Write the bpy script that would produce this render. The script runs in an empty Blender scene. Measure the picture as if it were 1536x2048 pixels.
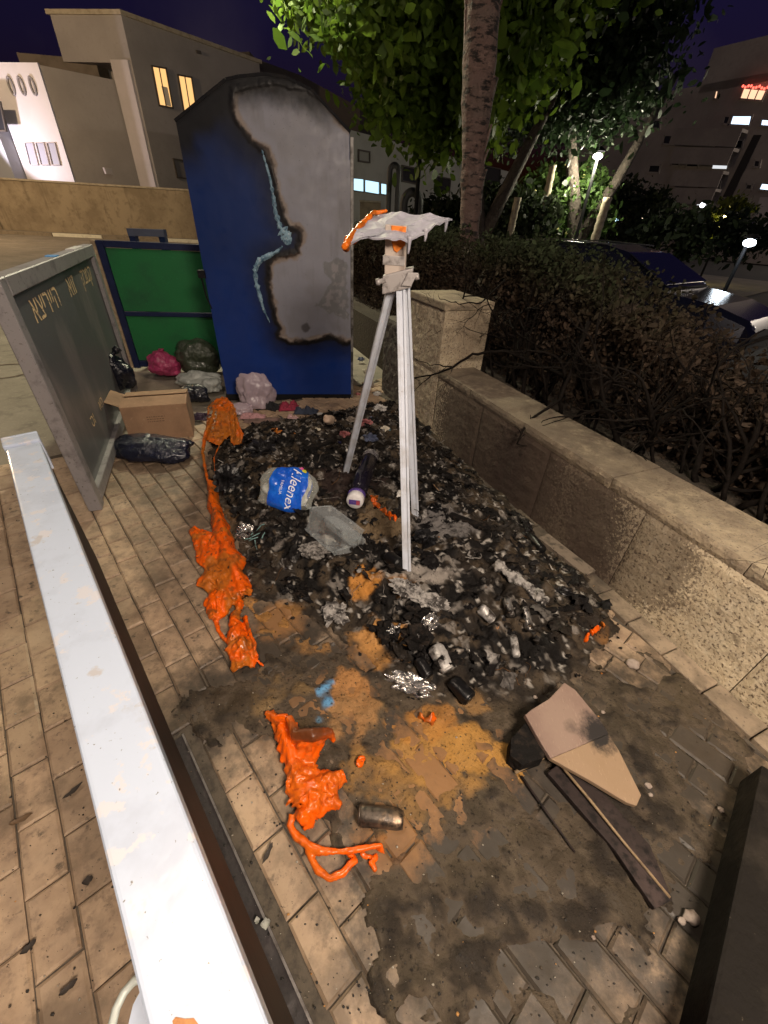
import bpy, bmesh, math, random
import numpy as np
from mathutils import Vector, Matrix, noise

random.seed(7)
rng = np.random.default_rng(11)
C = bpy.context.scene.collection
scene = bpy.context.scene

# ------------------------------------------------------------------ camera
F, CX, CY, H = 805.0, 768.0, 1024.0, 1.6
_dn = np.array([705 - CX, -(2130 - CY), -F]); _dn /= np.linalg.norm(_dn)
_up = -_dn
_vw = np.array([0, 0, -1.0]); _fw = _vw - _up * (_vw @ _up); _fw /= np.linalg.norm(_fw)
_rt = np.cross(_fw, _up)
RC = np.array([_rt, _fw, _up])
cam_data = bpy.data.cameras.new('camera')
cam = bpy.data.objects.new('camera', cam_data); C.objects.link(cam)
cam_data.sensor_fit = 'VERTICAL'; cam_data.sensor_height = 36.0; cam_data.sensor_width = 27.0
cam_data.lens = 36.0 * F / 2048.0
cam_data.clip_start = 0.02; cam_data.clip_end = 2000
cam.matrix_world = Matrix.Translation((0, 0, H)) @ Matrix([list(r) for r in RC]).to_4x4()
scene.camera = cam

# ------------------------------------------------------------------ world, moonlight, exposure
world = bpy.data.worlds.new('World'); scene.world = world; world.use_nodes = True
_nt = world.node_tree; _bg = _nt.nodes['Background']
_sky = _nt.nodes.new('ShaderNodeTexSky'); _sky.sky_type = 'NISHITA'; _sky.sun_disc = False
_sky.sun_elevation = math.radians(-1.5); _sky.sun_rotation = math.radians(200)
_tint = _nt.nodes.new('ShaderNodeMix'); _tint.data_type = 'RGBA'; _tint.blend_type = 'MULTIPLY'
_tint.inputs['Factor'].default_value = 1.0
_tint.inputs['B'].default_value = (0.34, 0.27, 1.35, 1)
_nt.links.new(_sky.outputs['Color'], _tint.inputs['A'])
_tc = _nt.nodes.new('ShaderNodeTexCoord'); _cn = _nt.nodes.new('ShaderNodeTexNoise'); _cn.inputs['Scale'].default_value = 2.6; _cn.inputs['Detail'].default_value = 6
_nt.links.new(_tc.outputs['Generated'], _cn.inputs['Vector'])
_cr = _nt.nodes.new('ShaderNodeMapRange'); _cr.inputs['From Min'].default_value = .56; _cr.inputs['From Max'].default_value = .80; _nt.links.new(_cn.outputs['Fac'], _cr.inputs['Value'])
_cm = _nt.nodes.new('ShaderNodeMix'); _cm.data_type = 'RGBA'; _cm.inputs['B'].default_value = (.30, .23, .42, 1)     # thin cloud lit by the town
_nt.links.new(_cr.outputs['Result'], _cm.inputs['Factor']); _nt.links.new(_tint.outputs['Result'], _cm.inputs['A'])
_nt.links.new(_cm.outputs['Result'], _bg.inputs['Color'])
_bg.inputs['Strength'].default_value = 0.075
moon_d = bpy.data.lights.new('moon', 'SUN'); moon_d.energy = 0.03; moon_d.angle = math.radians(2); moon_d.color = (0.85, 0.88, 1.0)
moon = bpy.data.objects.new('moon', moon_d); C.objects.link(moon)
moon.rotation_euler = (math.radians(35), 0, math.radians(-30))
vs = scene.view_settings
vs.view_transform = 'Standard'; vs.look = 'None'; vs.gamma = 1.0; vs.exposure = 0.0
try: vs.use_curve_mapping = False
except Exception: pass

# energies of the assumed unseen lamps and the added fill that light the place
E_KEY_ASSUMED, E_FILL, E_TREE_ASSUMED, E_ROAD_ASSUMED, E_ANNEX = 500.0, 540.0, 2200.0, 7000.0, 750.0

# ------------------------------------------------------------------ pixel -> place helpers (photo is 1536 x 2048)
O = np.array([0, 0, H])
def ray(x, y): return RC @ np.array([x - CX, -(y - CY), -F])
def P(x, y, z=0.0):
    d = ray(x, y); return O + d * ((z - H) / d[2])
def PP(x, y, p0, nv):
    nv = np.array(nv, float); d = ray(x, y); return O + d * ((np.array(p0, float) - O) @ nv / (nv @ d))
def PD(x, y, D):
    d = ray(x, y); return O + d * (D / math.hypot(d[0], d[1]))
_a, _b = P(850, 853), P(1384, 1322)
WD = (_b - _a) / np.linalg.norm(_b - _a)          # along the stone wall, towards the viewer
WN = np.array([-WD[1], WD[0], 0.0])               # away from the pavement
W0 = float(WN @ _a)
def SN(s, n, z=0.0): return WD * s + WN * n + np.array([0, 0, z])
PU = np.array([math.cos(math.radians(-47.3)), math.sin(math.radians(-47.3)), 0]); PVv = np.array([-PU[1], PU[0], 0])
def UV(u, v, z=0.0): return PU * u + PVv * v + np.array([0, 0, z])

# ------------------------------------------------------------------ numpy noise
_perm = np.random.default_rng(3).permutation(4096)
_val = np.random.default_rng(4).random(4096)
def _h(ix, iy, iz): return _val[_perm[(_perm[(_perm[ix & 4095] + iy) & 4095] + iz) & 4095]]
def vnoise(p):
    p = np.asarray(p, float); i = np.floor(p).astype(int); f = p - i; f = f * f * (3 - 2 * f)
    x, y, z = i[..., 0], i[..., 1], i[..., 2]; fx, fy, fz = f[..., 0], f[..., 1], f[..., 2]
    def l(a, b, t): return a + (b - a) * t
    return l(l(l(_h(x, y, z), _h(x+1, y, z), fx), l(_h(x, y+1, z), _h(x+1, y+1, z), fx), fy),
             l(l(_h(x, y, z+1), _h(x+1, y, z+1), fx), l(_h(x, y+1, z+1), _h(x+1, y+1, z+1), fx), fy), fz)
def fbm(p, o=4, g=0.5):
    p = np.asarray(p, float); a, t, s = 1.0, 0.0, 0.0
    for k in range(o):
        s = s + a * vnoise(p + 17.3 * k); t += a; a *= g; p = p * 2.03
    return s / t
def sm(a, b, x):
    t = np.clip((x - a) / (b - a), 0, 1); return t * t * (3 - 2 * t)

# ------------------------------------------------------------------ materials
def mat(name, base=(0.5, 0.5, 0.5), rough=0.6, metal=0.0, layers=(), bump=None, bump2=None, attr=None, rnd=0.0, spec=0.5,
        transl=0.0, coat=0.0, emis=None, rough_var=0.0):
    """layers: (scale, colour, lo, hi, detail[, stretch]) noise-masked stains over the base"""
    m = bpy.data.materials.new(name); m.use_nodes = True
    nt = m.node_tree; n = nt.nodes; L = nt.links.new
    b = n['Principled BSDF']
    geo = n.new('ShaderNodeNewGeometry')
    if attr:
        a = n.new('ShaderNodeAttribute'); a.attribute_name = attr; col = a.outputs['Color']
    else:
        r = n.new('ShaderNodeRGB'); r.outputs[0].default_value = (*base, 1); col = r.outputs[0]
    if rnd:
        oi = n.new('ShaderNodeObjectInfo'); mr = n.new('ShaderNodeMapRange')
        mr.inputs['To Min'].default_value = 1 - rnd; mr.inputs['To Max'].default_value = 1 + rnd
        L(oi.outputs['Random'], mr.inputs['Value'])
        mx = n.new('ShaderNodeMix'); mx.data_type = 'RGBA'; mx.blend_type = 'MULTIPLY'; mx.inputs['Factor'].default_value = 1
        L(col, mx.inputs['A']); L(mr.outputs['Result'], mx.inputs['B']); col = mx.outputs['Result']
    for k, ly in enumerate(layers):
        sc, c2, lo, hi, det = ly[:5]
        t = n.new('ShaderNodeTexNoise'); t.inputs['Scale'].default_value = sc; t.inputs['Detail'].default_value = det
        t.inputs['Roughness'].default_value = 0.62
        mp = n.new('ShaderNodeMapping'); mp.inputs['Location'].default_value = (k * 3.1, k * 1.7, k * 5.3)
        if len(ly) > 5: mp.inputs['Scale'].default_value = ly[5]
        L(geo.outputs['Position'], mp.inputs['Vector']); L(mp.outputs['Vector'], t.inputs['Vector'])
        mr = n.new('ShaderNodeMapRange'); mr.inputs['From Min'].default_value = lo; mr.inputs['From Max'].default_value = hi
        L(t.outputs['Fac'], mr.inputs['Value'])
        mx = n.new('ShaderNodeMix'); mx.data_type = 'RGBA'; L(mr.outputs['Result'], mx.inputs['Factor'])
        L(col, mx.inputs['A']); mx.inputs['B'].default_value = (*c2, 1); col = mx.outputs['Result']
    m['col_out'] = 1
    L(col, b.inputs['Base Color'])
    b.inputs['Roughness'].default_value = rough; b.inputs['Metallic'].default_value = metal
    b.inputs['Specular IOR Level'].default_value = spec
    if coat: b.inputs['Coat Weight'].default_value = coat; b.inputs['Coat Roughness'].default_value = 0.1
    if rough_var:
        t = n.new('ShaderNodeTexNoise'); t.inputs['Scale'].default_value = 14; t.inputs['Detail'].default_value = 4
        L(geo.outputs['Position'], t.inputs['Vector'])
        mr = n.new('ShaderNodeMapRange'); mr.inputs['From Min'].default_value = 0.3; mr.inputs['From Max'].default_value = 0.7
        mr.inputs['To Min'].default_value = max(0.03, rough - rough_var); mr.inputs['To Max'].default_value = min(1, rough + rough_var)
        L(t.outputs['Fac'], mr.inputs['Value']); L(mr.outputs['Result'], b.inputs['Roughness'])
    prev = None
    for bp in (bump, bump2):
        if not bp: continue
        sc, st, dist = bp[:3]
        t = n.new('ShaderNodeTexNoise'); t.inputs['Scale'].default_value = sc; t.inputs['Detail'].default_value = 5
        L(geo.outputs['Position'], t.inputs['Vector'])
        bn = n.new('ShaderNodeBump'); bn.inputs['Strength'].default_value = st; bn.inputs['Distance'].default_value = dist
        L(t.outputs['Fac'], bn.inputs['Height'])
        if prev: L(prev.outputs['Normal'], bn.inputs['Normal'])
        prev = bn
    if prev: L(prev.outputs['Normal'], b.inputs['Normal'])
    if emis:
        b.inputs['Emission Color'].default_value = (*emis[0], 1); b.inputs['Emission Strength'].default_value = emis[1]
    if transl:
        out = n['Material Output']; tr = n.new('ShaderNodeBsdfTranslucent'); ms = n.new('ShaderNodeMixShader')
        L(col, tr.inputs['Color']); ms.inputs[0].default_value = transl
        L(b.outputs[0], ms.inputs[1]); L(tr.outputs[0], ms.inputs[2]); L(ms.outputs[0], out.inputs['Surface'])
    return m
def clear_plastic(name, tint=(0.9, 0.95, 0.95), opac=0.12, rough=0.12, bscale=40, bstr=0.6):
    m = bpy.data.materials.new(name); m.use_nodes = True
    nt = m.node_tree; n = nt.nodes; L = nt.links.new; b = n['Principled BSDF']; out = n['Material Output']
    b.inputs['Base Color'].default_value = (*tint, 1); b.inputs['Roughness'].default_value = rough
    b.inputs['Specular IOR Level'].default_value = 0.9
    tr = n.new('ShaderNodeBsdfTransparent'); tr.inputs['Color'].default_value = (0.93, 0.95, 0.95, 1)
    geo = n.new('ShaderNodeNewGeometry'); t = n.new('ShaderNodeTexNoise'); t.inputs['Scale'].default_value = bscale; t.inputs['Detail'].default_value = 4
    L(geo.outputs['Position'], t.inputs['Vector'])
    bn = n.new('ShaderNodeBump'); bn.inputs['Strength'].default_value = bstr; bn.inputs['Distance'].default_value = 0.01
    L(t.outputs['Fac'], bn.inputs['Height']); L(bn.outputs['Normal'], b.inputs['Normal'])
    lw = n.new('ShaderNodeLayerWeight'); lw.inputs['Blend'].default_value = 0.35; L(bn.outputs['Normal'], lw.inputs['Normal'])
    mr = n.new('ShaderNodeMapRange'); mr.inputs['To Min'].default_value = opac; mr.inputs['To Max'].default_value = min(1, opac + 0.42)
    L(lw.outputs['Facing'], mr.inputs['Value'])
    ms = n.new('ShaderNodeMixShader'); L(mr.outputs['Result'], ms.inputs[0])
    L(tr.outputs[0], ms.inputs[1]); L(b.outputs[0], ms.inputs[2]); L(ms.outputs[0], out.inputs['Surface'])
    return m
def glow(name, col, st, base=(0.3, 0.3, 0.3)): return mat(name, base, 0.4, emis=(col, st))
def soot_shade_mask(m, regions, soot=(0.018, 0.014, 0.011), nscale=7.0):
    """burn stain: mixes soot over the base colour round given points (x, y, z, radius, strength), with a ragged noisy outline"""
    nt = m.node_tree; n = nt.nodes; L = nt.links.new; b = n['Principled BSDF']
    link = b.inputs['Base Color'].links[0]; col = link.from_socket
    geo = n.new('ShaderNodeNewGeometry'); t = n.new('ShaderNodeTexNoise'); t.inputs['Scale'].default_value = nscale
    t.inputs['Detail'].default_value = 7; t.inputs['Roughness'].default_value = 0.68; L(geo.outputs['Position'], t.inputs['Vector'])
    for (x, y, z, r, st, soft) in regions:
        d = n.new('ShaderNodeVectorMath'); d.operation = 'DISTANCE'; d.inputs[1].default_value = (x, y, z)
        L(geo.outputs['Position'], d.inputs[0])
        a = n.new('ShaderNodeMath'); a.operation = 'MULTIPLY_ADD'; L(t.outputs['Fac'], a.inputs[0]); a.inputs[1].default_value = -1.6 * r
        L(d.outputs['Value'], a.inputs[2])
        mr = n.new('ShaderNodeMapRange'); mr.inputs['From Min'].default_value = -soft * r + 0.2 * r - 0.8 * r * 0 ; mr.inputs['From Max'].default_value = 0.2 * r + soft * r * 0.2
        mr.inputs['To Min'].default_value = st; mr.inputs['To Max'].default_value = 0
        L(a.outputs[0], mr.inputs['Value'])
        mx = n.new('ShaderNodeMix'); mx.data_type = 'RGBA'; L(mr.outputs['Result'], mx.inputs['Factor'])
        L(col, mx.inputs['A']); mx.inputs['B'].default_value = (*soot, 1); col = mx.outputs['Result']
    L(col, b.inputs['Base Color'])
    return m

# ------------------------------------------------------------------ mesh helpers
class MB:
    def __init__(s): s.v = []; s.f = []; s.c = None
    def add(s, v, f):
        o = len(s.v); s.v += [tuple(map(float, q)) for q in v]; s.f += [tuple(i + o for i in q) for q in f]; return s
    def hexa(s, a):   # 8 corners: bottom 4 ccw, top 4 ccw
        return s.add(a, [(3, 2, 1, 0), (4, 5, 6, 7), (0, 1, 5, 4), (1, 2, 6, 5), (2, 3, 7, 6), (3, 0, 4, 7)])
    def box(s, c, ux, uy, uz):   # centre and three half-extent vectors
        c, ux, uy, uz = (np.array(q, float) for q in (c, ux, uy, uz))
        return s.hexa([c - ux - uy - uz, c + ux - uy - uz, c + ux + uy - uz, c - ux + uy - uz,
                       c - ux - uy + uz, c + ux - uy + uz, c + ux + uy + uz, c - ux + uy + uz])
    def prism(s, poly, off):     # polygon extruded along a vector
        poly = [np.array(p, float) for p in poly]; k = len(poly); off = np.array(off, float)
        f = [tuple(range(k)), tuple(range(2 * k - 1, k - 1, -1))] + [(i, i + k, (i + 1) % k + k, (i + 1) % k) for i in range(k)]
        return s.add(poly + [p + off for p in poly], f)
    def tube(s, pts, r, n=8, cap=True, sq=None):
        pts = [np.array(p, float) for p in pts]; k = len(pts)
        if not hasattr(r, '__len__'): r = [r] * k
        v = []; f = []; prev = None
        for i in range(k):
            t = pts[min(i + 1, k - 1)] - pts[max(i - 1, 0)]; t /= (np.linalg.norm(t) + 1e-9)
            if prev is None:
                u = np.cross(t, (0, 0, 1)); u = u if np.linalg.norm(u) > 1e-3 else np.array([1.0, 0, 0])
            else: u = prev - t * (prev @ t)
            u /= np.linalg.norm(u); w = np.cross(t, u); prev = u
            for j in range(n):
                a = 2 * math.pi * j / n; v.append(pts[i] + r[i] * (u * math.cos(a) + w * math.sin(a)))
        for i in range(k - 1):
            for j in range(n): f.append((i * n + j, i * n + (j + 1) % n, (i + 1) * n + (j + 1) % n, (i + 1) * n + j))
        if cap: f += [tuple(range(n - 1, -1, -1)), tuple((k - 1) * n + j for j in range(n))]
        return s.add(v, f)
    def lathe(s, base, axis, prof, n=16, dent=0.0, seed=0):   # prof: (distance along axis, radius)
        axis = np.array(axis, float); axis /= np.linalg.norm(axis)
        u = np.cross(axis, (0.3, 0.2, 1)); u /= np.linalg.norm(u); w = np.cross(axis, u); base = np.array(base, float)
        v = []; f = []; k = len(prof)
        for (h, r) in prof:
            for j in range(n):
                a = 2 * math.pi * j / n; d = 1 + dent * noise.noise(Vector((h * 40 + seed, math.cos(a) * 1.5, math.sin(a) * 1.5)))
                v.append(base + axis * h + r * d * (u * math.cos(a) + w * math.sin(a)))
        for i in range(k - 1):
            for j in range(n): f.append((i * n + j, i * n + (j + 1) % n, (i + 1) * n + (j + 1) % n, (i + 1) * n + j))
        f += [tuple(range(n - 1, -1, -1)), tuple((k - 1) * n + j for j in range(n))]
        return s.add(v, f)
    def ico(s, c, r, sub=2, amp=0.0, fr=2.0, seed=0, M=None, ridge=False, floor=None):
        v0, f0 = ICO[sub]; r = np.array(r if hasattr(r, '__len__') else (r, r, r), float)
        nz = vnoise(v0 * fr + seed * 7.77)
        if ridge: nz = 1 - np.abs(nz * 2 - 1) * 1.6 + 0.5 * (vnoise(v0 * fr * 2.3 + seed) - .5)
        d = 1 + amp * (nz - 0.5) * 2
        v = v0 * d[:, None] * r
        if M is not None: v = v @ np.array(M).T
        v = v + np.array(c, float)
        if floor is not None: v[:, 2] = np.where(v[:, 2] < floor, floor + (v[:, 2] - floor) * 0.05, v[:, 2])
        return s.add(v, f0)
    def build(s, name, m, parent=None, smooth=False, bevel=0.0, seg=2):
        me = bpy.data.meshes.new(name); o = bpy.data.objects.new(name, me); C.objects.link(o)
        off = np.zeros(3); q = parent
        while q is not None: off = off + np.array(q.location); q = q.parent
        v = np.array(s.v) - off if s.v else np.zeros((0, 3))
        me.from_pydata(v.tolist(), [], s.f); me.update()
        if parent is not None: o.parent = parent
        if m: me.materials.append(m)
        if smooth:
            me.polygons.foreach_set('use_smooth', [True] * len(me.polygons))
        if bevel:
            bm = bmesh.new(); bm.from_mesh(me)
            bmesh.ops.recalc_face_normals(bm, faces=bm.faces)
            bmesh.ops.bevel(bm, geom=list(bm.edges), offset=bevel, segments=seg, affect='EDGES', profile=0.6, clamp_overlap=True)
            bm.to_mesh(me); bm.free()
        else:
            bm = bmesh.new(); bm.from_mesh(me); bmesh.ops.recalc_face_normals(bm, faces=bm.faces); bm.to_mesh(me); bm.free()
        return o
ICO = {}
for _s in (1, 2, 3, 4, 5):
    _bm = bmesh.new(); bmesh.ops.create_icosphere(_bm, subdivisions=_s, radius=1)
    ICO[_s] = (np.array([tuple(v.co) for v in _bm.verts]), [tuple(v.index for v in f.verts) for f in _bm.faces]); _bm.free()

def raw(name, v, quads, m, parent=None, cols=None, smooth=False):
    """fast mesh of quads (N,4) or tris (N,3) with an optional per-vertex colour"""
    v = np.asarray(v, np.float32); quads = np.asarray(quads, np.int32); k = quads.shape[1]
    off = np.zeros(3); q = parent
    while q is not None: off = off + np.array(q.location); q = q.parent
    v = (v - off).astype(np.float32)
    me = bpy.data.meshes.new(name)
    me.vertices.add(len(v)); me.vertices.foreach_set('co', v.ravel())
    me.loops.add(quads.size); me.loops.foreach_set('vertex_index', quads.ravel())
    me.polygons.add(len(quads)); me.polygons.foreach_set('loop_start', np.arange(0, quads.size, k, dtype=np.int32))
    me.polygons.foreach_set('loop_total', np.full(len(quads), k, np.int32))
    if smooth: me.polygons.foreach_set('use_smooth', np.ones(len(quads), bool))
    me.update(calc_edges=True); me.validate()
    if cols is not None:
        ca = me.color_attributes.new('Col', 'FLOAT_COLOR', 'POINT')
        c4 = np.ones((len(v), 4), np.float32); c4[:, :3] = cols; ca.data.foreach_set('color', c4.ravel())
    me.materials.append(m)
    o = bpy.data.objects.new(name, me); C.objects.link(o)
    if parent is not None: o.parent = parent
    return o

def tag(o, label=None, cat=None, group=None, kind=None):
    if label: o['label'] = label
    if cat: o['category'] = cat
    if group: o['group'] = group
    if kind: o['kind'] = kind
    return o
def thing(name, loc, label, cat, group=None):
    o = bpy.data.objects.new(name, None); o.empty_display_size = 0.1; C.objects.link(o); o.location = tuple(float(q) for q in loc)
    return tag(o, label, cat, group)
def struct(o): o['kind'] = 'structure'; return o
def stuff(o, label=None, cat=None): return tag(o, label, cat, kind='stuff')

def text_mesh(body, size=1.0, shear=0.0, extrude=0.0, res=3, align='CENTER'):
    cu = bpy.data.curves.new('t', 'FONT'); cu.body = body; cu.size = size; cu.shear = shear; cu.extrude = extrude
    cu.align_x = align; cu.align_y = 'CENTER'; cu.resolution_u = res
    o = bpy.data.objects.new('t', cu); C.objects.link(o)
    dg = bpy.context.evaluated_depsgraph_get(); me = bpy.data.meshes.new_from_object(o.evaluated_get(dg))
    v = np.array([tuple(q.co) for q in me.vertices]) if len(me.vertices) else np.zeros((0, 3))
    f = [tuple(p.vertices) for p in me.polygons]
    bpy.data.objects.remove(o); bpy.data.curves.remove(cu); bpy.data.meshes.remove(me)
    return v, f

def melt(name, mb, m, parent=None, voxel=0.006, amp=0.006, fr=30.0, iters=2, seed=0, colfn=None, amp2=0.0, fr2=90.0):
    """fuse overlapping lumps into one molten skin, then ripple it"""
    me = bpy.data.meshes.new('tmp'); me.from_pydata(mb.v, [], mb.f); me.update()
    o = bpy.data.objects.new('tmp', me); C.objects.link(o)
    md = o.modifiers.new('r', 'REMESH'); md.mode = 'VOXEL'; md.voxel_size = voxel
    sm_ = o.modifiers.new('s', 'SMOOTH'); sm_.factor = 0.5; sm_.iterations = iters
    dg = bpy.context.evaluated_depsgraph_get(); e = bpy.data.meshes.new_from_object(o.evaluated_get(dg))
    bpy.data.objects.remove(o); bpy.data.meshes.remove(me)
    n = len(e.vertices); co = np.empty(n * 3, np.float32); e.vertices.foreach_get('co', co); co = co.reshape(-1, 3).astype(float)
    no = np.array([tuple(q.normal) for q in e.vertices])
    d = (fbm(co * fr + seed, 3) - 0.5) * 2 * amp
    if amp2: d = d + (1 - np.abs(vnoise(co * fr2 + seed + 5) * 2 - 1) - .5) * amp2
    co2 = co + no * d[:, None]
    off = np.zeros(3); q = parent
    while q is not None: off = off + np.array(q.location); q = q.parent
    e.vertices.foreach_set('co', (co2 - off).astype(np.float32).ravel()); e.update()
    e.polygons.foreach_set('use_smooth', np.ones(len(e.polygons), bool))
    if colfn is not None:
        ca = e.color_attributes.new('Col', 'FLOAT_COLOR', 'POINT'); c4 = np.ones((n, 4), np.float32); c4[:, :3] = colfn(co2, no)
        ca.data.foreach_set('color', c4.ravel())
    e.materials.clear(); e.materials.append(m)
    o = bpy.data.objects.new(name, e); e.name = name; C.objects.link(o)
    if parent is not None: o.parent = parent
    return o

def in_poly(x, y, poly):
    poly = np.asarray(poly); ins = np.zeros(x.shape, bool); k = len(poly)
    for i in range(k):
        (x1, y1), (x2, y2) = poly[i], poly[(i + 1) % k]
        c = ((y1 > y) != (y2 > y)) & (x < (x2 - x1) * (y - y1) / (y2 - y1 + 1e-12) + x1); ins ^= c
    return ins
def sdist(x, y, poly):     # > 0 inside
    poly = np.asarray(poly); d = np.full(x.shape, 1e9); k = len(poly)
    for i in range(k):
        a, b = poly[i], poly[(i + 1) % k]; ex, ey = b - a
        t = np.clip(((x - a[0]) * ex + (y - a[1]) * ey) / (ex * ex + ey * ey + 1e-12), 0, 1)
        d = np.minimum(d, np.hypot(x - a[0] - t * ex, y - a[1] - t * ey))
    return np.where(in_poly(x, y, poly), d, -d)

# ================================================================== SETTING: ground
M_asph = mat('asphalt_mat', (0.05, 0.048, 0.046), 0.85, layers=[(3, (0.075, 0.068, 0.058), .4, .7, 6), (60, (0.025, 0.024, 0.023), .5, .7, 3)], bump=(180, .3, .004))
M_conc = mat('old_concrete_mat', (0.27, 0.235, 0.185), 0.8, layers=[(0.9, (0.18, 0.155, 0.12), .42, .68, 6), (6, (0.12, 0.10, 0.08), .52, .78, 6), (40, (0.33, 0.29, 0.23), .55, .8, 3)], bump=(70, .25, .004))
g = MB().add([(-300, -60, -0.09), (300, -60, -0.09), (300, 400, -0.09), (-300, 400, -0.09)], [(0, 1, 2, 3)])
struct(g.build('ground', M_asph))
# lit concrete lane between the paving and the far boundary wall
lane = MB(); a, b = P(-420, 478), P(720, 470)
lane.add([UV(-40, -30, -0.045), UV(6, -30, -0.045), UV(6, -1.62, -0.045), UV(-40, -1.62, -0.045)], [(0, 1, 2, 3)])
lane.add([UV(-46, -1.62, -0.045), UV(-3.75, -1.62, -0.045), UV(-3.75, 30, -0.045), UV(-46, 30, -0.045)], [(0, 1, 2, 3)])
struct(lane.build('lane', M_conc))
# mortar bed that shows in the joints
M_bed = mat('joint_sand_mat', (0.085, 0.068, 0.05), 0.95, layers=[(25, (0.04, 0.032, 0.025), .45, .65, 5)], bump=(120, .5, .004))
bed = MB().add([UV(-3.76, -1.63, -0.012), UV(2.6, -1.63, -0.012), UV(2.6, 2.3, -0.012), UV(-3.76, 2.3, -0.012)], [(0, 1, 2, 3)])
bed.add([UV(-3.76, 2.3, -0.012), UV(2.6, 2.3, -0.012), UV(2.6, 4.2, -0.012), UV(-3.76, 4.2, -0.012)], [(0, 1, 2, 3)])
struct(bed.build('joint_bed', M_bed))

# ---- outlines of the fire heap and of the muddy ash in front of it (ground coordinates)
def gp(pts, z=0.0): return np.array([P(x, y, z)[:2] for x, y in pts])
POLY_A = gp([(432, 880), (470, 862), (520, 850), (600, 838), (700, 818), (790, 800), (850, 850), (930, 930), (1040, 1030), (1110, 1100), (1190, 1180), (1250, 1262), (1190, 1330), (1070, 1375), (965, 1415), (860, 1400), (765, 1345), (650, 1255), (545, 1215), (500, 1190), (455, 1060), (425, 965)])
POLY_B = gp([(500, 1180), (488, 1330), (385, 1385), (352, 1440), (395, 1505), (480, 1535), (540, 1530), (590, 1610), (650, 1700), (770, 1712), (742, 1790), (800, 1890), (775, 1985), (900, 2060), (1110, 2120), (1360, 2090), (1375, 1900), (1440, 1750), (1500, 1570), (1545, 1530), (1490, 1440), (1310, 1325), (1240, 1255), (1080, 1370), (760, 1330)])

M_paver = mat('paver_mat', (0.38, 0.27, 0.175), 0.62, rnd=0.24,
    layers=[(9, (0.27, 0.185, 0.12), .42, .66, 6), (38, (0.18, 0.125, 0.085), .52, .72, 5), (3.2, (0.42, 0.31, 0.21), .5, .75, 4), (150, (0.035, 0.026, 0.02), .69, .76, 2), (22, (0.06, 0.046, 0.034), .62, .72, 6), (4.5, (0.17, 0.12, 0.078), .54, .68, 6)],
    bump=(60, .35, .003), bump2=(400, .25, .001), rough_var=.16)
def _sp(lst): return [(*P(x, y)[:2], 0, r, st, so) for x, y, r, st, so in lst]
_h1 = SN(-2.3, .8)
soot_shade_mask(M_paver, [(_h1[0], _h1[1], 0, 1.45, .94, .7)] + _sp([(330, 940, .42, .55, 1), (430, 1420, .30, .9, .6), (560, 1300, .34, .92, .6), (660, 1400, .36, .92, .6), (800, 1440, .4, .94, .6), (800, 1640, .34, .94, .6), (960, 1560, .45, .95, .6), (1150, 1480, .5, .95, .6), (1360, 1480, .5, .95, .6), (930, 1800, .36, .92, .7), (1060, 1760, .34, .95, .6), (1250, 1690, .36, .96, .5), (1390, 1760, .30, .92, .5), (870, 1920, .24, .85, .8), (980, 1960, .24, .8, .9), (1150, 1880, .22, .6, .9), (1200, 1980, .2, .5, .9)]), soot=(0.036, 0.028, 0.02), nscale=11)
soot_shade_mask(M_paver, _sp([(560, 1240, .13, .85, .5), (690, 1390, .15, .85, .5), (900, 1510, .24, .85, .5), (800, 1570, .2, .75, .5), (750, 1290, .13, .9, .5), (620, 1420, .2, .5, .5), (790, 1690, .12, .6, .5)]), soot=(.27, .135, .05), nscale=16)
M_paver_done = True
paving = thing('paving', (0, 0, 0), None, None); struct(paving)
PL, PW, GAP = 0.205, 0.1075, 0.0045
def paver_mesh(L, W, hh, seed):
    r = random.Random(seed); b = 0.006
    me = MB(); x, y = L / 2, W / 2
    j = lambda: r.uniform(-.0018, .0018)
    me.v = [(-x, -y, -hh), (x, -y, -hh), (x, y, -hh), (-x, y, -hh)]
    me.v += [(-x + j(), -y + j(), -b), (x + j(), -y + j(), -b), (x + j(), y + j(), -b), (-x + j(), y + j(), -b)]
    b2 = b + r.uniform(0, .003)
    me.v += [(-x + b2, -y + b2, j()), (x - b2, -y + b2, j()), (x - b2, y - b2, j()), (-x + b2, y - b2, j())]
    me.f = [(0, 1, 5, 4), (1, 2, 6, 5), (2, 3, 7, 6), (3, 0, 4, 7), (4, 5, 9, 8), (5, 6, 10, 9), (6, 7, 11, 10), (7, 4, 8, 11), (8, 9, 10, 11)]
    return me
def proj(p):
    c = RC.T @ (np.array(p, float) - O)
    return (CX + F * c[0] / -c[2], CY - F * c[1] / -c[2]) if c[2] < -0.02 else None
cand = []
nv0, nv1 = int(-1.6 / PW), int(3.9 / PW)
for jv in range(nv0, nv1 + 1):
    v = (jv + .5) * PW
    for iu in range(-18, 9):
        u = (iu + (.5 if jv % 2 else 0)) * PL
        if not (-3.7 < u < 2.2): continue
        if -0.29 < v < -0.145 and u > -2.5: continue
        if -0.15 < v < -0.045 and u > -1.0: continue
        p = UV(u, v); s_, n_ = p @ WD, p @ WN
        if n_ > W0 - 0.13 and s_ > -4.2: continue
        if n_ > W0 + .3: continue
        da = float(sdist(np.array([p[0]]), np.array([p[1]]), POLY_A)[0])
        if da > 0.2: continue
        q = proj(p)
        vis = q is not None and -70 < q[0] < 1600 and 300 < q[1] < 2150
        dd = np.linalg.norm(p - O)
        area = (H / dd) / dd ** 2 if vis else 0
        if vis and float(sdist(np.array([p[0]]), np.array([p[1]]), POLY_B)[0]) > 0.1: area *= 0.8
        cand.append((area, u, v, jv, iu))
cand.sort(reverse=True)
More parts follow.
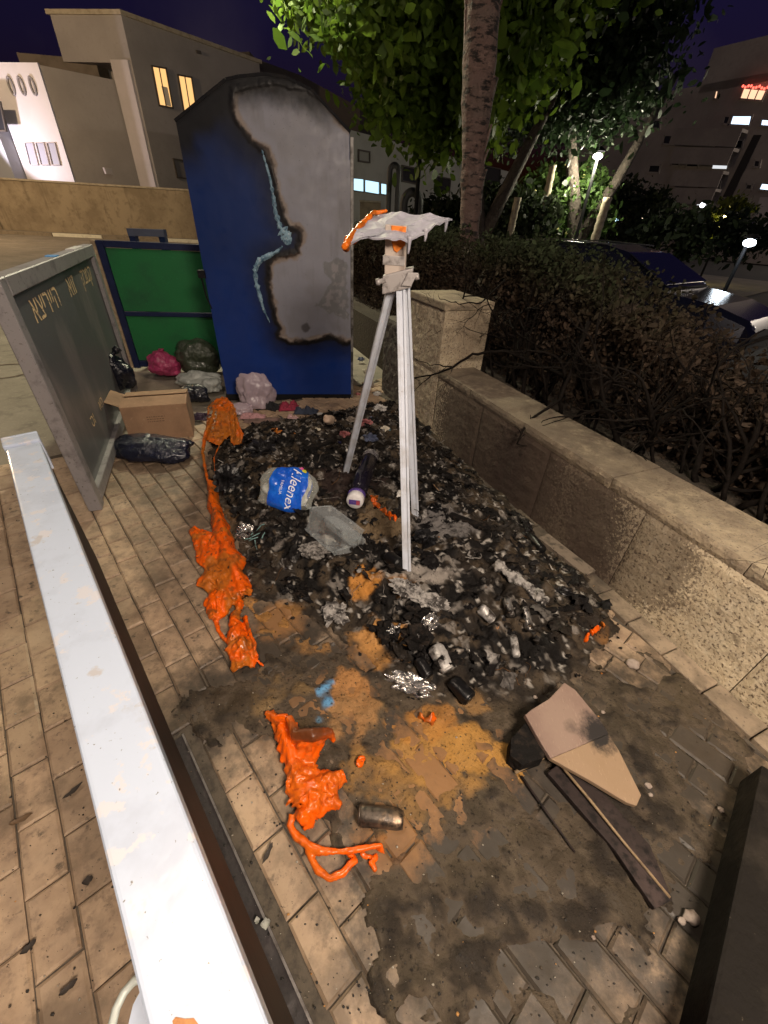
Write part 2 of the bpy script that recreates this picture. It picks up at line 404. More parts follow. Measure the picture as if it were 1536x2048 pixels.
protos = [paver_mesh(PL - GAP, PW - GAP, 0.03, k) for k in range(10)]
pmesh = []
for k, me in enumerate(protos):
    o = me.build('paver', M_paver, paving); pmesh.append(o.data); bpy.data.objects.remove(o)
far = MB()
PR = Matrix.Rotation(math.radians(-47.3), 4, 'Z')
for i, (ar, u, v, jv, iu) in enumerate(cand):
    r = random.Random(i * 7 + 1); p = UV(u, v, r.uniform(-.0035, .0015))
    if i < 298 and ar > 0:
        o = bpy.data.objects.new('paver', pmesh[r.randrange(10)]); C.objects.link(o); o.parent = paving
        o.location = tuple(p); o.rotation_euler = (r.gauss(0, .007), r.gauss(0, .005), math.radians(-47.3 + r.gauss(0, .45)) + (math.pi if r.random() < .5 else 0))
    else:
        me = protos[r.randrange(10)]
        M = Matrix.Translation(p) @ PR @ Matrix.Rotation(r.gauss(0, .008), 4, 'Z')
        far.add([tuple(M @ Vector(q)) for q in me.v], me.f)
stuff(far.build('distant_paver', M_paver, paving))

# dark steel-edged channel strip under the white beam
M_strip = mat('channel_mat', (0.022, 0.017, 0.017), 0.7, layers=[(18, (0.05, 0.04, 0.039), .5, .7, 6), (90, (0.012, 0.01, 0.01), .55, .7, 3), (160, (0.25, 0.22, 0.2), .73, .77, 2)], bump=(50, .6, .006), rough_var=.25)
st = MB(); st.add([UV(-2.5, -.25, -.005), UV(1.4, -.25, -.005), UV(1.4, -.085, -.005), UV(-2.5, -.085, -.005)], [(0, 1, 2, 3)]); st.add([UV(-1.0, -.085, -.004), UV(1.4, -.085, -.004), UV(1.4, -.036, -.004), UV(-1.0, -.036, -.004)], [(0, 1, 2, 3)])
struct(st.build('channel', M_strip))
M_steel = mat('worn_steel_mat', (0.25, 0.23, 0.22), 0.45, 0.6, layers=[(20, (0.06, 0.045, 0.035), .5, .7, 5)], bump=(60, .2, .002))
ed = MB().box(UV(0.2, -.040, 0), PU * 1.2, PVv * .003, np.array([0, 0, .006])); struct(ed.build('channel_edge', M_steel))

# ---- burnt ground: height sheet whose ragged rim sinks below the pavers
M_ash = mat('burnt_ground_mat', rough=0.72, attr='Col', layers=[(70, (0.012, 0.010, 0.009), .56, .72, 4), (240, (0.22, 0.19, 0.16), .72, .8, 2)], bump=(90, .8, .008), bump2=(320, .5, .003), rough_var=.3, spec=.12)
step = 0.0095
ss = np.arange(-4.75, 0.75, step); nn = np.arange(-0.62, 1.83, step)
S, N = np.meshgrid(ss, nn, indexing='ij')
X = S * WD[0] + N * WN[0]; Y = S * WD[1] + N * WN[1]
p3 = np.stack([X, Y, np.zeros_like(X)], -1)
wob = fbm(p3 * 6, 4) - .5
wob2 = fbm(p3 * 22 + 9, 3) - .5
dA = sdist(X, Y, POLY_A) + wob * .16 + wob2 * .05
dB = sdist(X, Y, POLY_B) - .045 + wob * .30 + wob2 * .12
rid = 1 - np.abs(fbm(p3 * 16 + 40, 3) * 2 - 1)
hA = np.where(dA > 0, 0.012 + 0.12 * sm(0, .5, dA) + 0.05 * (fbm(p3 * 4 + 5, 4) - .35) * sm(0, .3, dA) + sm(0, .12, dA) * (0.06 * (fbm(p3 * 15 + 3, 5) - .5) + 0.05 * (rid - .6) + .03 * (1 - np.abs(fbm(p3 * 34 + 60, 3) * 2 - 1) - .7)), -.03)
patchy = fbm(p3 * 5 + 70, 5)
hB = np.where(dB > 0, -.001 + 0.004 * sm(0, .3, dB) + 0.030 * (patchy - .50) + 0.022 * wob2 + .014 * (fbm(p3 * 48, 4) - .5), -.03)

def blob(px, py, rpx, rpy=None):
    c = P(px, py); rx = np.linalg.norm(P(px + rpx, py) - c); ry = np.linalg.norm(P(px, py + (rpy or rpx)) - c)
    ex = P(px + 10, py) - c; ex /= np.linalg.norm(ex)
    dx = (X - c[0]) * ex[0] + (Y - c[1]) * ex[1]; dy = -(X - c[0]) * ex[1] + (Y - c[1]) * ex[0]
    return 1 - np.hypot(dx / rx, dy / ry)
hB = hB - .05 * sm(-.1, .5, blob(1110, 1935, 90, 50) + wob * 1.6) - .05 * sm(-.1, .5, blob(1265, 1930, 45, 80) + wob * 1.6) - .05 * sm(-.1, .5, blob(1260, 1335, 45, 28) + wob * 1.6) - .05 * sm(0, .5, blob(1180, 2010, 60, 40) + wob * 2)
HG = np.maximum(hA, hB)
col = np.zeros(X.shape + (3,))
def mixc(f, c):
    global col
    f = np.clip(f, 0, 1)[..., None]; col = col * (1 - f) + np.array(c) * f
cb = np.array((0.054, 0.042, 0.029)); col[:] = cb
mixc(sm(.45, .62, fbm(p3 * 3 + 20, 5)), (0.074, 0.057, 0.038))
mixc(sm(.5, .66, fbm(p3 * 7 + 33, 5)) * .8, (0.026, 0.021, 0.017))
mixc(sm(.5, .62, fbm(p3 * 16 + 91, 5)) * .75, (0.020, 0.016, 0.013))
mixc(sm(.58, .7, fbm(p3 * 26 + 14, 4)) * .6, (0.11, 0.085, 0.06))
# rust-orange and ochre burn dust
for (x, y, rx, ry, stg, c) in [(560, 1235, 70, 45, 1, (.42, .21, .065)), (620, 1290, 60, 30, .9, (.36, .19, .07)), (740, 1190, 45, 35, 1, (.52, .22, .05)), (790, 1215, 35, 35, .9, (.5, .24, .07)),
        (750, 1290, 60, 50, 1.1, (.5, .25, .08)), (690, 1390, 50, 75, 1, (.45, .22, .08)), (560, 1370, 120, 60, .7, (.26, .17, .08)), (930, 1500, 120, 65, 1.1, (.44, .23, .06)), (830, 1560, 140, 60, .9, (.33, .18, .06)),
        (790, 1640, 90, 60, .7, (.24, .14, .055)), (860, 1440, 70, 40, .9, (.44, .2, .05)), (950, 1410, 50, 30, .8, (.4, .22, .08)), (760, 1240, 40, 30, .9, (.5, .24, .07)), (1190, 1265, 35, 35, .9, (.4, .19, .06)), (790, 1700, 50, 30, .8, (.34, .15, .05)), (480, 1030, 50, 50, .6, (.3, .16, .06)), (620, 1430, 120, 50, .5, (.24, .16, .08))]:
    mixc(sm(.0, .3, blob(x, y, rx, ry) + wob * 2.0 + wob2 * .9) * stg * (.75 + .5 * (fbm(p3 * 30 + x, 3) - .5)), c)
mixc(sm(.1, .4, blob(650, 1385, 16, 40) + wob2 * 2.2), (.13, .32, .55))
mixc(sm(.1, .4, blob(640, 1440, 10, 10) + wob2 * 2.0), (.13, .32, .5))
for (x, y, rx, ry) in [(430, 1400, 85, 90), (560, 1300, 70, 30), (610, 1320, 60, 25), (870, 1700, 30, 25), (1000, 1830, 200, 90), (1300, 1700, 110, 180)]:
    mixc(sm(0, .5, blob(x, y, rx, ry) + wob * 1.6) * .85, (0.026, 0.021, 0.017))
mixc(sm(.007, -.001, HG + .003 * wob2) * sm(.02, -.06, dA) * .85 * sm(.85, .2, np.clip((col[..., 0] - .1) * 4, 0, 1)), (.085, .065, .046))
# the black heap
inA = sm(-.03, .10, dA)
heap = np.zeros_like(col); heap[:] = (0.009, 0.008, 0.0075)
def mixh(f, c):
    global heap
    f = np.clip(f, 0, 1)[..., None]; heap = heap * (1 - f) + np.array(c) * f
mixh(sm(.5, .64, fbm(p3 * 9 + 2, 5)), (0.028, 0.022, 0.017))
mixh(sm(.56, .68, fbm(p3 * 14 + 12, 5)), (0.062, 0.046, 0.031))
mixh(sm(.63, .72, fbm(p3 * 20 + 52, 5)) * .85, (0.20, 0.18, 0.16))
mixh(sm(.69, .75, fbm(p3 * 36 + 82, 4)) * .9, (0.45, 0.42, 0.38))
for (x, y, rx, ry, c) in [(730, 1200, 30, 35, (.5, .22, .05)), (800, 1215, 30, 30, (.48, .23, .07)), (750, 1285, 55, 45, (.5, .25, .08)), (690, 1000, 60, 30, (.03, .02, .018)), (870, 1080, 45, 30, (.15, .14, .135)), (660, 1090, 50, 30, (.09, .075, .06)), (760, 1070, 50, 40, (.15, .105, .06)), (555, 1005, 45, 40, (.2, .12, .055)), (840, 1190, 60, 25, (.28, .25, .22))]:
    mixh(sm(0, .45, blob(x, y, rx, ry) + wob * 2.4 + wob2 * 1.4) * .9, c)
col = col * (1 - inA[..., None]) + heap * inA[..., None]
ni, nj = X.shape
idx = np.arange(ni * nj).reshape(ni, nj)
keep = (np.maximum.reduce([HG[:-1, :-1], HG[1:, :-1], HG[1:, 1:], HG[:-1, 1:]]) > -.006)
q = np.stack([idx[:-1, :-1], idx[1:, :-1], idx[1:, 1:], idx[:-1, 1:]], -1)[keep]
used = np.unique(q); remap = np.full(ni * nj, -1); remap[used] = np.arange(len(used))
vv = np.stack([X, Y, HG], -1).reshape(-1, 3)[used]
stuff(raw('burnt_ground', vv, remap[q], M_ash, cols=col.reshape(-1, 3)[used], smooth=True), 'blackened heap of ash and charred rubbish spread over the paving', 'ash')
def zg(x, y):    # height of the burnt ground at a place
    s_, n_ = WD[0] * x + WD[1] * y, WN[0] * x + WN[1] * y
    i = int(round((s_ - ss[0]) / step)); j = int(round((n_ - nn[0]) / step))
    return max(0.0, float(HG[i, j])) if 0 <= i < ni and 0 <= j < nj else 0.0
def PG(x, y, up=0.0):   # point on the burnt ground seen at a pixel
    z = 0.06
    for _ in range(5): p = P(x, y, z + up); z = zg(p[0], p[1])
    return P(x, y, z + up)

# ---- charred flakes, curls and lumps scattered through the heap
M_deb = mat('charred_debris_mat', rough=0.46, attr='Col', layers=[(60, (0.010, 0.009, 0.009), .5, .7, 4)], bump=(130, .5, .003), rough_var=.40, spec=.10)
dv, df, dc = [], [], []; off = 0
sheet = np.array([(i / 3 - .5, j / 3 - .5, 0) for i in range(4) for j in range(4)]); sheet_f = np.array([(i * 4 + j, (i + 1) * 4 + j, (i + 1) * 4 + j + 1, i * 4 + j + 1) for i in range(3) for j in range(3)])
ico_v, ico_f = ICO[1]; ico_q = np.array([(a, b, c, c) for a, b, c in ico_f])
cyl_v = np.array([(math.cos(a), math.sin(a), z) for z in (-1, -.3, .3, 1) for a in np.linspace(0, 2 * math.pi, 7)[:-1]]); cyl_f = np.array([(k * 6 + j, k * 6 + (j + 1) % 6, (k + 1) * 6 + (j + 1) % 6, (k + 1) * 6 + j) for k in range(3) for j in range(6)])
pal = [((0.010, 0.009, 0.009), 52), ((0.022, 0.018, 0.015), 26), ((0.045, 0.033, 0.022), 10), ((0.10, 0.09, 0.08), 3), ((0.36, 0.34, 0.31), 2.4), ((0.6, 0.57, 0.53), 1.0), ((0.2, 0.13, 0.075), 2.5), ((0.4, 0.16, 0.04), .8), ((0.1, 0.2, 0.24), .3), ((.03, .03, .09), .5)]
pw = np.array([w for _, w in pal]); pw = pw / pw.sum(); pc = np.array([c for c, _ in pal])
bbA = (POLY_A.min(0), POLY_A.max(0))
def heap_pick(margin=-.05):
    while True:
        x = rng.uniform(bbA[0][0], bbA[1][0]); y = rng.uniform(bbA[0][1], bbA[1][1])
        d_ = float(sdist(np.array([x]), np.array([y]), POLY_A)[0])
        if d_ < margin or (d_ < .06 and rng.random() < .5): continue
        if x * WN[0] + y * WN[1] > W0 - .03: continue
        return x, y
def heapcol(x, y):
    i = int(round((x * WD[0] + y * WD[1] - ss[0]) / step)); j = int(round((x * WN[0] + y * WN[1] - nn[0]) / step))
    return heap[min(max(i, 0), X.shape[0] - 1), min(max(j, 0), X.shape[1] - 1)]
def rotm(tiltmax=None):
    ax = rng.normal(size=3)
    if tiltmax: ax[2] *= .2
    ax /= np.linalg.norm(ax); ang = rng.uniform(0, 6.28) if not tiltmax else rng.normal(0, tiltmax)
    K = np.array([[0, -ax[2], ax[1]], [ax[2], 0, -ax[0]], [-ax[1], ax[0], 0]]); return np.eye(3) + math.sin(ang) * K + (1 - math.cos(ang)) * K @ K
def put(v, f, c, x, y, sink=.55, var=160):
    global off
    v = v + np.array([x, y, zg(x, y) + rng.uniform(0, .008)]) - np.array([0, 0, v[:, 2].min() * sink])
    dv.append(v); df.append(f + off); dc.append(np.repeat(np.array(c)[None], len(v), 0) * (.6 + .8 * vnoise(v * var))[:, None]); off += len(v)
for k_ in range(2300):
    x, y = heap_pick(); k = rng.random(); size = 0.004 + 0.019 * rng.random() ** 2.8
    if k < .2: v = sheet.copy(); v[:, 2] += (vnoise(v * 2.2 + rng.random(3) * 90) - .5) * 1.8; v = v * size * 1.6 * np.array([1, rng.uniform(.35, 1), 1]); f = sheet_f
    elif k < .85: v = ico_v * (1 + .9 * (vnoise(ico_v * 1.7 + rng.random(3) * 90) - .5))[:, None] * size * .8 * np.array([1, rng.uniform(.5, 1), rng.uniform(.35, .9)]); f = ico_q
    else: r_ = size * rng.uniform(.1, .22); v = cyl_v * np.array([r_, r_, size * 1.8]); v[:, 0] += (v[:, 2] ** 2) * rng.uniform(-14, 14); f = cyl_f
    v = v @ rotm().T; v[:, 2] *= .75
    c = heapcol(x, y) * rng.uniform(.5, 1.3) if rng.random() < .6 else pc[rng.choice(len(pc), p=pw)] * rng.uniform(.7, 1.3)
    put(v, f, c, x, y)
# larger crumpled skins of burnt film, cloth and card
m_ = 11
big = np.array([(i / (m_ - 1) - .5, j / (m_ - 1) - .5, 0) for i in range(m_) for j in range(m_)]); big_f = np.array([(i * m_ + j, (i + 1) * m_ + j, (i + 1) * m_ + j + 1, i * m_ + j + 1) for i in range(m_ - 1) for j in range(m_ - 1)])
for k_ in range(560):
    x, y = heap_pick(.02); sd_ = rng.random(3) * 90; size = .03 + .07 * rng.random() ** 1.8
    v = big.copy(); e = 1 + .7 * (vnoise(np.stack([np.arctan2(v[:, 1], v[:, 0]) * 1.2, v[:, 0] * 0, v[:, 0] * 0], -1) + sd_) - .5)
    v[:, :2] *= e[:, None]; r1 = 1 - np.abs(vnoise(v * 3.0 + sd_) * 2 - 1); r2 = 1 - np.abs(vnoise(v * 7 + sd_) * 2 - 1)
    v[:, 2] = .34 * (r1 - .6) + .14 * (r2 - .6) - .5 * (v[:, 0] ** 2 + v[:, 1] ** 2) * rng.uniform(-.2, 1)
    v[:, :2] += .09 * np.stack([vnoise(v * 6 + sd_ + 9), vnoise(v * 6 + sd_ + 19)], -1)
    v = v * size * np.array([1, rng.uniform(.45, 1), .9]); v = v @ rotm(.45).T; a_ = rng.uniform(0, 6.28); v[:, :2] = v[:, :2] @ np.array([[math.cos(a_), -math.sin(a_)], [math.sin(a_), math.cos(a_)]])
    v = v + np.array([x, y, zg(x, y) - v[:, 2].min() * .5])
    q_ = rng.random(); c = (.010, .009, .009) if q_ < .6 else (.022, .018, .015) if q_ < .82 else (.05, .04, .03) if q_ < .95 else (.09, .082, .075)
    cr = np.repeat(np.array(c)[None], len(v), 0); ash_ = sm(.58, .72, fbm(v * 28 + 3, 3))[:, None] * (.8 if rng.random() < .16 else .05)
    cr = cr * (1 - ash_) + np.array((.34, .32, .30)) * ash_
    dv.append(v); df.append(big_f + off); dc.append(cr); off += len(v)
for k_ in range(70):    # bent wires and charred threads
    x, y = heap_pick(.04); n_w = 9; p_ = np.array([x, y, zg(x, y) + .006]); d_w = rng.normal(size=3); d_w[2] *= .25; r_w = rng.uniform(.0009, .0026); ring_v = []
    for q_ in range(n_w):
        d_w = d_w / np.linalg.norm(d_w); t1 = np.cross(d_w, (0, 0, 1.0)); t1 /= np.linalg.norm(t1) + 1e-6; t2 = np.cross(t1, d_w)
        ring_v += [p_ + r_w * (t1 * math.cos(a_) + t2 * math.sin(a_)) for a_ in (0, 1.57, 3.14, 4.71)]
        p_ = p_ + d_w * rng.uniform(.010, .026); p_[2] = max(p_[2], zg(p_[0], p_[1]) + .003); d_w = d_w + rng.normal(size=3) * np.array([.45, .45, .25])
    f = np.array([(q_ * 4 + j, q_ * 4 + (j + 1) % 4, (q_ + 1) * 4 + (j + 1) % 4, (q_ + 1) * 4 + j) for q_ in range(n_w - 1) for j in range(4)])
    dv.append(np.array(ring_v)); df.append(f + off); dc.append(np.repeat(np.array([[(.02, .018, .016), (.16, .14, .12), (.3, .28, .26), (.10, .05, .02)][k_ % 4]]), len(ring_v), 0)); off += len(ring_v)
DV, DF, DC = np.concatenate(dv), np.concatenate(df), np.concatenate(dc)
isq = DF[:, 2] != DF[:, 3]
tri = np.concatenate([DF[isq][:, [0, 1, 2]], DF[isq][:, [0, 2, 3]], DF[~isq][:, :3]])
stuff(raw('charred_debris', DV, tri, M_deb, cols=DC, smooth=True), 'charred flakes, lumps and scraps covering the burnt heap', 'debris')
# loose crumbs on the paving round the heap and on the muddy ash
M_crumb = mat('crumb_mat', rough=.8, attr='Col')
cv, cf, cc_, off = [], [], [], 0
for k in range(2100):
    if k < 1600: x, y = P(rng.uniform(350, 1480), rng.uniform(1280, 2040))[:2]
    else:
        x, y = P(rng.uniform(0, 520), rng.uniform(900, 2040))[:2]
    if -.2 < (x * PVv[0] + y * PVv[1]) < -.04 and rng.random() < .3: continue
    sz = .001 + .0038 * rng.random() ** 3
    v = ico_v * (1 + .6 * (vnoise(ico_v * 1.7 + rng.random(3) * 90) - .5))[:, None] * sz * np.array([1, rng.uniform(.5, 1), .5]) + np.array([x, y, zg(x, y) + sz * .3])
    c = np.array([(.02, .017, .015), (.06, .045, .03), (.3, .27, .22), (.4, .2, .06)][rng.choice(4, p=[.66, .22, .09, .03])])
    cv.append(v); cf.append(np.array(ico_f) + off); cc_.append(np.repeat(c[None], len(v), 0)); off += len(v)
stuff(raw('ash_crumbs', np.concatenate(cv), np.concatenate(cf), M_crumb, cols=np.concatenate(cc_)), 'tiny black and pale crumbs scattered over the paving', 'crumbs')

# ================================================================== stone wall and pillar
M_stone = mat('limestone_mat', (0.60, 0.50, 0.345), 0.85, rnd=.08,
    layers=[(5, (0.44, 0.355, 0.24), .42, .68, 6), (28, (0.62, 0.54, 0.40), .5, .75, 5), (75, (0.13, 0.095, 0.065), .54, .64, 4), (13, (0.2, 0.155, 0.105), .58, .74, 6)],
    bump=(55, .55, .009), bump2=(190, .45, .003))
_w1 = SN(-2.2, W0, .25); _w2 = SN(-1.55, W0, .2); _w3 = SN(-2.0, W0 + .1, .55); _w4 = SN(-3.3, W0 + .1, .15); _w5 = SN(-1.1, W0, .02); _w6 = SN(-2.7, W0 + .2, .6)
soot_shade_mask(M_stone, [(*_w1, .50, .55, .4), (*_w2, .40, .5, .4), (*_w3, .42, .45, .4), (*SN(-3.03, W0 + .28, .85), .34, .62, .7), (*_w5, .22, .85, .5), (*SN(-1.9, W0, 0), .42, .9, .7), (*SN(-2.35, W0, 0), .25, .85, .7)], soot=(0.15, 0.108, 0.074), nscale=26)  # spot on the pillar's right side is painted shade, the rest soot
soot_shade_mask(M_stone, [(*_w1, .80, .8, .08), (*_w2, .6, .8, .08), (*SN(-1.0, W0, .3), .4, .6, .1)], soot=(0.045, 0.028, 0.02), nscale=62)
M_cap = mat('cap_stone_mat', (0.45, 0.365, 0.245), 0.85, rnd=.05, layers=[(6, (0.26, 0.205, 0.145), .4, .66, 6), (30, (0.34, 0.29, 0.22), .55, .75, 5), (90, (0.08, 0.06, 0.045), .56, .72, 4), (4, (0.10, 0.078, 0.055), .52, .72, 6, (1, 1, 1))], bump=(60, .7, .008), bump2=(220, .5, .003))
soot_shade_mask(M_cap, [(*SN(-2.0, W0 + .1, .5), .9, .75, .6), (*SN(-2.9, W0 + .2, .5), .6, .6, .6), (*SN(-1.2, W0 + .25, .57), .6, .6, .6)], soot=(0.10, 0.076, 0.055), nscale=16)
wall = thing('stone_wall', SN(-1.3, W0, 0), 'low rough limestone wall running beside the fire, sooty at its middle', 'wall')
def rough_block(mb, s0, s1, n0, n1, z0, z1, amp=.006, seed=0, res=.03):
    """stone block with a hewn front face (towards the pavement) and arrises slightly worn"""
    ns, nz = max(3, int((s1 - s0) / res)), max(3, int((z1 - z0) / res))
    v, f = [], []
    for i in range(ns + 1):
        for j in range(nz + 1):
            s_ = s0 + (s1 - s0) * i / ns; z = z0 + (z1 - z0) * j / nz
            e = min(i, ns - i, j, nz - j)
            d = amp * (noise.noise(Vector((s_ * 17, z * 17, seed))) + .6 * noise.noise(Vector((s_ * 45, z * 45, seed)))) - (.0 if e else .006)
            v.append(SN(s_, n0 - d * (1 if e else -1) * (1), z) if e else SN(s_, n0 + .006, z))
    idx = lambda i, j: i * (nz + 1) + j
    for i in range(ns):
        for j in range(nz): f.append((idx(i, j), idx(i + 1, j), idx(i + 1, j + 1), idx(i, j + 1)))
    b = len(v)
    v += [SN(s0, n1, z0), SN(s1, n1, z0), SN(s1, n1, z1), SN(s0, n1, z1)]
    f += [(b, b + 3, b + 2, b + 1)]
    f += [tuple([idx(i, nz) for i in range(ns + 1)] + [b + 2, b + 3]), tuple([idx(i, 0) for i in range(ns, -1, -1)] + [b, b + 1])]
    f += [tuple([idx(0, j) for j in range(nz, -1, -1)] + [b, b + 3]), tuple([idx(ns, j) for j in range(nz + 1)] + [b + 2, b + 1])]
    mb.add(v, f)
ZW = .575
sj = [-3.05, -2.36, -1.62, -.95, -.28, .45]
for k in range(5):
    mb = MB(); rough_block(mb, sj[k] + .002, sj[k + 1] - .002, W0, W0 + .33, -.05, ZW - .068, seed=k, amp=.004); mb.build('wall_block', M_stone, wall)
cj = [-3.05, -2.55, -1.9, -1.18, -.5, .45]
for k in range(5):
    mb = MB(); rough_block(mb, cj[k] + .002, cj[k + 1] - .002, W0 - .002 + .001 * (k % 2), W0 + .355, ZW - .0665, ZW + random.uniform(-.003, .003), amp=.004, seed=k + 20); mb.build('cap_stone', M_cap, wall)
# narrow border of kerb pavers along the foot of the wall
M_border = mat('border_paver_mat', (0.26, 0.20, 0.14), 0.75, rnd=.2, layers=[(12, (0.15, 0.115, 0.08), .42, .66, 6), (60, (0.06, 0.048, 0.036), .58, .74, 4)], bump=(70, .5, .004))
soot_shade_mask(M_border, [(*SN(-2.2, W0, 0), 1.1, .95, .8), (*SN(-1.2, W0, 0), .5, .8, .8)])
s0 = -3.3
while s0 < .45:
    l_ = .2 + random.uniform(-.004, .004)
    if s0 > -1.75:
        mb = MB(); mb.box(SN(s0 + l_ / 2, W0 - .062, -.014 + random.uniform(-.003, .003)), WD * (l_ / 2 - .003), WN * .057, (0, 0, .03)); mb.build('border_paver', M_border, paving, bevel=.004, seg=1)
    s0 += l_
pil = thing('stone_pillar', SN(-3.37, W0, 0), 'square limestone pillar at the far end of the low wall', 'pillar')
def pillar_block(z0, z1, grow, seed, nm, m):
    mb = MB(); rough_block(mb, -3.68 - grow, -3.06 + grow, W0 - .002 - grow, W0 + .44 + grow, z0, z1, amp=.007, seed=seed); mb.build(nm, m, pil)
pillar_block(-.05, .52, 0, 40, 'pillar_block', M_stone); pillar_block(.524, 1.03, .001, 41, 'pillar_block', M_stone)
mb = MB(); mb.box(SN(-3.37, W0 + .22, 1.064), WD * .325, WN * .235, (0, 0, .031)); mb.build('pillar_cap', M_cap, pil, bevel=.012)
mb = MB(); rough_block(mb, -4.25, -3.75, W0 - .02, W0 + .3, -.05, .78, amp=.008, seed=50)
st2 = mb.build('stone_stub', mat('sooty_stone_mat', (.15, .13, .105), .9, layers=[(12, (.07, .06, .05), .42, .66, 6)], bump=(60, .8, .01)))
tag(st2, 'dark sooty stone stub between the blue container and the pillar', 'wall')
M_soil = mat('soil_mat', (0.035, 0.026, 0.018), .95, layers=[(25, (.06, .045, .03), .48, .66, 6)], bump=(40, .9, .02))
mb = MB(); mb.add([SN(-8, W0 + .34, .5), SN(1.2, W0 + .34, .5), SN(1.2, W0 + 1.8, .5), SN(-8, W0 + 1.8, .5)], [(0, 1, 2, 3)]); mb.add([SN(-8, W0 + 1.8, .5), SN(1.2, W0 + 1.8, .5), SN(1.2, W0 + 1.8, -.1), SN(-8, W0 + 1.8, -.1)], [(0, 1, 2, 3)])
mb.add([SN(-8, W0 + .34, .5), SN(-8, W0 + .34, -.1), SN(1.2, W0 + .34, -.1), SN(1.2, W0 + .34, .5)], [(0, 1, 2, 3)])
struct(mb.build('soil_bed', M_soil))

# ================================================================== scorched hedge behind the wall
M_leaf = mat('leaf_mat', rough=.55, attr='Col', transl=.42, spec=.3)
M_dry = mat('dry_leaf_mat', rough=.9, attr='Col', transl=.12, spec=.03)
M_twig = mat('burnt_twig_mat', (.008, .006, .005), .9, layers=[(60, (.016, .012, .009), .5, .7, 4)], spec=.1)
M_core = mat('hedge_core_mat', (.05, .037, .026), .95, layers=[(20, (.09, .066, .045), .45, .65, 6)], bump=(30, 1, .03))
def leaves(n, pos, size, cols, aspect=.55, tilt=None, seed=0):
    r = np.random.default_rng(seed)
    d = r.normal(size=(n, 3)); d /= np.linalg.norm(d, axis=1)[:, None]
    if tilt is not None: d = d + np.array(tilt); d /= np.linalg.norm(d, axis=1)[:, None]
    e = np.cross(d, r.normal(size=(n, 3))); e /= np.linalg.norm(e, axis=1)[:, None]
    sz = size * np.clip(np.exp(r.normal(-.05, .38, n)), .35, 2.0)[:, None]; nn_ = np.cross(d, e)
    w = e * sz * aspect * .85; up_ = nn_ * sz * .16
    v = np.stack([pos - d * sz, pos - d * sz * .35 + w + up_, pos + d * sz * .45 + w * .85 + up_, pos + d * sz, pos + d * sz * .45 - w * .85 + up_, pos - d * sz * .35 - w + up_], 1).reshape(-1, 3)
    return v, np.arange(n * 6).reshape(n, 6), np.repeat(cols, 6, 0)
hedge = thing('hedge', SN(-2.4, W0 + .8, .5), 'scorched brown hedge with bare black twigs standing behind the low stone wall', 'hedge')
def htop(s): return 1.47 + .03 * np.sin(s * 2.1) - .32 * np.clip(s + 2.9, 0, 1.4) - .15 * np.clip(s + 1.5, 0, 3)
NH = 84000
s_ = rng.uniform(-8, 1.1, NH); t = rng.random(NH); front = rng.random(NH) < .55
n_ = np.where(front, W0 + .60 + .35 * rng.random(NH) ** 1.5, W0 + .6 + .8 * rng.random(NH))
top = htop(s_); z = np.where(front, .5 + (top - .5) * t ** .85, top - .18 * rng.random(NH) ** 2 + .05 * rng.normal(size=NH))
n_ = n_ + .12 * (fbm(np.stack([s_ * 2, z * 2, z * 0], -1), 3) - .5) * 2 - .1 * sm(.9, 1.4, z)
dens = fbm(np.stack([s_ * 4, z * 4, n_ * 4], -1), 3)
k = dens > .40; s_, n_, z = s_[k], n_[k], z[k]
pos = np.outer(s_, WD) + np.outer(n_, WN) + np.outer(z, (0, 0, 1))
gf = sm(1.05, 1.5, z + .25 * (fbm(pos * 3, 3) - .5) - .12 * sm(-1.5, -3.5, s_))[:, None]
br = np.array((.050, .037, .028)) * rng.uniform(.45, 1.25, (len(s_), 1)) * (.6 + .8 * fbm(pos * 5, 3))[:, None] + np.array((.008, .003, .0)) * rng.random((len(s_), 1))
cl = br * (1 - gf) + np.array((.030, .040, .020)) * rng.uniform(.4, 1.6, (len(s_), 1)) * gf
v, f, c = leaves(len(s_), pos, .0165, cl, seed=5)
stuff(raw('hedge_leaves', v, f, M_dry, hedge, c))
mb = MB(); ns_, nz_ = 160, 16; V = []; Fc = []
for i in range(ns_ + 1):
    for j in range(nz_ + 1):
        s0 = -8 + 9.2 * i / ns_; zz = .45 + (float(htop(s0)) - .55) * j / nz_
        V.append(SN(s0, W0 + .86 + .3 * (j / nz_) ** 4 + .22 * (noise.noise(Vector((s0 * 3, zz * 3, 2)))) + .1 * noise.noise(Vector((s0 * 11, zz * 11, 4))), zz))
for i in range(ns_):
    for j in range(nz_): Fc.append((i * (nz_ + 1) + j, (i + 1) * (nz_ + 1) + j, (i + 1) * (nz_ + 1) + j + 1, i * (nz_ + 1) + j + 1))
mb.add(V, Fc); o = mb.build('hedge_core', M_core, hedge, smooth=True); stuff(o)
def branch(mb, p, d, L, r, lev, rr, zmin=None, grav=0.0):
    p = np.array(p, float); d = np.array(d, float); d /= np.linalg.norm(d); pts, rad = [p], [r]; n = max(4, int(L / .05))
    for i in range(n):
        d = d + np.array([rr.gauss(0, .16), rr.gauss(0, .16), rr.gauss(0, .16) + grav]); d /= np.linalg.norm(d)
        p = p + d * L / n; pts.append(p); rad.append(r * (1 - .75 * (i + 1) / n))
        if lev > 0 and rr.random() < .38:
            d2 = d + np.array([rr.gauss(0, .7), rr.gauss(0, .7), rr.gauss(0, .7)]); branch(mb, p, d2, L * rr.uniform(.3, .6), rad[-1] * .75, lev - 1, rr)
    mb.tube(pts, rad, 5)
rr = random.Random(21)
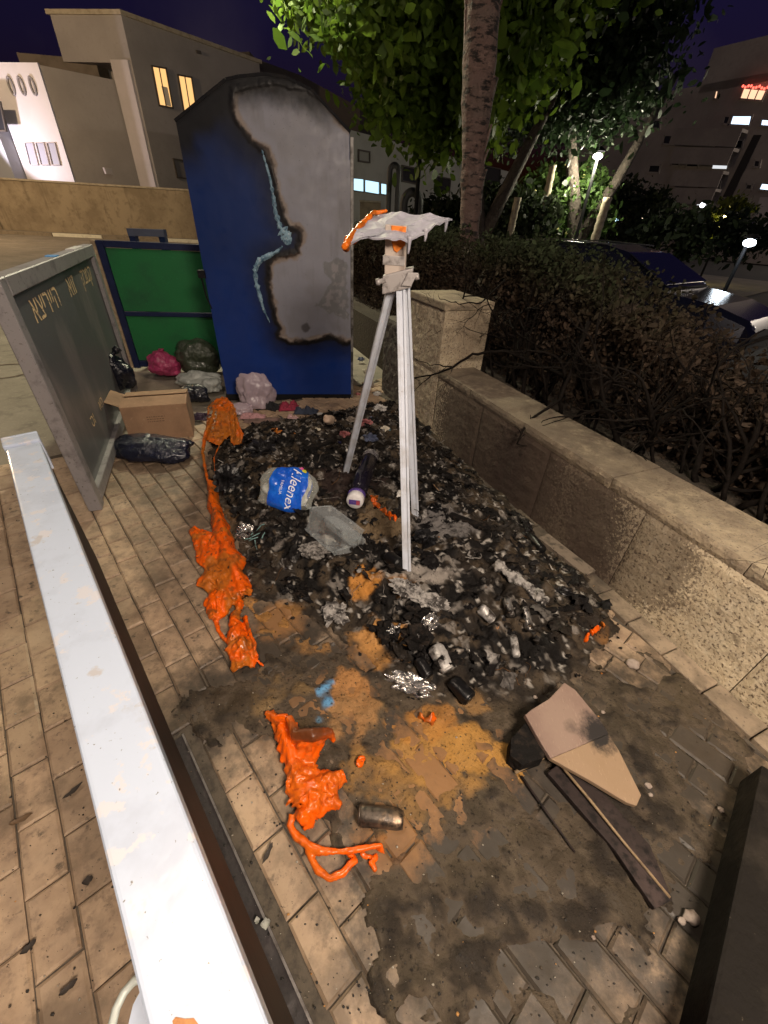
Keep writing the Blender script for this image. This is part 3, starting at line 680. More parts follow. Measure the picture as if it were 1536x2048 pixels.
for k in range(46):
    s0 = -3.3 + k * .088 + rr.uniform(-.08, .08); mb = MB()
    branch(mb, SN(s0, W0 + .45 + rr.uniform(0, .12), .5), WD * rr.gauss(0, .5) + WN * rr.uniform(-.2, .12) + np.array([0, 0, 1]), rr.uniform(.6, 1.05), rr.uniform(.010, .019), 2, rr)
    mb.build('branch', M_twig, hedge, smooth=True)
for pts, r in [([SN(-2.1, W0 + .5, .75), PP(1010, 700, SN(0, W0 + .42), WN), PP(945, 708, SN(0, W0 + .2), WN), PP(905, 735, SN(0, W0 - .02), WN), PP(860, 752, SN(0, W0 - .1), WN), PP(822, 756, SN(0, W0 - .14), WN)], .015),
               ([PP(905, 735, SN(0, W0 - .02), WN), PP(862, 728, SN(0, W0 - .06), WN), PP(832, 720, SN(0, W0 - .1), WN)], .006), ([PP(862, 752, SN(0, W0 - .1), WN), PP(840, 770, SN(0, W0 - .14), WN), PP(824, 786, SN(0, W0 - .16), WN)], .005),
               ([PP(1180, 640, SN(0, W0 + .5), WN), PP(1120, 800, SN(0, W0 + .36), WN), PP(1062, 838, SN(0, W0 + .1), WN), PP(1045, 862, SN(0, W0 - .03), WN), PP(1034, 888, SN(0, W0 - .05), WN)], .014),
               ([PP(1010, 560, SN(0, W0 + .5), WN), PP(960, 608, SN(0, W0 + .2), WN), PP(920, 606, SN(0, W0 - .0), WN), PP(880, 598, SN(0, W0 - .06), WN)], .007)]:
    P4 = [np.array(p) for p in pts]; fine = []
    for i in range(len(P4) - 1):
        for t in np.linspace(0, 1, 6)[:-1]: fine.append(P4[i] * (1 - t) + P4[i + 1] * t + np.array([rr.gauss(0, .004)] * 3))
    fine.append(P4[-1]); mb = MB(); mb.tube(fine, list(np.linspace(r, r * .35, len(fine))), 6)
    for _ in range(4):
        q = fine[rr.randrange(len(fine) // 2, len(fine))]; branch(mb, q, (rr.gauss(0, 1), rr.gauss(0, 1), rr.uniform(-.6, .8)), rr.uniform(.05, .13), r * .35, 0, rr)
    mb.build('branch', M_twig, hedge, smooth=True)

# ================================================================== blue collection container
M_blue = mat('container_paint_mat', rough=.5, attr='Col', layers=[(90, (.01, .012, .02), .66, .78, 3)], bump=(140, .15, .002), rough_var=.12, spec=.25)
c0, c1 = P(455, 795), P(703, 795)
ux = (c1 - c0); CWd = np.linalg.norm(ux); ux /= CWd; uy = np.array([-ux[1], ux[0], 0]); uz = np.array([0, 0, 1.0])
def onfront(px, py):
    p = PP(px, py, c0, uy) - c0; return p @ ux, p[2]
cont = thing('collection_container', c0 + ux * CWd / 2 + uy * .5, 'tall blue metal collection container with its paint burnt off to bare grey', 'container')
outl = [onfront(*q) for q in [(455, 795), (703, 795), (699, 262), (655, 214), (622, 178), (572, 154), (530, 147), (478, 152), (452, 158), (349, 240)]]
outl = [(0, 0), (CWd, 0)] + outl[2:9] + [(0, outl[9][1])]
DEP = 1.0
# front sheet: fine grid clipped to the outline, painted per vertex
gx = np.arange(0, CWd + 1e-6, CWd / 170); gz = np.arange(0, 2.46, .0078)
GX, GZ = np.meshgrid(gx, gz, indexing='ij')
gray = np.array([onfront(*q) for q in [(468, 186), (500, 178), (560, 172), (612, 182), (650, 210), (690, 258), (720, 280), (720, 672), (694, 682), (660, 668), (620, 678), (580, 680), (562, 672), (566, 655), (556, 640), (548, 600), (542, 560), (541, 530), (560, 518), (600, 508), (604, 470), (598, 455), (580, 452), (568, 420), (560, 380), (548, 330), (536, 300), (510, 280), (488, 250), (470, 220)]])
gd = sdist(GX, GZ, gray)
q3 = np.stack([GX, GZ, GX * 0], -1)
gd = gd + .035 * (fbm(q3 * 14, 4) - .5) + .02 * (fbm(q3 * 45, 3) - .5)
edge_c = sdist(GX, GZ, np.array(outl))
cc = np.zeros(GX.shape + (3,)); cc[:] = (.007, .034, .20)
def mx(f, c):
    global cc
    f = np.clip(f, 0, 1)[..., None]; cc = cc * (1 - f) + np.array(c) * f
mx(sm(.4, .7, fbm(q3 * 5, 4)) * .35, (.012, .03, .15))
mx(sm(.55, 1.5, GZ + .3 * (fbm(q3 * 3, 3) - .5)) * .6, (.006, .018, .07))
mx(sm(1.7, 2.15, GZ + .2 * (fbm(q3 * 4, 3) - .5)) * .75, (.006, .008, .018))
mx(sm(-.30, -.02, gd) * .78, (.007, .008, .012))
mx(sm(-.07, -.035, gd), (.010, .009, .010))
mx(sm(-.022 , -.004, gd + .03 * (fbm(q3 * 26, 4) - .5)), (.05, .034, .026))
mx(sm(-.008, .012, gd + .05 * (fbm(q3 * 18 + 3, 4) - .5)), (.25, .205, .175))
mx(sm(.004, .035, gd + .05 * (fbm(q3 * 12 + 31, 4) - .5)), (.262, .266, .31))
mx(sm(.04, .1, gd) * sm(.4, .65, fbm(q3 * 4 + 4, 5)) * .5, (.21, .205, .215))
flk = np.array([onfront(*q) for q in [(642, 528), (672, 515), (694, 524), (697, 640), (664, 628), (630, 612), (645, 590), (662, 560), (648, 540)]])
fd = sdist(GX, GZ, flk) + .05 * (fbm(q3 * 30, 3) - .5)
mx(sm(0, .01, fd) * .75, (.16, .165, .165)); mx(sm(.01, .03, fd) * sm(.5, .6, fbm(q3 * 34 + 3, 3)) * .7, (.3, .28, .29))
sx, sz_ = onfront(611, 655); mx(sm(.05, .03, np.hypot(GX - sx, GZ - sz_) + .03 * (fbm(q3 * 40, 3) - .5)) * .8, (.05, .045, .045))
mx(sm(.20, .08, edge_c + .12 * (fbm(q3 * 9, 5) - .5)) * sm(1.85, 2.12, GZ - .35 * (GX / CWd - .3)) * .97, (.008, .008, .009))
mx(sm(.55, .7, fbm(q3 * np.array([22, 5, 1]) + 8, 4)) * sm(.0, .06, gd) * sm(.35, .12, edge_c) * .25, (.10, .095, .10))
mx(sm(.5, .68, fbm(q3 * 9 + 55, 5)) * (gd > .02) * .12, (.2, .19, .20))
mx(sm(.62, .75, fbm(np.stack([GX * 50, GZ * 6, GX * 0], -1), 3)) * (gd > .05) * .12, (.15, .14, .14))
warp = .012 * (fbm(q3 * 3.2 + 61, 3) - .5) * sm(-.5, .1, gd)
rel = warp + np.where(gd < 0, -.003, 0.0) * sm(0, -.008, gd) + .0025 * (fbm(q3 * 6 + 30, 3) - .5) + sm(-.05, -.02, gd) * sm(.01, -.01, gd) * -.006 * fbm(q3 * 40, 3)
ng, nz_ = GX.shape; ii = np.arange(ng * nz_).reshape(ng, nz_)
cen = lambda A: (A[:-1, :-1] + A[1:, :-1] + A[1:, 1:] + A[:-1, 1:]) / 4
kp = in_poly(cen(GX), cen(GZ), np.array(outl))
qd = np.stack([ii[:-1, :-1], ii[1:, :-1], ii[1:, 1:], ii[:-1, 1:]], -1)[kp]
W3 = c0 + GX[..., None] * ux + GZ[..., None] * uz + rel[..., None] * uy
us = np.unique(qd); rm = np.full(ng * nz_, -1); rm[us] = np.arange(len(us))
raw('front_panel', W3.reshape(-1, 3)[us], rm[qd], M_blue, cont, cc.reshape(-1, 3)[us], smooth=True)
M_bluep = mat('container_side_mat', (.008, .024, .15), .55, layers=[(5, (.01, .012, .02), .42, .6, 5)], bump=(90, .2, .003))
M_char = mat('charred_metal_mat', (.007, .007, .009), .8, layers=[(14, (.018, .015, .014), .5, .7, 6)], bump=(50, .6, .006), spec=.2)
body = MB(); body.prism([c0 + ux * a + uz * b + uy * .006 for a, b in outl], uy * DEP); body.build('body', M_bluep, cont)
rim = MB(); pl = outl[2:]
pl = [outl[1]] + pl[:]
top_pts = outl[2:]
for k in range(len(top_pts) - 1):
    a, b = np.array(top_pts[k]), np.array(top_pts[k + 1]); A = c0 + ux * a[0] + uz * (a[1] - .012); B = c0 + ux * b[0] + uz * (b[1] - .012)
    t = (B - A) / np.linalg.norm(B - A); nrm = np.cross(t, uy); nrm *= np.sign(nrm[2] + 1e-9)
    rim.hexa([A - uy * .012, B - uy * .012, B + uy * (DEP + .03), A + uy * (DEP + .03), A - uy * .012 + nrm * .018, B - uy * .012 + nrm * .018, B + uy * (DEP + .03) + nrm * .018, A + uy * (DEP + .03) + nrm * .018])
rim.build('roof', M_char, cont)
tr = MB(); tr.box(c0 + ux * (CWd + .006) + uz * 1.06 - uy * .006 + uy * .03, ux * .012, uy * .035, uz * 1.05); tr.build('corner_trim', mat('grey_trim_mat', (.2, .19, .18), .5, .3, layers=[(9, (.04, .035, .03), .45, .6, 6)]), cont)
ba = MB(); ba.box(c0 + ux * CWd / 2 + uy * .5 - uz * .02 + uz * .03, ux * (CWd / 2 + .01), uy * .51, uz * .028); ba.build('base_frame', M_char, cont)
# curled lifted paint along the burn edge
M_curl = mat('curled_paint_mat', (.26, .42, .53), .6, layers=[(22, (.07, .15, .23), .46, .62, 6), (60, (.52, .62, .68), .56, .72, 4), (45, (.02, .03, .05), .6, .7, 4)], bump=(90, 1, .006))
def curl(pts, w0, seed):
    mb = MB(); pts = [np.array(onfront(*p)) for p in pts]; fp = []
    for i in range(len(pts) - 1):
        for t in np.linspace(0, 1, 7)[:-1]: fp.append(pts[i] * (1 - t) + pts[i + 1] * t)
    fp.append(pts[-1]); V, Fq = [], []; n = len(fp); m_ = 5
    for i, p in enumerate(fp):
        t = fp[min(i + 1, n - 1)] - fp[max(0, i - 1)]; t /= np.linalg.norm(t) + 1e-9; q = np.array([-t[1], t[0]])
        w = w0[min(len(w0) - 1, int(i / n * len(w0)))] * (.85 + .9 * noise.noise(Vector((i * .7, seed, 0))) + .5 * noise.noise(Vector((i * 1.9, seed, 4)))) * (1 if 0 < i < n - 1 else .2)
        for j in range(m_):
            a = j / (m_ - 1); off = (a - .5) * w; lift = .006 + .016 * math.sin(a * math.pi) + .006 * noise.noise(Vector((i * .9, j, seed)))
            pp = p + q * off; V.append(c0 + ux * pp[0] + uz * pp[1] - uy * lift)
    for i in range(n - 1):
        for j in range(m_ - 1): Fq.append((i * m_ + j, (i + 1) * m_ + j, (i + 1) * m_ + j + 1, i * m_ + j + 1))
    mb.add(V, Fq); mb.build('paint_curl', M_curl, cont, smooth=True)
curl([(524, 300), (531, 325), (541, 360), (547, 395), (551, 425), (560, 452)], [.02, .026, .03, .04, .045], 1)
curl([(556, 448), (566, 462), (574, 475), (576, 490)], [.05, .1, .11, .08], 2)
curl([(566, 492), (556, 502), (540, 510), (520, 520), (510, 538)], [.02, .03, .04, .05, .05], 3)
curl([(510, 535), (512, 562), (520, 592), (527, 618), (540, 645)], [.05, .045, .04, .03, .015], 4)
# latch on the left side
mb = MB(); mb.box(c0 - ux * .02 + uz * 1.13, ux * .03, uy * .03, uz * .03); mb.tube([c0 - ux * .03 + uz * 1.1, c0 - ux * .02 + uz * .95, c0 + ux * .01 + uz * .85], .007, 6); mb.build('latch', M_char, cont)

# ================================================================== grey framed panel on the left (side of a recycling cage)
M_gframe = mat('grey_frame_mat', (.30, .285, .29), .45, .2, layers=[(10, (.16, .15, .155), .5, .7, 5), (60, (.08, .07, .065), .6, .75, 4)], bump=(90, .15, .002))
M_gpanel = mat('grey_panel_mat', (.105, .11, .115), .42, layers=[(5, (.11, .112, .115), .42, .65, 5), (90, (.28, .27, .26), .66, .78, 3), (2.5, (.2, .18, .18), .55, .7, 6, (1, 1, .3))], bump=(30, .12, .004))
b0, b1 = P(205, 1020), P(276, 777); bx = b1 - b0; BL = np.linalg.norm(bx) ; bx /= BL; bn_ = np.array([bx[1], -bx[0], 0])   # bn_ faces the fire
if bn_ @ WN < 0: bn_ = -bn_
ph = 1.30; pth = .075; fr = .085
pan = thing('cage_panel', b0 + bx * .8 - bn_ * pth / 2, 'grey steel framed panel with worn yellow lettering standing left of the cardboard box', 'panel')
for nm, bxs in dict(frame_post=[(fr / 2, ph / 2, fr / 2, ph / 2), (BL - fr / 2, ph / 2, fr / 2, ph / 2)], frame_rail=[(BL / 2, ph - fr / 2, BL / 2 - fr - .002, fr / 2), (BL / 2, .03 + fr / 2, BL / 2 - fr - .002, fr / 2)]).items():
    for (x, zc, hx, hz) in bxs:
        mb = MB(); mb.box(b0 + bx * x - bn_ * pth / 2 + uz * zc, bx * hx, bn_ * pth / 2, uz * hz); mb.build(nm, M_gframe, pan, bevel=.005, seg=1)
mb = MB(); x0, x1, z0, z1 = fr, BL - fr, .03 + fr, ph - fr
mb.box(b0 + bx * (x0 + x1) / 2 - bn_ * .045 + uz * (z0 + z1) / 2, bx * ((x1 - x0) / 2), bn_ * .012, uz * ((z1 - z0) / 2)); mb.build('sheet', M_gpanel, pan)
M_yel = mat('worn_yellow_print_mat', (.85, .62, .33), .6, layers=[(45, (.2, .19, .18), .53, .62, 4)])
def panel_text(body, size, cx, cz, ang=0.0, shear=0):
    v, f = text_mesh(body, size, shear)
    ca, sa = math.cos(ang), math.sin(ang)
    mb = MB(); mb.add([b0 + bx * (cx + p[0] * ca - p[1] * sa) + uz * (cz + p[0] * sa + p[1] * ca) - bn_ * .0315 for p in v], f); mb.build('lettering', M_yel, pan)
panel_text('\u05d4\u05d9\u05d9\u05e8\u05d9\u05e6\u05d0'[::-1], .19, BL * .27, 1.10); panel_text('\u05d0\u05d5\u05d6', .19, BL * .56, 1.105); panel_text('\u05e7\u05d1\u05de\u05e7', .17, BL * .80, 1.11)
panel_text('\u05e1\u05d5', .12, .62, .36, .0); panel_text('\u05d0\u05d7', .11, .95, .36, .0)
for k, (x, l, m_) in enumerate([(.38, .07, (.10, .32, .65)), (.95, .28, (.6, .58, .56))]):
    mb = MB(); mb.box(b0 + bx * (BL * (.48 if k == 0 else .78)) - bn_ * pth / 2 + uz * (ph + .003), bx * l * .6, bn_ * .03, uz * .003); mb.build('sticker', mat('sticker_mat', m_, .5), pan)

# ================================================================== green panel with a blue frame
M_green = mat('green_panel_mat', (.012, .16, .045), .5, layers=[(3, (.014, .10, .04), .45, .7, 4), (60, (.02, .2, .07), .6, .75, 3)], bump=(60, .12, .002))
M_bframe = mat('blue_frame_mat', (.004, .011, .055), .45, layers=[(12, (.01, .02, .075), .5, .7, 4)])
M_tan = mat('tan_edge_mat', (.40, .30, .19), .7, layers=[(14, (.25, .19, .12), .45, .65, 4)])
g0, g1 = P(270, 735), P(430, 735); gx_ = g1 - g0; gx_ /= np.linalg.norm(gx_); gy_ = np.array([-gx_[1], gx_[0], 0]); GW, GHt = 1.55, 1.29
gp_ = thing('green_panel', g0 + gx_ * GW / 2, 'green sheet panel in a dark blue frame behind the rubbish bags', 'panel')
bar = lambda nm, x, z, hx, hz, m=M_bframe, d=.025: MB().box(g0 + gx_ * x + gy_ * 0.0 + uz * z, gx_ * hx, gy_ * d, uz * hz).build(nm, m, gp_, bevel=.004, seg=1)
bar('frame_post', .035, GHt / 2, .035, GHt / 2); bar('frame_post', GW - .035, GHt / 2, .035, GHt / 2)
bar('frame_rail', GW / 2, GHt - .03, GW / 2 - .072, .03); bar('frame_rail', GW / 2, .05, GW / 2 - .072, .035); bar('mid_rail', GW / 2, .60, GW / 2 - .072, .022)
bar('sheet', GW / 2, (.087 + .576) / 2, GW / 2 - .072, .244, M_green, .008); bar('sheet', GW / 2, (.624 + 1.228) / 2, GW / 2 - .072, .300, M_green, .008)
bar('edge_strip', -.024, GHt / 2 - .0, .022, GHt / 2, M_tan, .03)
# dark square hoop rising behind it
mb = MB(); A = PD(272, 492, 6.2); B = PD(330, 492, 6.2); hz = 1.6 - A[2] + A[2]
zt = PD(300, 458, 6.2)[2]; zb = 0
for p in (A, B): mb.box((p[0], p[1], zt / 2 - .035), (.035, 0, 0), (0, .035, 0), (0, 0, zt / 2 - .037))
mb.box(((A[0] + B[0]) / 2, (A[1] + B[1]) / 2, zt - .035), (np.linalg.norm(B - A) / 2 + .035) * (B - A) / np.linalg.norm(B - A) * np.array([1, 1, 0]), (0, .035, 0), (0, 0, .035))
mb.box(((A[0] + B[0]) / 2, (A[1] + B[1]) / 2 + .01, .75), (np.linalg.norm(B - A) / 2 - .04) * (B - A) / np.linalg.norm(B - A) * np.array([1, 1, 0]), (0, .02, 0), (0, 0, .03))
tag(mb.build('metal_hoop', M_bframe), 'dark blue square metal hoop rising behind the green panel', 'barrier')

# ================================================================== white barrier beam
M_white = mat('white_beam_mat', (.45, .51, .63), .2, layers=[(7, (.41, .46, .57), .5, .62, 5), (22, (.52, .52, .57), .58, .62, 4), (130, (.2, .19, .18), .69, .75, 2), (16, (.42, .41, .43), .64, .70, 5), (5, (.40, .42, .48), .62, .72, 6, (1, 1, 1))], bump=(4, .25, .02), bump2=(14, .06, .003), spec=.35)
M_bshade = mat('beam_shade_mat', (.022, .014, .012), .6, layers=[(9, (.012, .009, .008), .45, .65, 5), (50, (.09, .07, .065), .70, .78, 4)], bump=(40, .3, .003), spec=.2)  # beam's unlit side: its shade is put into this near-black colour
M_rust = mat('rust_mat', (.42, .19, .07), .8, layers=[(50, (.25, .1, .04), .45, .65, 4)], bump=(120, .5, .002))
bt = .90; vL, vR = -.150, -.052
uend = float(((P(30, 893, bt)) @ PU))
beam = thing('barrier_beam', UV(0, -.1, 0), 'thick white painted steel barrier beam crossing the foreground on the left', 'barrier')
hw = (vR - vL) / 2; vc = (vL + vR) / 2
mb = MB(); mb.box(UV((uend + .9) / 2, vc, bt - .03), PU * ((.9 - uend) / 2), PVv * hw, (0, 0, .03)); mb.build('beam_tube', M_white, beam, bevel=.007, seg=3)
mb = MB(); mb.box(UV((uend + .9) / 2, vc, (bt - .0605 + .34) / 2), PU * ((.9 - uend) / 2), PVv * (hw - .004), (0, 0, (bt - .0605 - .34) / 2)); mb.build('beam_shade_side', M_bshade, beam)
mb = MB(); mb.box(UV(uend - .035, vc, bt - .053), PU * .034, PVv * (hw + .004), (0, 0, .062)); mb.box(UV(uend - .078, vc, bt - .053), PU * .0075, PVv * (hw + .004), (0, 0, .062)); mb.build('end_cap', M_white, beam, bevel=.005)
mb = MB(); pts = [P(x, y, .76) for x, y in [(214, 2110), (222, 2060), (232, 2018), (248, 1985), (268, 1962), (296, 1950)]]
mb.tube(pts, .0055, 10); mb.build('handle_loop', mat('grey_handle_mat', (.40, .43, .40), .35, layers=[(20, (.25, .26, .24), .5, .7, 4)]), beam, smooth=True)
mb = MB(); mb.prism([P(x, y, .755) for x, y in [(250, 2110), (256, 2060), (268, 2010), (292, 1965), (330, 1965), (330, 2110)]], (0, 0, .004)); mb.build('handle_plate', M_white, beam)
rp = [UV(*(P(x, y, bt) @ PU, P(x, y, bt) @ PVv), bt + .0008) for x, y in [(345, 2042), (352, 2034), (372, 2038), (388, 2036), (398, 2050), (380, 2070), (350, 2068)]]
mb = MB(); mb.add(rp, [tuple(range(len(rp)))]); mb.build('rust_patch', M_rust, beam)
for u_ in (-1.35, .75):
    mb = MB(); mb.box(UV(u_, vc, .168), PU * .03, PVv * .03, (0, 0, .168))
    if u_ > 0: mb.build('post', M_bshade, beam)
# bird droppings / pale paint runs on the beam
M_drop = mat('pale_drip_mat', (.85, .80, .66), .3)

# ================================================================== tripod stand with melted sign plate
M_alu = mat('aluminium_mat', (.56, .60, .68), .42, .05, layers=[(8, (.44, .45, .48), .48, .66, 5), (70, (.22, .2, .19), .66, .78, 3), (3, (.40, .36, .31), .58, .74, 4)], bump=(120, .12, .001))
M_postw = mat('scorched_post_mat', (.52, .44, .38), .6, layers=[(14, (.28, .22, .19), .48, .64, 6, (1, 1, .4)), (50, (.12, .1, .09), .62, .74, 4), (6, (.62, .54, .46), .55, .7, 4)], bump=(90, .3, .002))
M_clamp = mat('clamp_mat', (.42, .39, .38), .5, .3, layers=[(30, (.2, .18, .17), .52, .7, 5)], bump=(80, .3, .002))
M_plate = mat('melted_plate_mat', (.44, .43, .49), .62, layers=[(6, (.30, .30, .35), .46, .64, 6, (1, 2.2, 1)), (28, (.16, .15, .16), .66, .76, 4), (15, (.6, .58, .6), .6, .75, 4)], bump=(16, .4, .01))
M_orange = mat('orange_plastic_mat', rough=.36, attr='Col', layers=[(120, (.06, .025, .01), .74, .78, 3)], bump=(45, .2, .003), rough_var=.18, spec=.45, transl=.12)
M_orange_flat = mat('orange_film_mat', (.80, .21, .012), .45, layers=[(40, (.5, .12, .01), .5, .7, 4)])
T0 = PG(815, 1143); TL = PG(690, 938); TR = PG(828, 1030)
J = (T0 + TL + np.array([.30, 2.35, 0])) / 3
jx = np.array([.035, 2.2, 0.0])
d_ = ray(796, 560); J = O + d_ * (2.12 / math.hypot(d_[0], d_[1]))
tri_ = thing('tripod_stand', (J[0], J[1], 0), 'white aluminium tripod stand with a half melted sign plate rising out of the ashes', 'tripod')
def profile_leg(a, b, w, d, side, nm='leg'):
    """channel section: two flanges with a groove between, like a drawn aluminium profile"""
    a, b = np.array(a), np.array(b); t = b - a; L = np.linalg.norm(t); t /= L
    s = np.array(side, float); s -= t * (s @ t); s /= np.linalg.norm(s); u = np.cross(t, s); c = (a + b) / 2
    mb = MB(); mb.box(c, s * w, u * (d * .45), t * L / 2)
    for k in (-1, 1): mb.box(c + s * k * w * .72, s * w * .30, u * d, t * (L / 2 - .001))
    return mb.build(nm, M_alu, tri_, bevel=.0015, seg=1)
down = np.array([0, 0, -.05])
profile_leg(J + [.012, -.02, -.0], T0 + down * .6, .021, .014, _rt)
profile_leg(J + [-.028, .0, -.03], TL + down, .020, .014, _rt + np.array([0, .2, 0]))
profile_leg(J + [.035, .03, -.02], TR + np.array([.012, 0, -.03]), .022, .014, _rt)
jt = PD(792, 478, 2.12)
mb = MB(); pb = J + np.array([-.012, 0, -.03]); mb.box((pb + jt) / 2 + [0, 0, .02], _rt * .046, np.cross(_rt, (0, 0, 1)) * .040, (jt - pb) / 2 + [0, 0, .03]); mb.build('post', M_postw, tri_, bevel=.004)
mb = MB(); mb.box(J + [-.0, .0, .0], _rt * .066 + np.array([0, 0, .018]), np.cross(_rt, (0, 0, 1)) * .062, (0, 0, .038)); mb.build('clamp', M_clamp, tri_, bevel=.006)
for (x, y, x2, y2) in [(772, 560, 752, 565), (818, 557, 838, 552)]:
    A = PD(x, y, 2.06); B = PD(x2, y2, 2.06); mb = MB(); mb.tube([A, A * .4 + B * .6, A * .35 + B * .65, B], [.010, .010, .015, .013], 10); mb.build('bolt', M_clamp, tri_, smooth=True)
for (x, y, x2, y2) in [(826, 545, 812, 572)]:
    A = PD(x, y, 2.05); B = PD(x2, y2, 2.05); mb = MB(); mb.box((A + B) / 2, _rt * .022, (0, .006, 0), (B - A) / 2); mb.build('bracket', M_clamp, tri_, bevel=.003)
# collar half way (thin dark gap) on the post
mb = MB(); pcol = PD(789, 520, 2.12); mb.box(pcol, _rt * .049, np.cross(_rt, (0, 0, 1)) * .043, (0, 0, .018)); mb.build('collar', M_clamp, tri_, bevel=.003)
# plate
pn = np.array([.04, .30, -.95]); pn /= np.linalg.norm(pn)
pc0 = PD(795, 458, 2.12)
cor = [PP(x, y, pc0, pn) for x, y in [(686, 492), (745, 424), (792, 428), (850, 436), (905, 436), (880, 449), (850, 466), (815, 481), (770, 479), (720, 472)]]
mb = MB(); ctr = sum(cor) / len(cor); rings = 7; V, Fq = [], []
nb = 60; per = []
for i in range(nb):
    t = i / nb * len(cor); k = int(t); f_ = t - k; per.append(cor[k] * (1 - f_) + cor[(k + 1) % len(cor)] * f_)
for side in (0, 1):
    for r_ in range(1, rings + 1):
        for i in range(nb):
            p = ctr + (per[i] - ctr) * r_ / rings; w = .016 * (noise.noise(Vector(p * 9)) + .6 * noise.noise(Vector(p * 25))) * (.4 + r_ / rings)
            V.append(p + pn * (-w) - pn * side * .007)
o1 = rings * nb
for side in (0, 1):
    b = side * o1
    for r_ in range(rings - 1):
        for i in range(nb): Fq.append((b + r_ * nb + i, b + r_ * nb + (i + 1) % nb, b + (r_ + 1) * nb + (i + 1) % nb, b + (r_ + 1) * nb + i))
    Fq.append(tuple(b + i for i in range(nb)))
for i in range(nb): Fq.append(((rings - 1) * nb + i, (rings - 1) * nb + (i + 1) % nb, o1 + (rings - 1) * nb + (i + 1) % nb, o1 + (rings - 1) * nb + i))
mb.add(V, Fq); mb.build('sign_plate', M_plate, tri_, smooth=False)
for (x, y, l) in [(893, 441, .042), (852, 463, .035), (819, 479, .05)]:
    p = PP(x, y, pc0, pn) + np.array([0, -.006, 0]); mb = MB(); mb.tube([p + [0, 0, .01], p, p - [0, 0, l * .6], p - [0.002, 0, l]], [.012, .009, .006, .004], 8); mb.build('drip', M_plate, tri_, smooth=True)
def ocol(co, no):
    t = fbm(co * 14 + 3, 4)[:, None]; t2 = fbm(co * 35 + 8, 3)[:, None]
    c = np.array((.80, .175, .008)) * (1 - sm(.5, .68, t) * .6) + np.array((.22, .07, .01)) * sm(.5, .68, t) * .6
    return c * (1 - sm(.66, .76, t2)) + np.array((.06, .03, .015)) * sm(.66, .76, t2)
mb = MB()
e0 = [PP(x, y, pc0, pn) + np.array([0, -.01, 0.0]) for x, y in [(690, 492), (706, 470), (725, 448), (748, 426), (775, 422)]]
mb.tube(e0, [.014, .016, .014, .012, .007], 8)
e1 = [PP(x, y, pc0, pn) + np.array([0, -.015, 0]) for x, y in [(688, 466), (700, 474), (712, 480)]]
mb.tube([e0[0], PD(692, 496, 2.05), PD(697, 480, 2.08), PD(715, 478, 2.1)], [.012, .016, .02, .012], 8)
melt('melted_rim', mb, M_orange, tri_, .005, .006, 40, 1, 4, ocol)
# orange residue on top of the post
mb = MB(); pf = np.cross(_rt, (0, 0, 1)); pf = pf * np.sign(pf @ np.array([0, -1, 0]))
zc = jt[2]; q = [(-.018, .05), (.045, .048), (.046, -.018), (.03, -.03), (.012, -.045), (-.002, -.038), (-.012, -.012)]
mb.prism([np.array([jt[0], jt[1], zc]) + _rt * (a - .002) + pf * .0405 + np.array([0, 0, b - .002]) for a, b in q], pf * .006); mb.build('melted_patch', M_orange_flat, tri_, bevel=.002)

# ================================================================== molten orange plastic
def strip_lumps(mb, pts, w, h, seed, lean=0.0):
    rr = random.Random(seed)
    for i in range(len(pts) - 1):
        a, b = np.array(pts[i]), np.array(pts[i + 1]); L = np.linalg.norm(b - a); n = max(2, int(L / .02))
        for k in range(n):
            t = k / n; p = a * (1 - t) + b * t; ww = w[i] * (1 - t) + w[i + 1] * t; hh = h[i] * (1 - t) + h[i + 1] * t
            r = ww * rr.uniform(.7, 1.2)
            an = rr.uniform(0, 3.14); tl = rr.gauss(0, .7); ca, sa, ct, st_ = math.cos(an), math.sin(an), math.cos(tl), math.sin(tl)
            mb.ico(p + np.array([rr.gauss(0, ww * .35), rr.gauss(0, ww * .35), hh * rr.uniform(.25, .6)]), (r * rr.uniform(.8, 1.25), r * rr.uniform(.3, .5), (hh + .01) * rr.uniform(.35, .8)), 2, .35, 2, rr.randrange(99), M=[[ca, -sa * ct, sa * st_], [sa, ca * ct, -ca * st_], [0, st_, ct]])
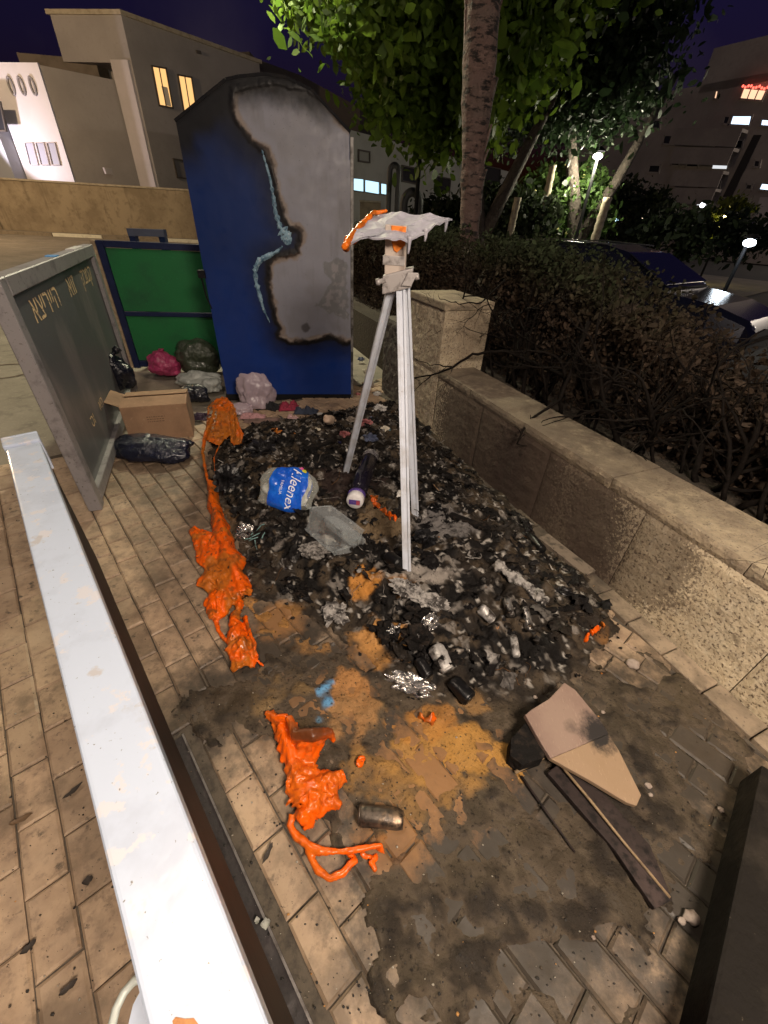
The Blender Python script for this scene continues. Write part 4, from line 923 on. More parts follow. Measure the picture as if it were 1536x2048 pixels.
def film(mb, pxs, w, h, fold, seed, thick=.012):
    pts = [P(x, y) for x, y in pxs]; n, m_ = 46, 16; V, Fq = [], []; cen, nor = [], []
    for i in range(n + 1):
        t = i / n * (len(pts) - 1); k = min(int(t), len(pts) - 2); f_ = t - k; f_ = f_; cen.append(pts[k] * (1 - f_) + pts[k + 1] * f_)
    cen = np.array(cen)
    for _ in range(4): cen[1:-1] = (cen[:-2] + 2 * cen[1:-1] + cen[2:]) / 4
    for i in range(n + 1):
        t = cen[min(i + 1, n)] - cen[max(i - 1, 0)]; t /= np.linalg.norm(t); nor.append(np.array([-t[1], t[0], 0]))
    wi = np.interp(np.arange(n + 1) / n * (len(w) - 1), range(len(w)), w); hi = np.interp(np.arange(n + 1) / n * (len(h) - 1), range(len(h)), h)
    for s_ in (0, 1):
        for i in range(n + 1):
            el = 1 + .5 * noise.noise(Vector((i * .2, seed, 1))) + .14 * noise.noise(Vector((i * .8, seed, 7))); er = 1 + .5 * noise.noise(Vector((i * .2, seed, 4))) + .14 * noise.noise(Vector((i * .8, seed, 9)))
            for j in range(m_ + 1):
                a = j / m_ * 2 - 1; off = a * wi[i] / 2 * (el if a < 0 else er)
                q = Vector((i * .20, a * 2.2, seed)); r1 = 1 - abs(noise.noise(q)) * 2.2; r2 = 1 - abs(noise.noise(q * 2.6)) * 2.2
                z = hi[i] * (1 - abs(a) ** 2.2) * (.75 + .5 * noise.noise(Vector((i * .15, a, seed + 3)))) + fold * (r1 * .8 + r2 * .35) * (1 - .5 * abs(a) ** 3)
                V.append(cen[i] + nor[i] * off + np.array([0, 0, max(.002, z) + .003 + s_ * thick]))
    ix = lambda s_, i, j: s_ * (n + 1) * (m_ + 1) + i * (m_ + 1) + j
    for s_ in (0, 1):
        for i in range(n):
            for j in range(m_): Fq.append((ix(s_, i, j), ix(s_, i + 1, j), ix(s_, i + 1, j + 1), ix(s_, i, j + 1)))
    for i in range(n):
        for j in (0, m_): Fq.append((ix(0, i, j), ix(0, i + 1, j), ix(1, i + 1, j), ix(1, i, j)))
    for j in range(m_):
        for i in (0, n): Fq.append((ix(0, i, j), ix(0, i, j + 1), ix(1, i, j + 1), ix(1, i, j)))
    mb.add(V, Fq)
def wall_sheet(mb, base, top, thick=.008, n=14, seed=0, wob=.012):
    """upright molten skin between a foot line and a top line"""
    base = [np.array(p) for p in base]; top = [np.array(p) for p in top]
    def samp(L, t): t = t * (len(L) - 1); k = min(int(t), len(L) - 2); return L[k] * (1 - (t - k)) + L[k + 1] * (t - k)
    m_ = 8; V, Fq = [], []
    nrm = np.cross(base[-1] - base[0], (0, 0, 1)); nrm /= np.linalg.norm(nrm)
    for s in (0, 1):
        for i in range(n + 1):
            for j in range(m_ + 1):
                p = samp(base, i / n) * (1 - j / m_) + samp(top, i / n) * (j / m_)
                p = p + nrm * (wob * noise.noise(Vector((i * .45, j * .5, seed))) * 2 + (s - .5) * thick); V.append(p)
    ix = lambda s, i, j: s * (n + 1) * (m_ + 1) + i * (m_ + 1) + j
    for s in (0, 1):
        for i in range(n):
            for j in range(m_): Fq.append((ix(s, i, j), ix(s, i + 1, j), ix(s, i + 1, j + 1), ix(s, i, j + 1)))
    for i in range(n):
        Fq += [(ix(0, i, 0), ix(0, i + 1, 0), ix(1, i + 1, 0), ix(1, i, 0)), (ix(0, i, m_), ix(0, i + 1, m_), ix(1, i + 1, m_), ix(1, i, m_))]
    for j in range(m_):
        Fq += [(ix(0, 0, j), ix(0, 0, j + 1), ix(1, 0, j + 1), ix(1, 0, j)), (ix(0, n, j), ix(0, n, j + 1), ix(1, n, j + 1), ix(1, n, j))]
    mb.add(V, Fq)
def ocol2(co, no):
    t = fbm(co * 7 + 3, 4)[:, None]; t2 = fbm(co * 28 + 8, 4)[:, None]; t3 = fbm(co * 60, 3)[:, None]
    old = (sm(1.75, 2.5, co[:, 1] + .5 * (fbm(co * 5, 3) - .5)) * .6)[:, None]
    c = np.array((.88, .125, .003)) * (1 - old) + np.array((.50, .125, .008)) * old
    c = c * (1 - sm(.47, .60, t) * .8) + np.array((.42, .145, .018)) * sm(.47, .60, t) * .8
    c = c * (1 - sm(.58, .68, t2) * .8) + np.array((.28, .085, .015)) * sm(.58, .68, t2) * .8
    return c * (1 - sm(.72, .78, t3)) + np.array((.035, .022, .014)) * sm(.72, .78, t3)
mb = MB()
G_ = lambda x, y, z=0: P(x, y, z)
# upright arched fin at the far end
fin_b = [P(412, 1000), P(425, 925), P(445, 900), P(468, 905)]
arch = [P(418, 985, .06), P(408, 905, .12), P(418, 850, .20), P(436, 812, .27), P(458, 815, .27), P(474, 846, .22), P(484, 885, .14)]
mb.tube([P(430, 1000, .03), P(415, 960, .06), P(405, 905, .10), P(411, 868, .14), P(424, 838, .2)], [.012, .010, .012, .014, .016], 8)
wall_sheet(mb, [P(408, 880, .10), P(438, 892, .08), P(452, 876, .10), P(470, 862, .11)], [P(416, 812, .24), P(432, 797, .28), P(452, 793, .29), P(472, 815, .25)], .018, 18, 3, .012)
wall_sheet(mb, [P(462, 884, .07), P(474, 896, .05), P(484, 905, .04)], [P(462, 812, .25), P(474, 834, .22), P(484, 868, .14)], .014, 10, 5, .012)
mb.tube([P(448, 868, .12), P(437, 895, .08), P(428, 915, .05), P(430, 950, .03)], [.008, .006, .005, .004], 7)
# long low wall of plastic down the left side
cl = [P(424, 985), P(436, 1040), P(446, 1085), P(462, 1140), P(478, 1195)]
film(mb, [(424, 975), (434, 1035), (448, 1085), (464, 1140), (484, 1200)], [.06, .085, .11, .14, .11], [.06, .085, .10, .09, .06], .012, 5)
film(mb, [(388, 1066), (412, 1084), (428, 1120), (438, 1165), (444, 1210), (430, 1246)], [.06, .14, .15, .16, .15, .05], [.015, .02, .025, .03, .03, .015], .028, 8)
film(mb, [(440, 1060), (432, 1100), (448, 1130)], [.04, .09, .06], [.04, .04, .03], .02, 18)
film(mb, [(478, 1180), (492, 1188), (506, 1190)], [.05, .06, .03], [.05, .04, .02], .01, 28)
film(mb, [(476, 1195), (480, 1215), (476, 1236)], [.03, .045, .02], [.03, .03, .02], .01, 38)
mb.tube([P(430, 1235, .01), P(437, 1262, .008), P(450, 1280, .006), P(462, 1292, .005)], [.014, .01, .008, .006], 7)
film(mb, [(470, 1232), (474, 1270), (484, 1305), (490, 1345)], [.03, .08, .12, .09], [.015, .03, .05, .03], .022, 48)
wall_sheet(mb, [P(486, 1235), P(500, 1285), P(512, 1320)], [P(490, 1232, .05), P(506, 1280, .06), P(514, 1312, .05)], .012, 12, 18, .008)
mb.tube([P(512, 1318, .02), P(522, 1328, .01), P(528, 1333, .008)], [.006, .004, .003], 6)
ob = melt('molten_plastic', mb, M_orange, None, .005, .006, 24, 2, 1, ocol2, .003, 50)
tag(ob, 'long ragged strip of molten orange plastic along the left edge of the black heap', 'plastic')
# nearer piece with a dark scorched hump and a rope-like loop
def ocol3(co, no):
    c = ocol2(co, no); t = sm(.085, .15, co[:, 2] + .03 * (fbm(co * 30, 3) - .5))[:, None] * (co[:, 1] > .58)[:, None]
    c = np.array((.90, .13, .003)) * .5 + c * .5
    return c * (1 - t) + np.array((.13, .038, .012)) * t
mb = MB()
wall_sheet(mb, [P(556, 1468), P(574, 1510), P(590, 1536), P(618, 1546)], [P(534, 1424, .03), P(578, 1436, .06), P(604, 1476, .11), P(660, 1468, .12)], .02, 22, 31, .014)
mb.tube([P(532, 1424, .02), P(552, 1436, .05), P(575, 1436, .07)], [.008, .014, .012], 8)
mb.tube([P(578, 1436, .08), P(592, 1470, .12), P(625, 1470, .14), P(660, 1464, .12), P(668, 1482, .09)], [.013, .02, .022, .018, .01], 10)
mb.tube([P(560, 1450, .04), P(580, 1500, .05), P(590, 1545, .03)], [.012, .016, .02], 8)
film(mb, [(586, 1530), (606, 1560), (622, 1590), (622, 1625), (600, 1655)], [.07, .11, .15, .10, .05], [.03, .045, .05, .045, .03], .024, 58)
film(mb, [(574, 1575), (620, 1578), (660, 1572), (690, 1556)], [.06, .09, .08, .04], [.03, .04, .035, .02], .024, 68)
film(mb, [(640, 1600), (664, 1606), (682, 1618)], [.06, .05, .02], [.02, .02, .01], .014, 78)
film(mb, [(560, 1470), (580, 1515), (600, 1552)], [.04, .06, .06], [.03, .04, .04], .012, 88)
mb.tube([P(586, 1630, .02), P(580, 1650, .018), P(592, 1672, .016), P(618, 1692, .015), P(640, 1702, .018), P(675, 1704, .02), P(720, 1698, .02), P(765, 1690, .018)], [.016, .012, .011, .011, .012, .009, .008, .006], 9)
mb.tube([P(618, 1698, .01), P(624, 1720, .008), P(636, 1740, .008), P(660, 1758, .007), P(684, 1748, .007), P(700, 1728, .007), P(716, 1720, .006)], [.013, .010, .012, .011, .011, .008, .007], 8)
mb.tube([P(740, 1722, .006), P(752, 1742, .005)], [.010, .006], 7)
strip_lumps(mb, [P(700, 1714), P(740, 1712), P(778, 1704)], [.012, .016, .02], [.006, .007, .006], 25)
ob = melt('molten_plastic', mb, M_orange, None, .0042, .005, 26, 2, 2, ocol3, .003, 48)
tag(ob, 'glossy molten orange plastic lump with a scorched hump and looping strands in the foreground', 'plastic')
for lst, lab, sd in [([(748, 995), (752, 1012), (775, 1030), (798, 1042)], 'curled orange plastic scrap left of the tripod front leg', 41), ([(722, 1520), (730, 1534)], 'small blob of molten orange plastic right of the large foreground lump', 42),
                     ([(836, 1432), (858, 1440), (866, 1436)], 'torn orange plastic flake below the charred cans', 43), ([(1172, 1282), (1190, 1262), (1200, 1245)], 'orange plastic scrap at the right end of the black heap', 44), ([(545, 862), (562, 868)], 'burnt orange ball of plastic on the paving by the container', 45), ([(826, 830), (820, 870)], 'orange shard between the tripod and the pillar', 46)]:
    mb = MB(); pts = [PG(x, y, .0) for x, y in lst]
    w_ = .018 if sd != 41 else .024
    strip_lumps(mb, pts, [w_] * len(pts), [.03] * len(pts), sd); ob = melt('plastic_scrap', mb, M_orange, None, .005, .008, 45, 1, sd, ocol2); tag(ob, lab, 'plastic')

# ================================================================== tissue packet
M_film = clear_plastic('crinkled_film_mat', (.72, .74, .68), .16, .10, 38, 1.0)
M_kblue = mat('printed_blue_film_mat', (.010, .10, .62), .22, layers=[(9, (.014, .17, .78), .45, .65, 4), (30, (.008, .055, .42), .56, .74, 5)], bump=(22, .55, .008), coat=.3)
M_kwhite = mat('white_print_mat', (.85, .87, .92), .4)
M_tissue = mat('tissue_mat', (.62, .62, .58), .9, layers=[(20, (.4, .4, .36), .45, .65, 5)], bump=(40, .6, .01))
kz = .10
kc = PG(576, 985) ; kz = zg(kc[0], kc[1])
# the packet's broad face leans towards the viewer
A_, B_, D_ = P(520, 940, kz + .15), P(640, 960, kz + .15), P(545, 1015, kz + .05)
ctrk = P(576, 978, kz + .125)
U = P(628, 990, kz + .105) - P(528, 972, kz + .105); U[2] = 0; U /= np.linalg.norm(U)
Vk = np.array([-U[1], U[0], 0]) * .72 + np.array([0, 0, .70]); Vk /= np.linalg.norm(Vk)
Nk = np.cross(U, Vk); Nk *= np.sign(Nk @ (O - ctrk))
HUk, HVk, HWk = .185, .140, .052
kl = thing('tissue_packet', (ctrk[0], ctrk[1], kz), 'blue printed packet of tissues in torn clear film lying on the black heap', 'packet')
def pk(u, v, side=1, extra=0.0):
    a = max(0, 1 - abs(u / HUk) ** 3.2) ** .5; b = max(0, 1 - abs(v / HVk) ** 3.6) ** .5
    h = HWk * a * b + .012 * noise.noise(Vector((u * 20, v * 20, side))) * a + (.003 + .010 * max(0, abs(u) / HUk - .5)) * noise.noise(Vector((u * 60, v * 60, 3 + side)))
    return ctrk + U * u * (1 - .12 * (v / HVk) ** 2 + .05 * math.sin(v * 30)) + Vk * v * (1 - .28 * (u / HUk) ** 2 + .04 * math.sin(u * 25)) + Nk * (side * h + extra)
def patch(u0, u1, v0, v1, side, nu, nv, extra=0.0):
    mb = MB(); V = [pk(u0 + (u1 - u0) * i / nu, v0 + (v1 - v0) * j / nv, side, extra) for i in range(nu + 1) for j in range(nv + 1)]
    mb.add(V, [(i * (nv + 1) + j, (i + 1) * (nv + 1) + j, (i + 1) * (nv + 1) + j + 1, i * (nv + 1) + j + 1) for i in range(nu) for j in range(nv)]); return mb
for side in (1, -1): patch(-HUk, HUk, -HVk, HVk, side, 44, 32).build('film', M_film, kl, smooth=True)
mb = patch(-.105, .130, -HVk * .995, HVk * .995, 1, 30, 32, .0012)
mb.build('printed_band', M_kblue, kl, smooth=True)
patch(-.105, .130, -HVk * .995, HVk * .995, -1, 16, 16, -.0012).build('printed_band', M_kblue, kl, smooth=True)
mb = MB(); mb.ico(ctrk - Nk * .006, (.14, .11, .036), 4, .35, 2.5, 3, M=np.stack([U, Vk, Nk], 1)); mb.build('tissues', M_tissue, kl, smooth=True)
def packet_text(body, size, cu, cv, shear, m=M_kwhite, sx=1.0):
    v, f = text_mesh(body, size, shear, res=4); mb = MB()
    # reads downwards: text x runs along -V, text y along +U
    mb.add([pk(cu + p[1], cv - p[0] * sx, 1, .0036) for p in v], f); mb.build('lettering', m, kl)
packet_text('Kleenex', .092, .052, -.0, .38, sx=.84); packet_text('FAMILIA', .026, -.022, -.006, .0)
for (u, v, r, c) in [(.07, .138, .017, (.75, .1, .35)), (.098, .130, .02, (.8, .75, .05)), (.07, .139, .009, (.8, .8, .8))]:
    mb = MB(); ring = [pk(u + r * math.cos(a), v - .0 + r * .6 * math.sin(a), 1, .006 + (r < .01) * .002) for a in np.linspace(0, 2 * math.pi, 13)[:-1]]
    mb.add(ring, [tuple(range(12))]); mb.build('printed_dot', mat('dot_mat', c, .4), kl)

# ================================================================== crumpled clear plastic tray
M_clear = clear_plastic('clear_tray_mat', (.80, .84, .86), .03, .05, 22, .8)
tz = zg(*P(668, 1062, .06)[:2])
tc = P(668, 1058, tz + .06); tu = P(715, 1090, tz + .06) - P(640, 1030, tz + .06); tu[2] = 0; tu /= np.linalg.norm(tu); tv = np.array([-tu[1], tu[0], 0])
tray = thing('plastic_tray', (tc[0], tc[1], tz), 'crumpled clear plastic tray lying beside the blue tissue packet', 'tray')
def boxy(mb, c, ax, hx, amp, seed, sub=4, pw=.22, crk=0.0):
    v0, f0 = ICO[sub]; v = np.sign(v0) * np.abs(v0) ** pw * (1 + amp * (fbm(v0 * 2.4 + seed, 3) - .5))[:, None]
    if crk: v = v * (1 + crk * (1 - np.abs(vnoise(v0 * np.array([3, 9, 6]) + seed * 3) * 2 - 1) - .6))[:, None]
    mb.add(v * np.array(hx) @ np.array(ax) + c, f0)
mb = MB(); tilt = np.array([0, 0, 1.0]) * .93 + tv * .30; tilt /= np.linalg.norm(tilt); tv2 = np.cross(tilt, tu)
boxy(mb, tc, [tu, tv2, tilt], (.140, .080, .066), .38, 4, pw=.15, crk=.09); mb.build('shell', M_clear, tray)
mb = MB(); boxy(mb, tc + tu * .02 + tv2 * .055 + [0, 0, -.01], [tu, tv2, tilt], (.13, .04, .024), .4, 9); mb.build('flap', M_clear, tray, smooth=True)
# ================================================================== dark bottle with white foot
M_dbot = mat('dark_bottle_mat', (.014, .012, .02), .16, layers=[(40, (.06, .055, .06), .62, .72, 4)], bump=(30, .5, .006), coat=.5)
M_wcap = mat('white_cap_mat', (.74, .72, .72), .3, layers=[(30, (.4, .36, .35), .58, .75, 5)])
M_purp = mat('purple_label_mat', (.09, .05, .26), .3, layers=[(60, (.3, .22, .45), .55, .7, 4)])
M_ltext = mat('pale_print_mat', (.6, .58, .6), .5)
zb_ = zg(*P(722, 960, .05)[:2]); bA, bB = P(709, 1004, zb_ + .05), P(742, 912, zb_ + .045); ba_ = (bB - bA); bl = np.linalg.norm(ba_); ba_ /= bl
bot = thing('dark_bottle', (bA[0], bA[1], zb_), 'dark plastic bottle with a white end and purple band lying between the tripod legs', 'bottle')
R_ = .055
mb = MB(); mb.lathe(bA + ba_ * .085, ba_, [(0, .02), (.01, R_ * .8), (.03, R_ * .72), (.05, R_ * .95), (.06, R_ * 1.05), (bl - .11, R_ * 1.06), (bl - .095, R_ * .9), (bl - .088, .01)], 24, .05, 5); mb.build('bottle_body', M_dbot, bot, smooth=True)
mb = MB(); mb.lathe(bA, ba_, [(0, .004), (.001, R_ * .86), (.006, R_ * .95), (.05, R_ * .98), (.055, R_ * .9)], 28); mb.build('white_end', M_wcap, bot, smooth=True)
mb = MB(); mb.lathe(bA, ba_, [(.052, R_ * .97), (.056, R_ * 1.02), (.082, R_ * 1.0), (.088, R_ * .85)], 28, .1, 3); mb.build('purple_band', M_purp, bot, smooth=True)
e1 = np.cross(ba_, (0, 0, 1)); e1 /= np.linalg.norm(e1); e2 = np.cross(e1, ba_)
mb = MB(); mb.box(bA - ba_ * .0012 + e2 * -.002, e1 * R_ * .62, e2 * R_ * .3, ba_ * .001); mb.build('end_print', M_purp, bot)
M_red = mat('red_print_mat', (.45, .08, .12), .4); mb = MB(); mb.box(bA - ba_ * .0022 + e1 * R_ * .4 - e2 * .004, e1 * R_ * .2, e2 * R_ * .28, ba_ * .001); mb.build('end_print', M_red, bot)
mb = MB(); rr = random.Random(4)
for row in range(7):
    hpos = bl - .11 + .085 - .012 - row * .0095 + .02
    a0 = -1.1
    while a0 < 1.2:
        da = rr.uniform(.08, .22); rad = R_ * 1.13
        V = [bA + ba_ * (hpos + dh) + rad * (e2 * math.cos(a) + e1 * math.sin(a)) for a, dh in [(a0, 0), (a0 + da, 0), (a0 + da, .0035), (a0, .0035)]]
        mb.add(V, [(0, 1, 2, 3)]); a0 += da + .05
mb.build('small_print', M_ltext, bot)

ANCH = [(560, 975, 'the blue tissue packet'), (668, 1062, 'the clear tray'), (718, 965, 'the dark bottle'), (812, 1140, 'the tripod front foot'), (690, 935, 'the tripod left foot'), (1045, 1165, 'the white ash log'), (1110, 1090, 'the wall foot'), (455, 1120, 'the molten orange strip'), (670, 1232, 'the hollow burnt paper'), (880, 1310, 'the large ash-white can'), (1030, 1290, 'the short pale can'), (775, 1020, 'the curled orange scrap'), (492, 1066, 'the silver foil ball'), (900, 980, 'the sooty wall base'), (600, 860, 'the far edge of the heap'), (1190, 1262, 'the right end of the heap'), (668, 845, 'the peach foam scrap'), (578, 818, 'the dark red cloth'), (703, 795, 'the right foot of the container'), (800, 800, 'the sooty pillar foot'), (735, 720, 'the stone stub')]
USED = {}
def near(px, py, what):
    for d_, ax, ay, nm in sorted((math.hypot(px - a, py - b), a, b, n) for a, b, n in ANCH):
        dr = ('right of' if px > ax else 'left of') if abs(px - ax) > abs(py - ay) else ('just below' if py > ay else 'just above')
        t = '%s %s %s' % (what, dr, nm)
        if t not in USED: USED[t] = 1; return t
# ================================================================== cans, foil, charred odds and ends
M_can = mat('burnt_can_mat', (.42, .40, .38), .3, .75, layers=[(18, (.03, .025, .022), .44, .6, 6), (50, (.18, .11, .06), .56, .72, 4)], bump=(60, .5, .004), rough_var=.2)
M_canw = mat('ash_white_can_mat', (.46, .44, .42), .45, .3, layers=[(22, (.06, .05, .045), .46, .62, 6), (60, (.75, .72, .68), .55, .7, 4)], bump=(70, .5, .004))
M_canb = mat('black_can_mat', (.010, .0095, .010), .32, .3, layers=[(25, (.05, .046, .046), .58, .72, 5)], bump=(60, .4, .004))
M_canrust = mat('rusted_can_mat', (.09, .07, .055), .42, .55, layers=[(16, (.28, .19, .12), .5, .66, 6), (45, (.02, .017, .015), .5, .68, 5)], bump=(60, .5, .004))
M_foil = mat('foil_mat', (.62, .60, .58), .2, .85, layers=[(26, (.05, .04, .04), .5, .62, 6), (60, (.35, .3, .2), .6, .75, 4)], bump=(50, .9, .012))
M_ashw = mat('white_ash_mat', (.34, .32, .30), .9, layers=[(22, (.035, .03, .027), .44, .58, 6), (60, (.56, .54, .51), .56, .72, 4)], bump=(60, 1, .012))
def can(px0, px1, r, m, label, dent=.2, seed=0, up=None, prof=None):
    a, b = PG(*px0, r * .9), PG(*px1, r * .9); ax = b - a; L = np.linalg.norm(ax); ax /= L
    t = thing('drink_can', (a[0], a[1], zg(a[0], a[1])), label, 'can', 'burnt cans in the ashes'); mb = MB()
    mb.lathe(a, ax, [(0, r * .05), (.001, r * .7), (.003, r * .86), (L * .05, r * .98), (L * .12, r), (L * .5, r * .97), (L * .86, r), (L * .93, r * .9), (L, r * .82)], 22, dent, seed); mb.build('can_body', m, t, smooth=True)
    mb = MB(); mb.lathe(a - ax * .002, ax, [(0, r * .74), (0.001, r * .82), (.005, r * .9), (.007, r * .78)], 22, dent * .5, seed); mb.build('rim', m, t, smooth=True)
    return t
can((718, 1628), (806, 1640), .031, M_canrust, 'rusty blackened can lying alone in front of the orange strands', .22, 1)
can((1033, 1312), (1026, 1272), .019, M_canw, 'short pale can standing out of the ash at the right of the heap', .12, 2)
can((1060, 1262), (1048, 1215), .022, M_can, 'shiny half buried can with a bright streak below the white ash log', .2, 3)
can((1022, 1232), (1012, 1196), .020, M_can, 'small dull can left of the shiny half buried one', .3, 4)
can((896, 1340), (868, 1292), .036, M_canw, 'large ash-white can beside the crumpled white foil', .3, 5)
can((858, 1352), (836, 1318), .026, M_canb, 'black can tucked against the large ash-white can', .25, 6)
can((940, 1400), (905, 1360), .034, M_canb, 'charred black can at the front edge of the heap', .3, 7)
can((800, 1130), (775, 1112), .034, M_canb, 'black round can lying left of the tripod front foot', .12, 8)
can((1085, 1100), (1060, 1072), .028, M_canb, 'black can near the foot of the stone wall', .25, 9)
can((985, 1240), (960, 1215), .026, M_canw, 'grey ash-coated can in the middle of the right half of the heap', .4, 10)
def crumple(name, px, r, m, label, cat, seed=0, sub=4, amp=.55, fr=2.2, lift=.25, sq=(1, 1, .6), ang=0):
    c = PG(*px); mb = MB(); ca, sa = math.cos(ang), math.sin(ang)
    mb.ico(c + [0, 0, r * lift], (r * sq[0], r * sq[1], r * sq[2]), sub, amp, fr, seed, M=[[ca, -sa, 0], [sa, ca, 0], [0, 0, 1]], ridge=True); o = mb.build(name, m, None, smooth=False); return tag(o, label, cat)
crumple('foil', (852, 1258), .065, M_foil, 'crumpled white burnt foil sleeve beside the large pale can', 'foil', 3, sq=(.5, 1.1, .5), ang=-.5)
crumple('foil', (792, 1262), .036, M_foil, 'small shiny gold foil scrap by the orange dust patch', 'foil', 4, sq=(1, .7, .5))
crumple('foil', (818, 1372), .055, M_foil, 'dark glossy crumpled foil lying below the black can', 'foil', 5, sq=(1.5, .6, .45), ang=-.25)
crumple('foil', (812, 1180), .045, M_ashw, 'pale ash-covered scrap right of the tripod front foot', 'ash', 6, sq=(1.4, .8, .4), ang=-.5)
crumple('foil', (860, 1205), .05, M_ashw, 'pale curled ash sheet right of the orange dust', 'ash', 16, sq=(1.4, .7, .4), ang=-.2)
crumple('foil', (492, 1066), .042, M_foil, 'ball of crumpled silver foil beside the orange strip', 'foil', 7, sq=(1, .9, .7), fr=3)
crumple('burnt_paper', (672, 1232), .055, M_ashw, 'hollow white sheet of burnt paper in the middle of the ashes', 'paper', 8, sq=(1, .9, .55))
crumple('rag', (805, 992), .032, mat('white_rag_mat', (.6, .58, .54), .8, layers=[(30, (.3, .28, .25), .5, .7, 4)], bump=(50, .8, .01)), 'small white rag behind the tripod front leg', 'rag', 9, sq=(.8, 1.1, .8))
crumple('wool_tuft', (630, 1105), .06, mat('grey_wool_mat', (.3, .28, .26), .95, layers=[(40, (.05, .045, .04), .45, .6, 6)], bump=(90, 1, .02)), 'tangled grey fibre tuft below the clear tray', 'fibre', 10, sq=(1.2, .7, .5))
M_teal = mat('teal_fibre_mat', (.16, .28, .27), .9)
mb = MB(); rr = random.Random(12)
for k in range(9): branch(mb, PG(510 + rr.uniform(-12, 25), 1060 + rr.uniform(-15, 30), .015), (rr.gauss(0, 1), rr.gauss(0, 1), .1), rr.uniform(.06, .13), .0035, 0, rr)
tag(mb.build('fibre', M_teal), 'pale teal melted fibres beside the silver foil ball', 'fibre')
M_charwood = mat('charred_wood_mat', (.008, .007, .0065), .85, layers=[(30, (.03, .022, .017), .5, .68, 5, (1, 1, 1))], bump=(50, 1, .01), spec=.15)
mb = MB(); a, b = PG(990, 1125, .025), PG(1092, 1205, .02); mb.tube([a * (1 - t) + b * t + np.array([0, 0, .012 * noise.noise(Vector((t * 6, 1, 1)))]) for t in np.linspace(0, 1, 12)], [.026 * (1 + .9 * noise.noise(Vector((t * 1.7, 5, 1)))) for t in range(12)], 12)
mb2 = MB(); mb2.v, mb2.f = mb.v, mb.f
tag(melt('ash_log', mb2, M_ashw, None, .005, .016, 40, 1, 77), 'white ash-coated burnt stick at the right of the heap', 'log')

for k, (p0, p1, w, h, lab) in enumerate([((1085, 1075), (1180, 1150), .045, .018, 'flat burnt board leaning at the foot of the stone wall'), ((900, 1030), (980, 1060), .02, .014, 'short charred stick right of the tripod leg'), ((610, 900), (668, 882), .016, .012, 'thin charred stick above the tissue packet'), ((1020, 1230), (1180, 1212), .014, .01, 'thin charred stick across the right of the heap')]):
    a, b = PG(*p0, .015), PG(*p1, .015); t = b - a; L = np.linalg.norm(t); t /= L; s = np.cross(t, (0, 0, 1)); mb = MB(); mb.box((a + b) / 2, t * L / 2, s * w, np.cross(s, t) * h)
    tag(mb.build('burnt_stick', M_charwood if k else mat('brown_board_mat', (.16, .125, .095), .8, layers=[(20, (.05, .04, .03), .5, .66, 5)], bump=(60, .6, .005)), bevel=.004), lab, 'stick')
# a dark crumpled garment / plastic by the inside of the orange strip, grey highlights
crumple('burnt_sheet', (455, 965), .10, mat('burnt_sheet_mat', (.012, .011, .012), .35, layers=[(14, (.07, .066, .066), .56, .7, 5)], bump=(30, .7, .01)), 'dark shiny crumpled sheet inside the orange arch', 'plastic', 15, sq=(.6, 1.1, .7), amp=.6)
crumple('burnt_sheet', (525, 905), .085, bpy.data.materials['burnt_sheet_mat'], 'black crumpled plastic behind the tissue packet', 'plastic', 18, sq=(1, .7, .7), amp=.6)
for k in range(26):
    x = random.uniform(470, 1130); y = random.uniform(870, 1330)
    p = P(x, y)
    if float(sdist(np.array([p[0]]), np.array([p[1]]), POLY_A)[0]) < .12 or (500 < x < 740 and 900 < y < 1110): continue
    c = PG(x, y); mb = MB(); r = random.uniform(.025, .055)
    mb.ico(c + [0, 0, r * .3], (r, r * random.uniform(.5, 1), r * random.uniform(.4, .8)), 3, .7, 2.0, k + 60, ridge=True)
    o = mb.build('charred_lump', random.choice([M_canb, bpy.data.materials['burnt_sheet_mat'], M_charwood, M_charwood]), None, smooth=False)
    tag(o, near(x, y, 'charred crumpled lump'), 'lump', 'charred lumps in the heap')

# ================================================================== bags, box and litter in front of the container
M_cardb = mat('cardboard_mat', (.34, .205, .12), .85, layers=[(5, (.25, .15, .088), .42, .66, 5), (40, (.40, .26, .16), .6, .8, 3)], bump=(60, .12, .002))
M_cardk = mat('cardboard_print_mat', (.14, .085, .05), .85)
x0_, x1_ = P(262, 884), P(388, 872); cx_ = x1_ - x0_; CL = np.linalg.norm(cx_); cx_ /= CL; cy_ = np.array([-cx_[1], cx_[0], 0]); CD, CHt = .36, .29
cbx = thing('cardboard_box', x0_ + cx_ * CL / 2 + cy_ * CD / 2, 'worn brown cardboard box standing against the grey panel', 'box')
def slab(nm, c, a, b, d, m=M_cardb, par=cbx): MB().box(c, a, b, d).build(nm, m, par, bevel=.0015, seg=1)
slab('front_side', x0_ + cx_ * CL / 2 + uz * CHt / 2, cx_ * CL / 2, cy_ * .003, uz * CHt / 2); slab('back_side', x0_ + cx_ * CL / 2 + cy_ * CD + uz * CHt / 2, cx_ * CL / 2, cy_ * .003, uz * CHt / 2)
slab('end_side', x0_ + cx_ * .003 + cy_ * CD / 2 + uz * CHt / 2, cx_ * .003, cy_ * (CD / 2 - .004), uz * CHt / 2); slab('end_side', x0_ + cx_ * (CL - .003) + cy_ * CD / 2 + uz * CHt / 2, cx_ * .003, cy_ * (CD / 2 - .004), uz * CHt / 2)
t1 = np.array([0, 0, .06]) * 1.0
slab('top_flap', x0_ + cx_ * CL / 2 + cy_ * CD * .24 + uz * (CHt + .012), cx_ * (CL / 2 + .004), cy_ * CD * .245 + uz * .010, uz * .0025); slab('top_flap', x0_ + cx_ * CL / 2 + cy_ * CD * .76 + uz * (CHt + .016), cx_ * CL / 2, cy_ * CD * .25 - uz * .014, uz * .0025)
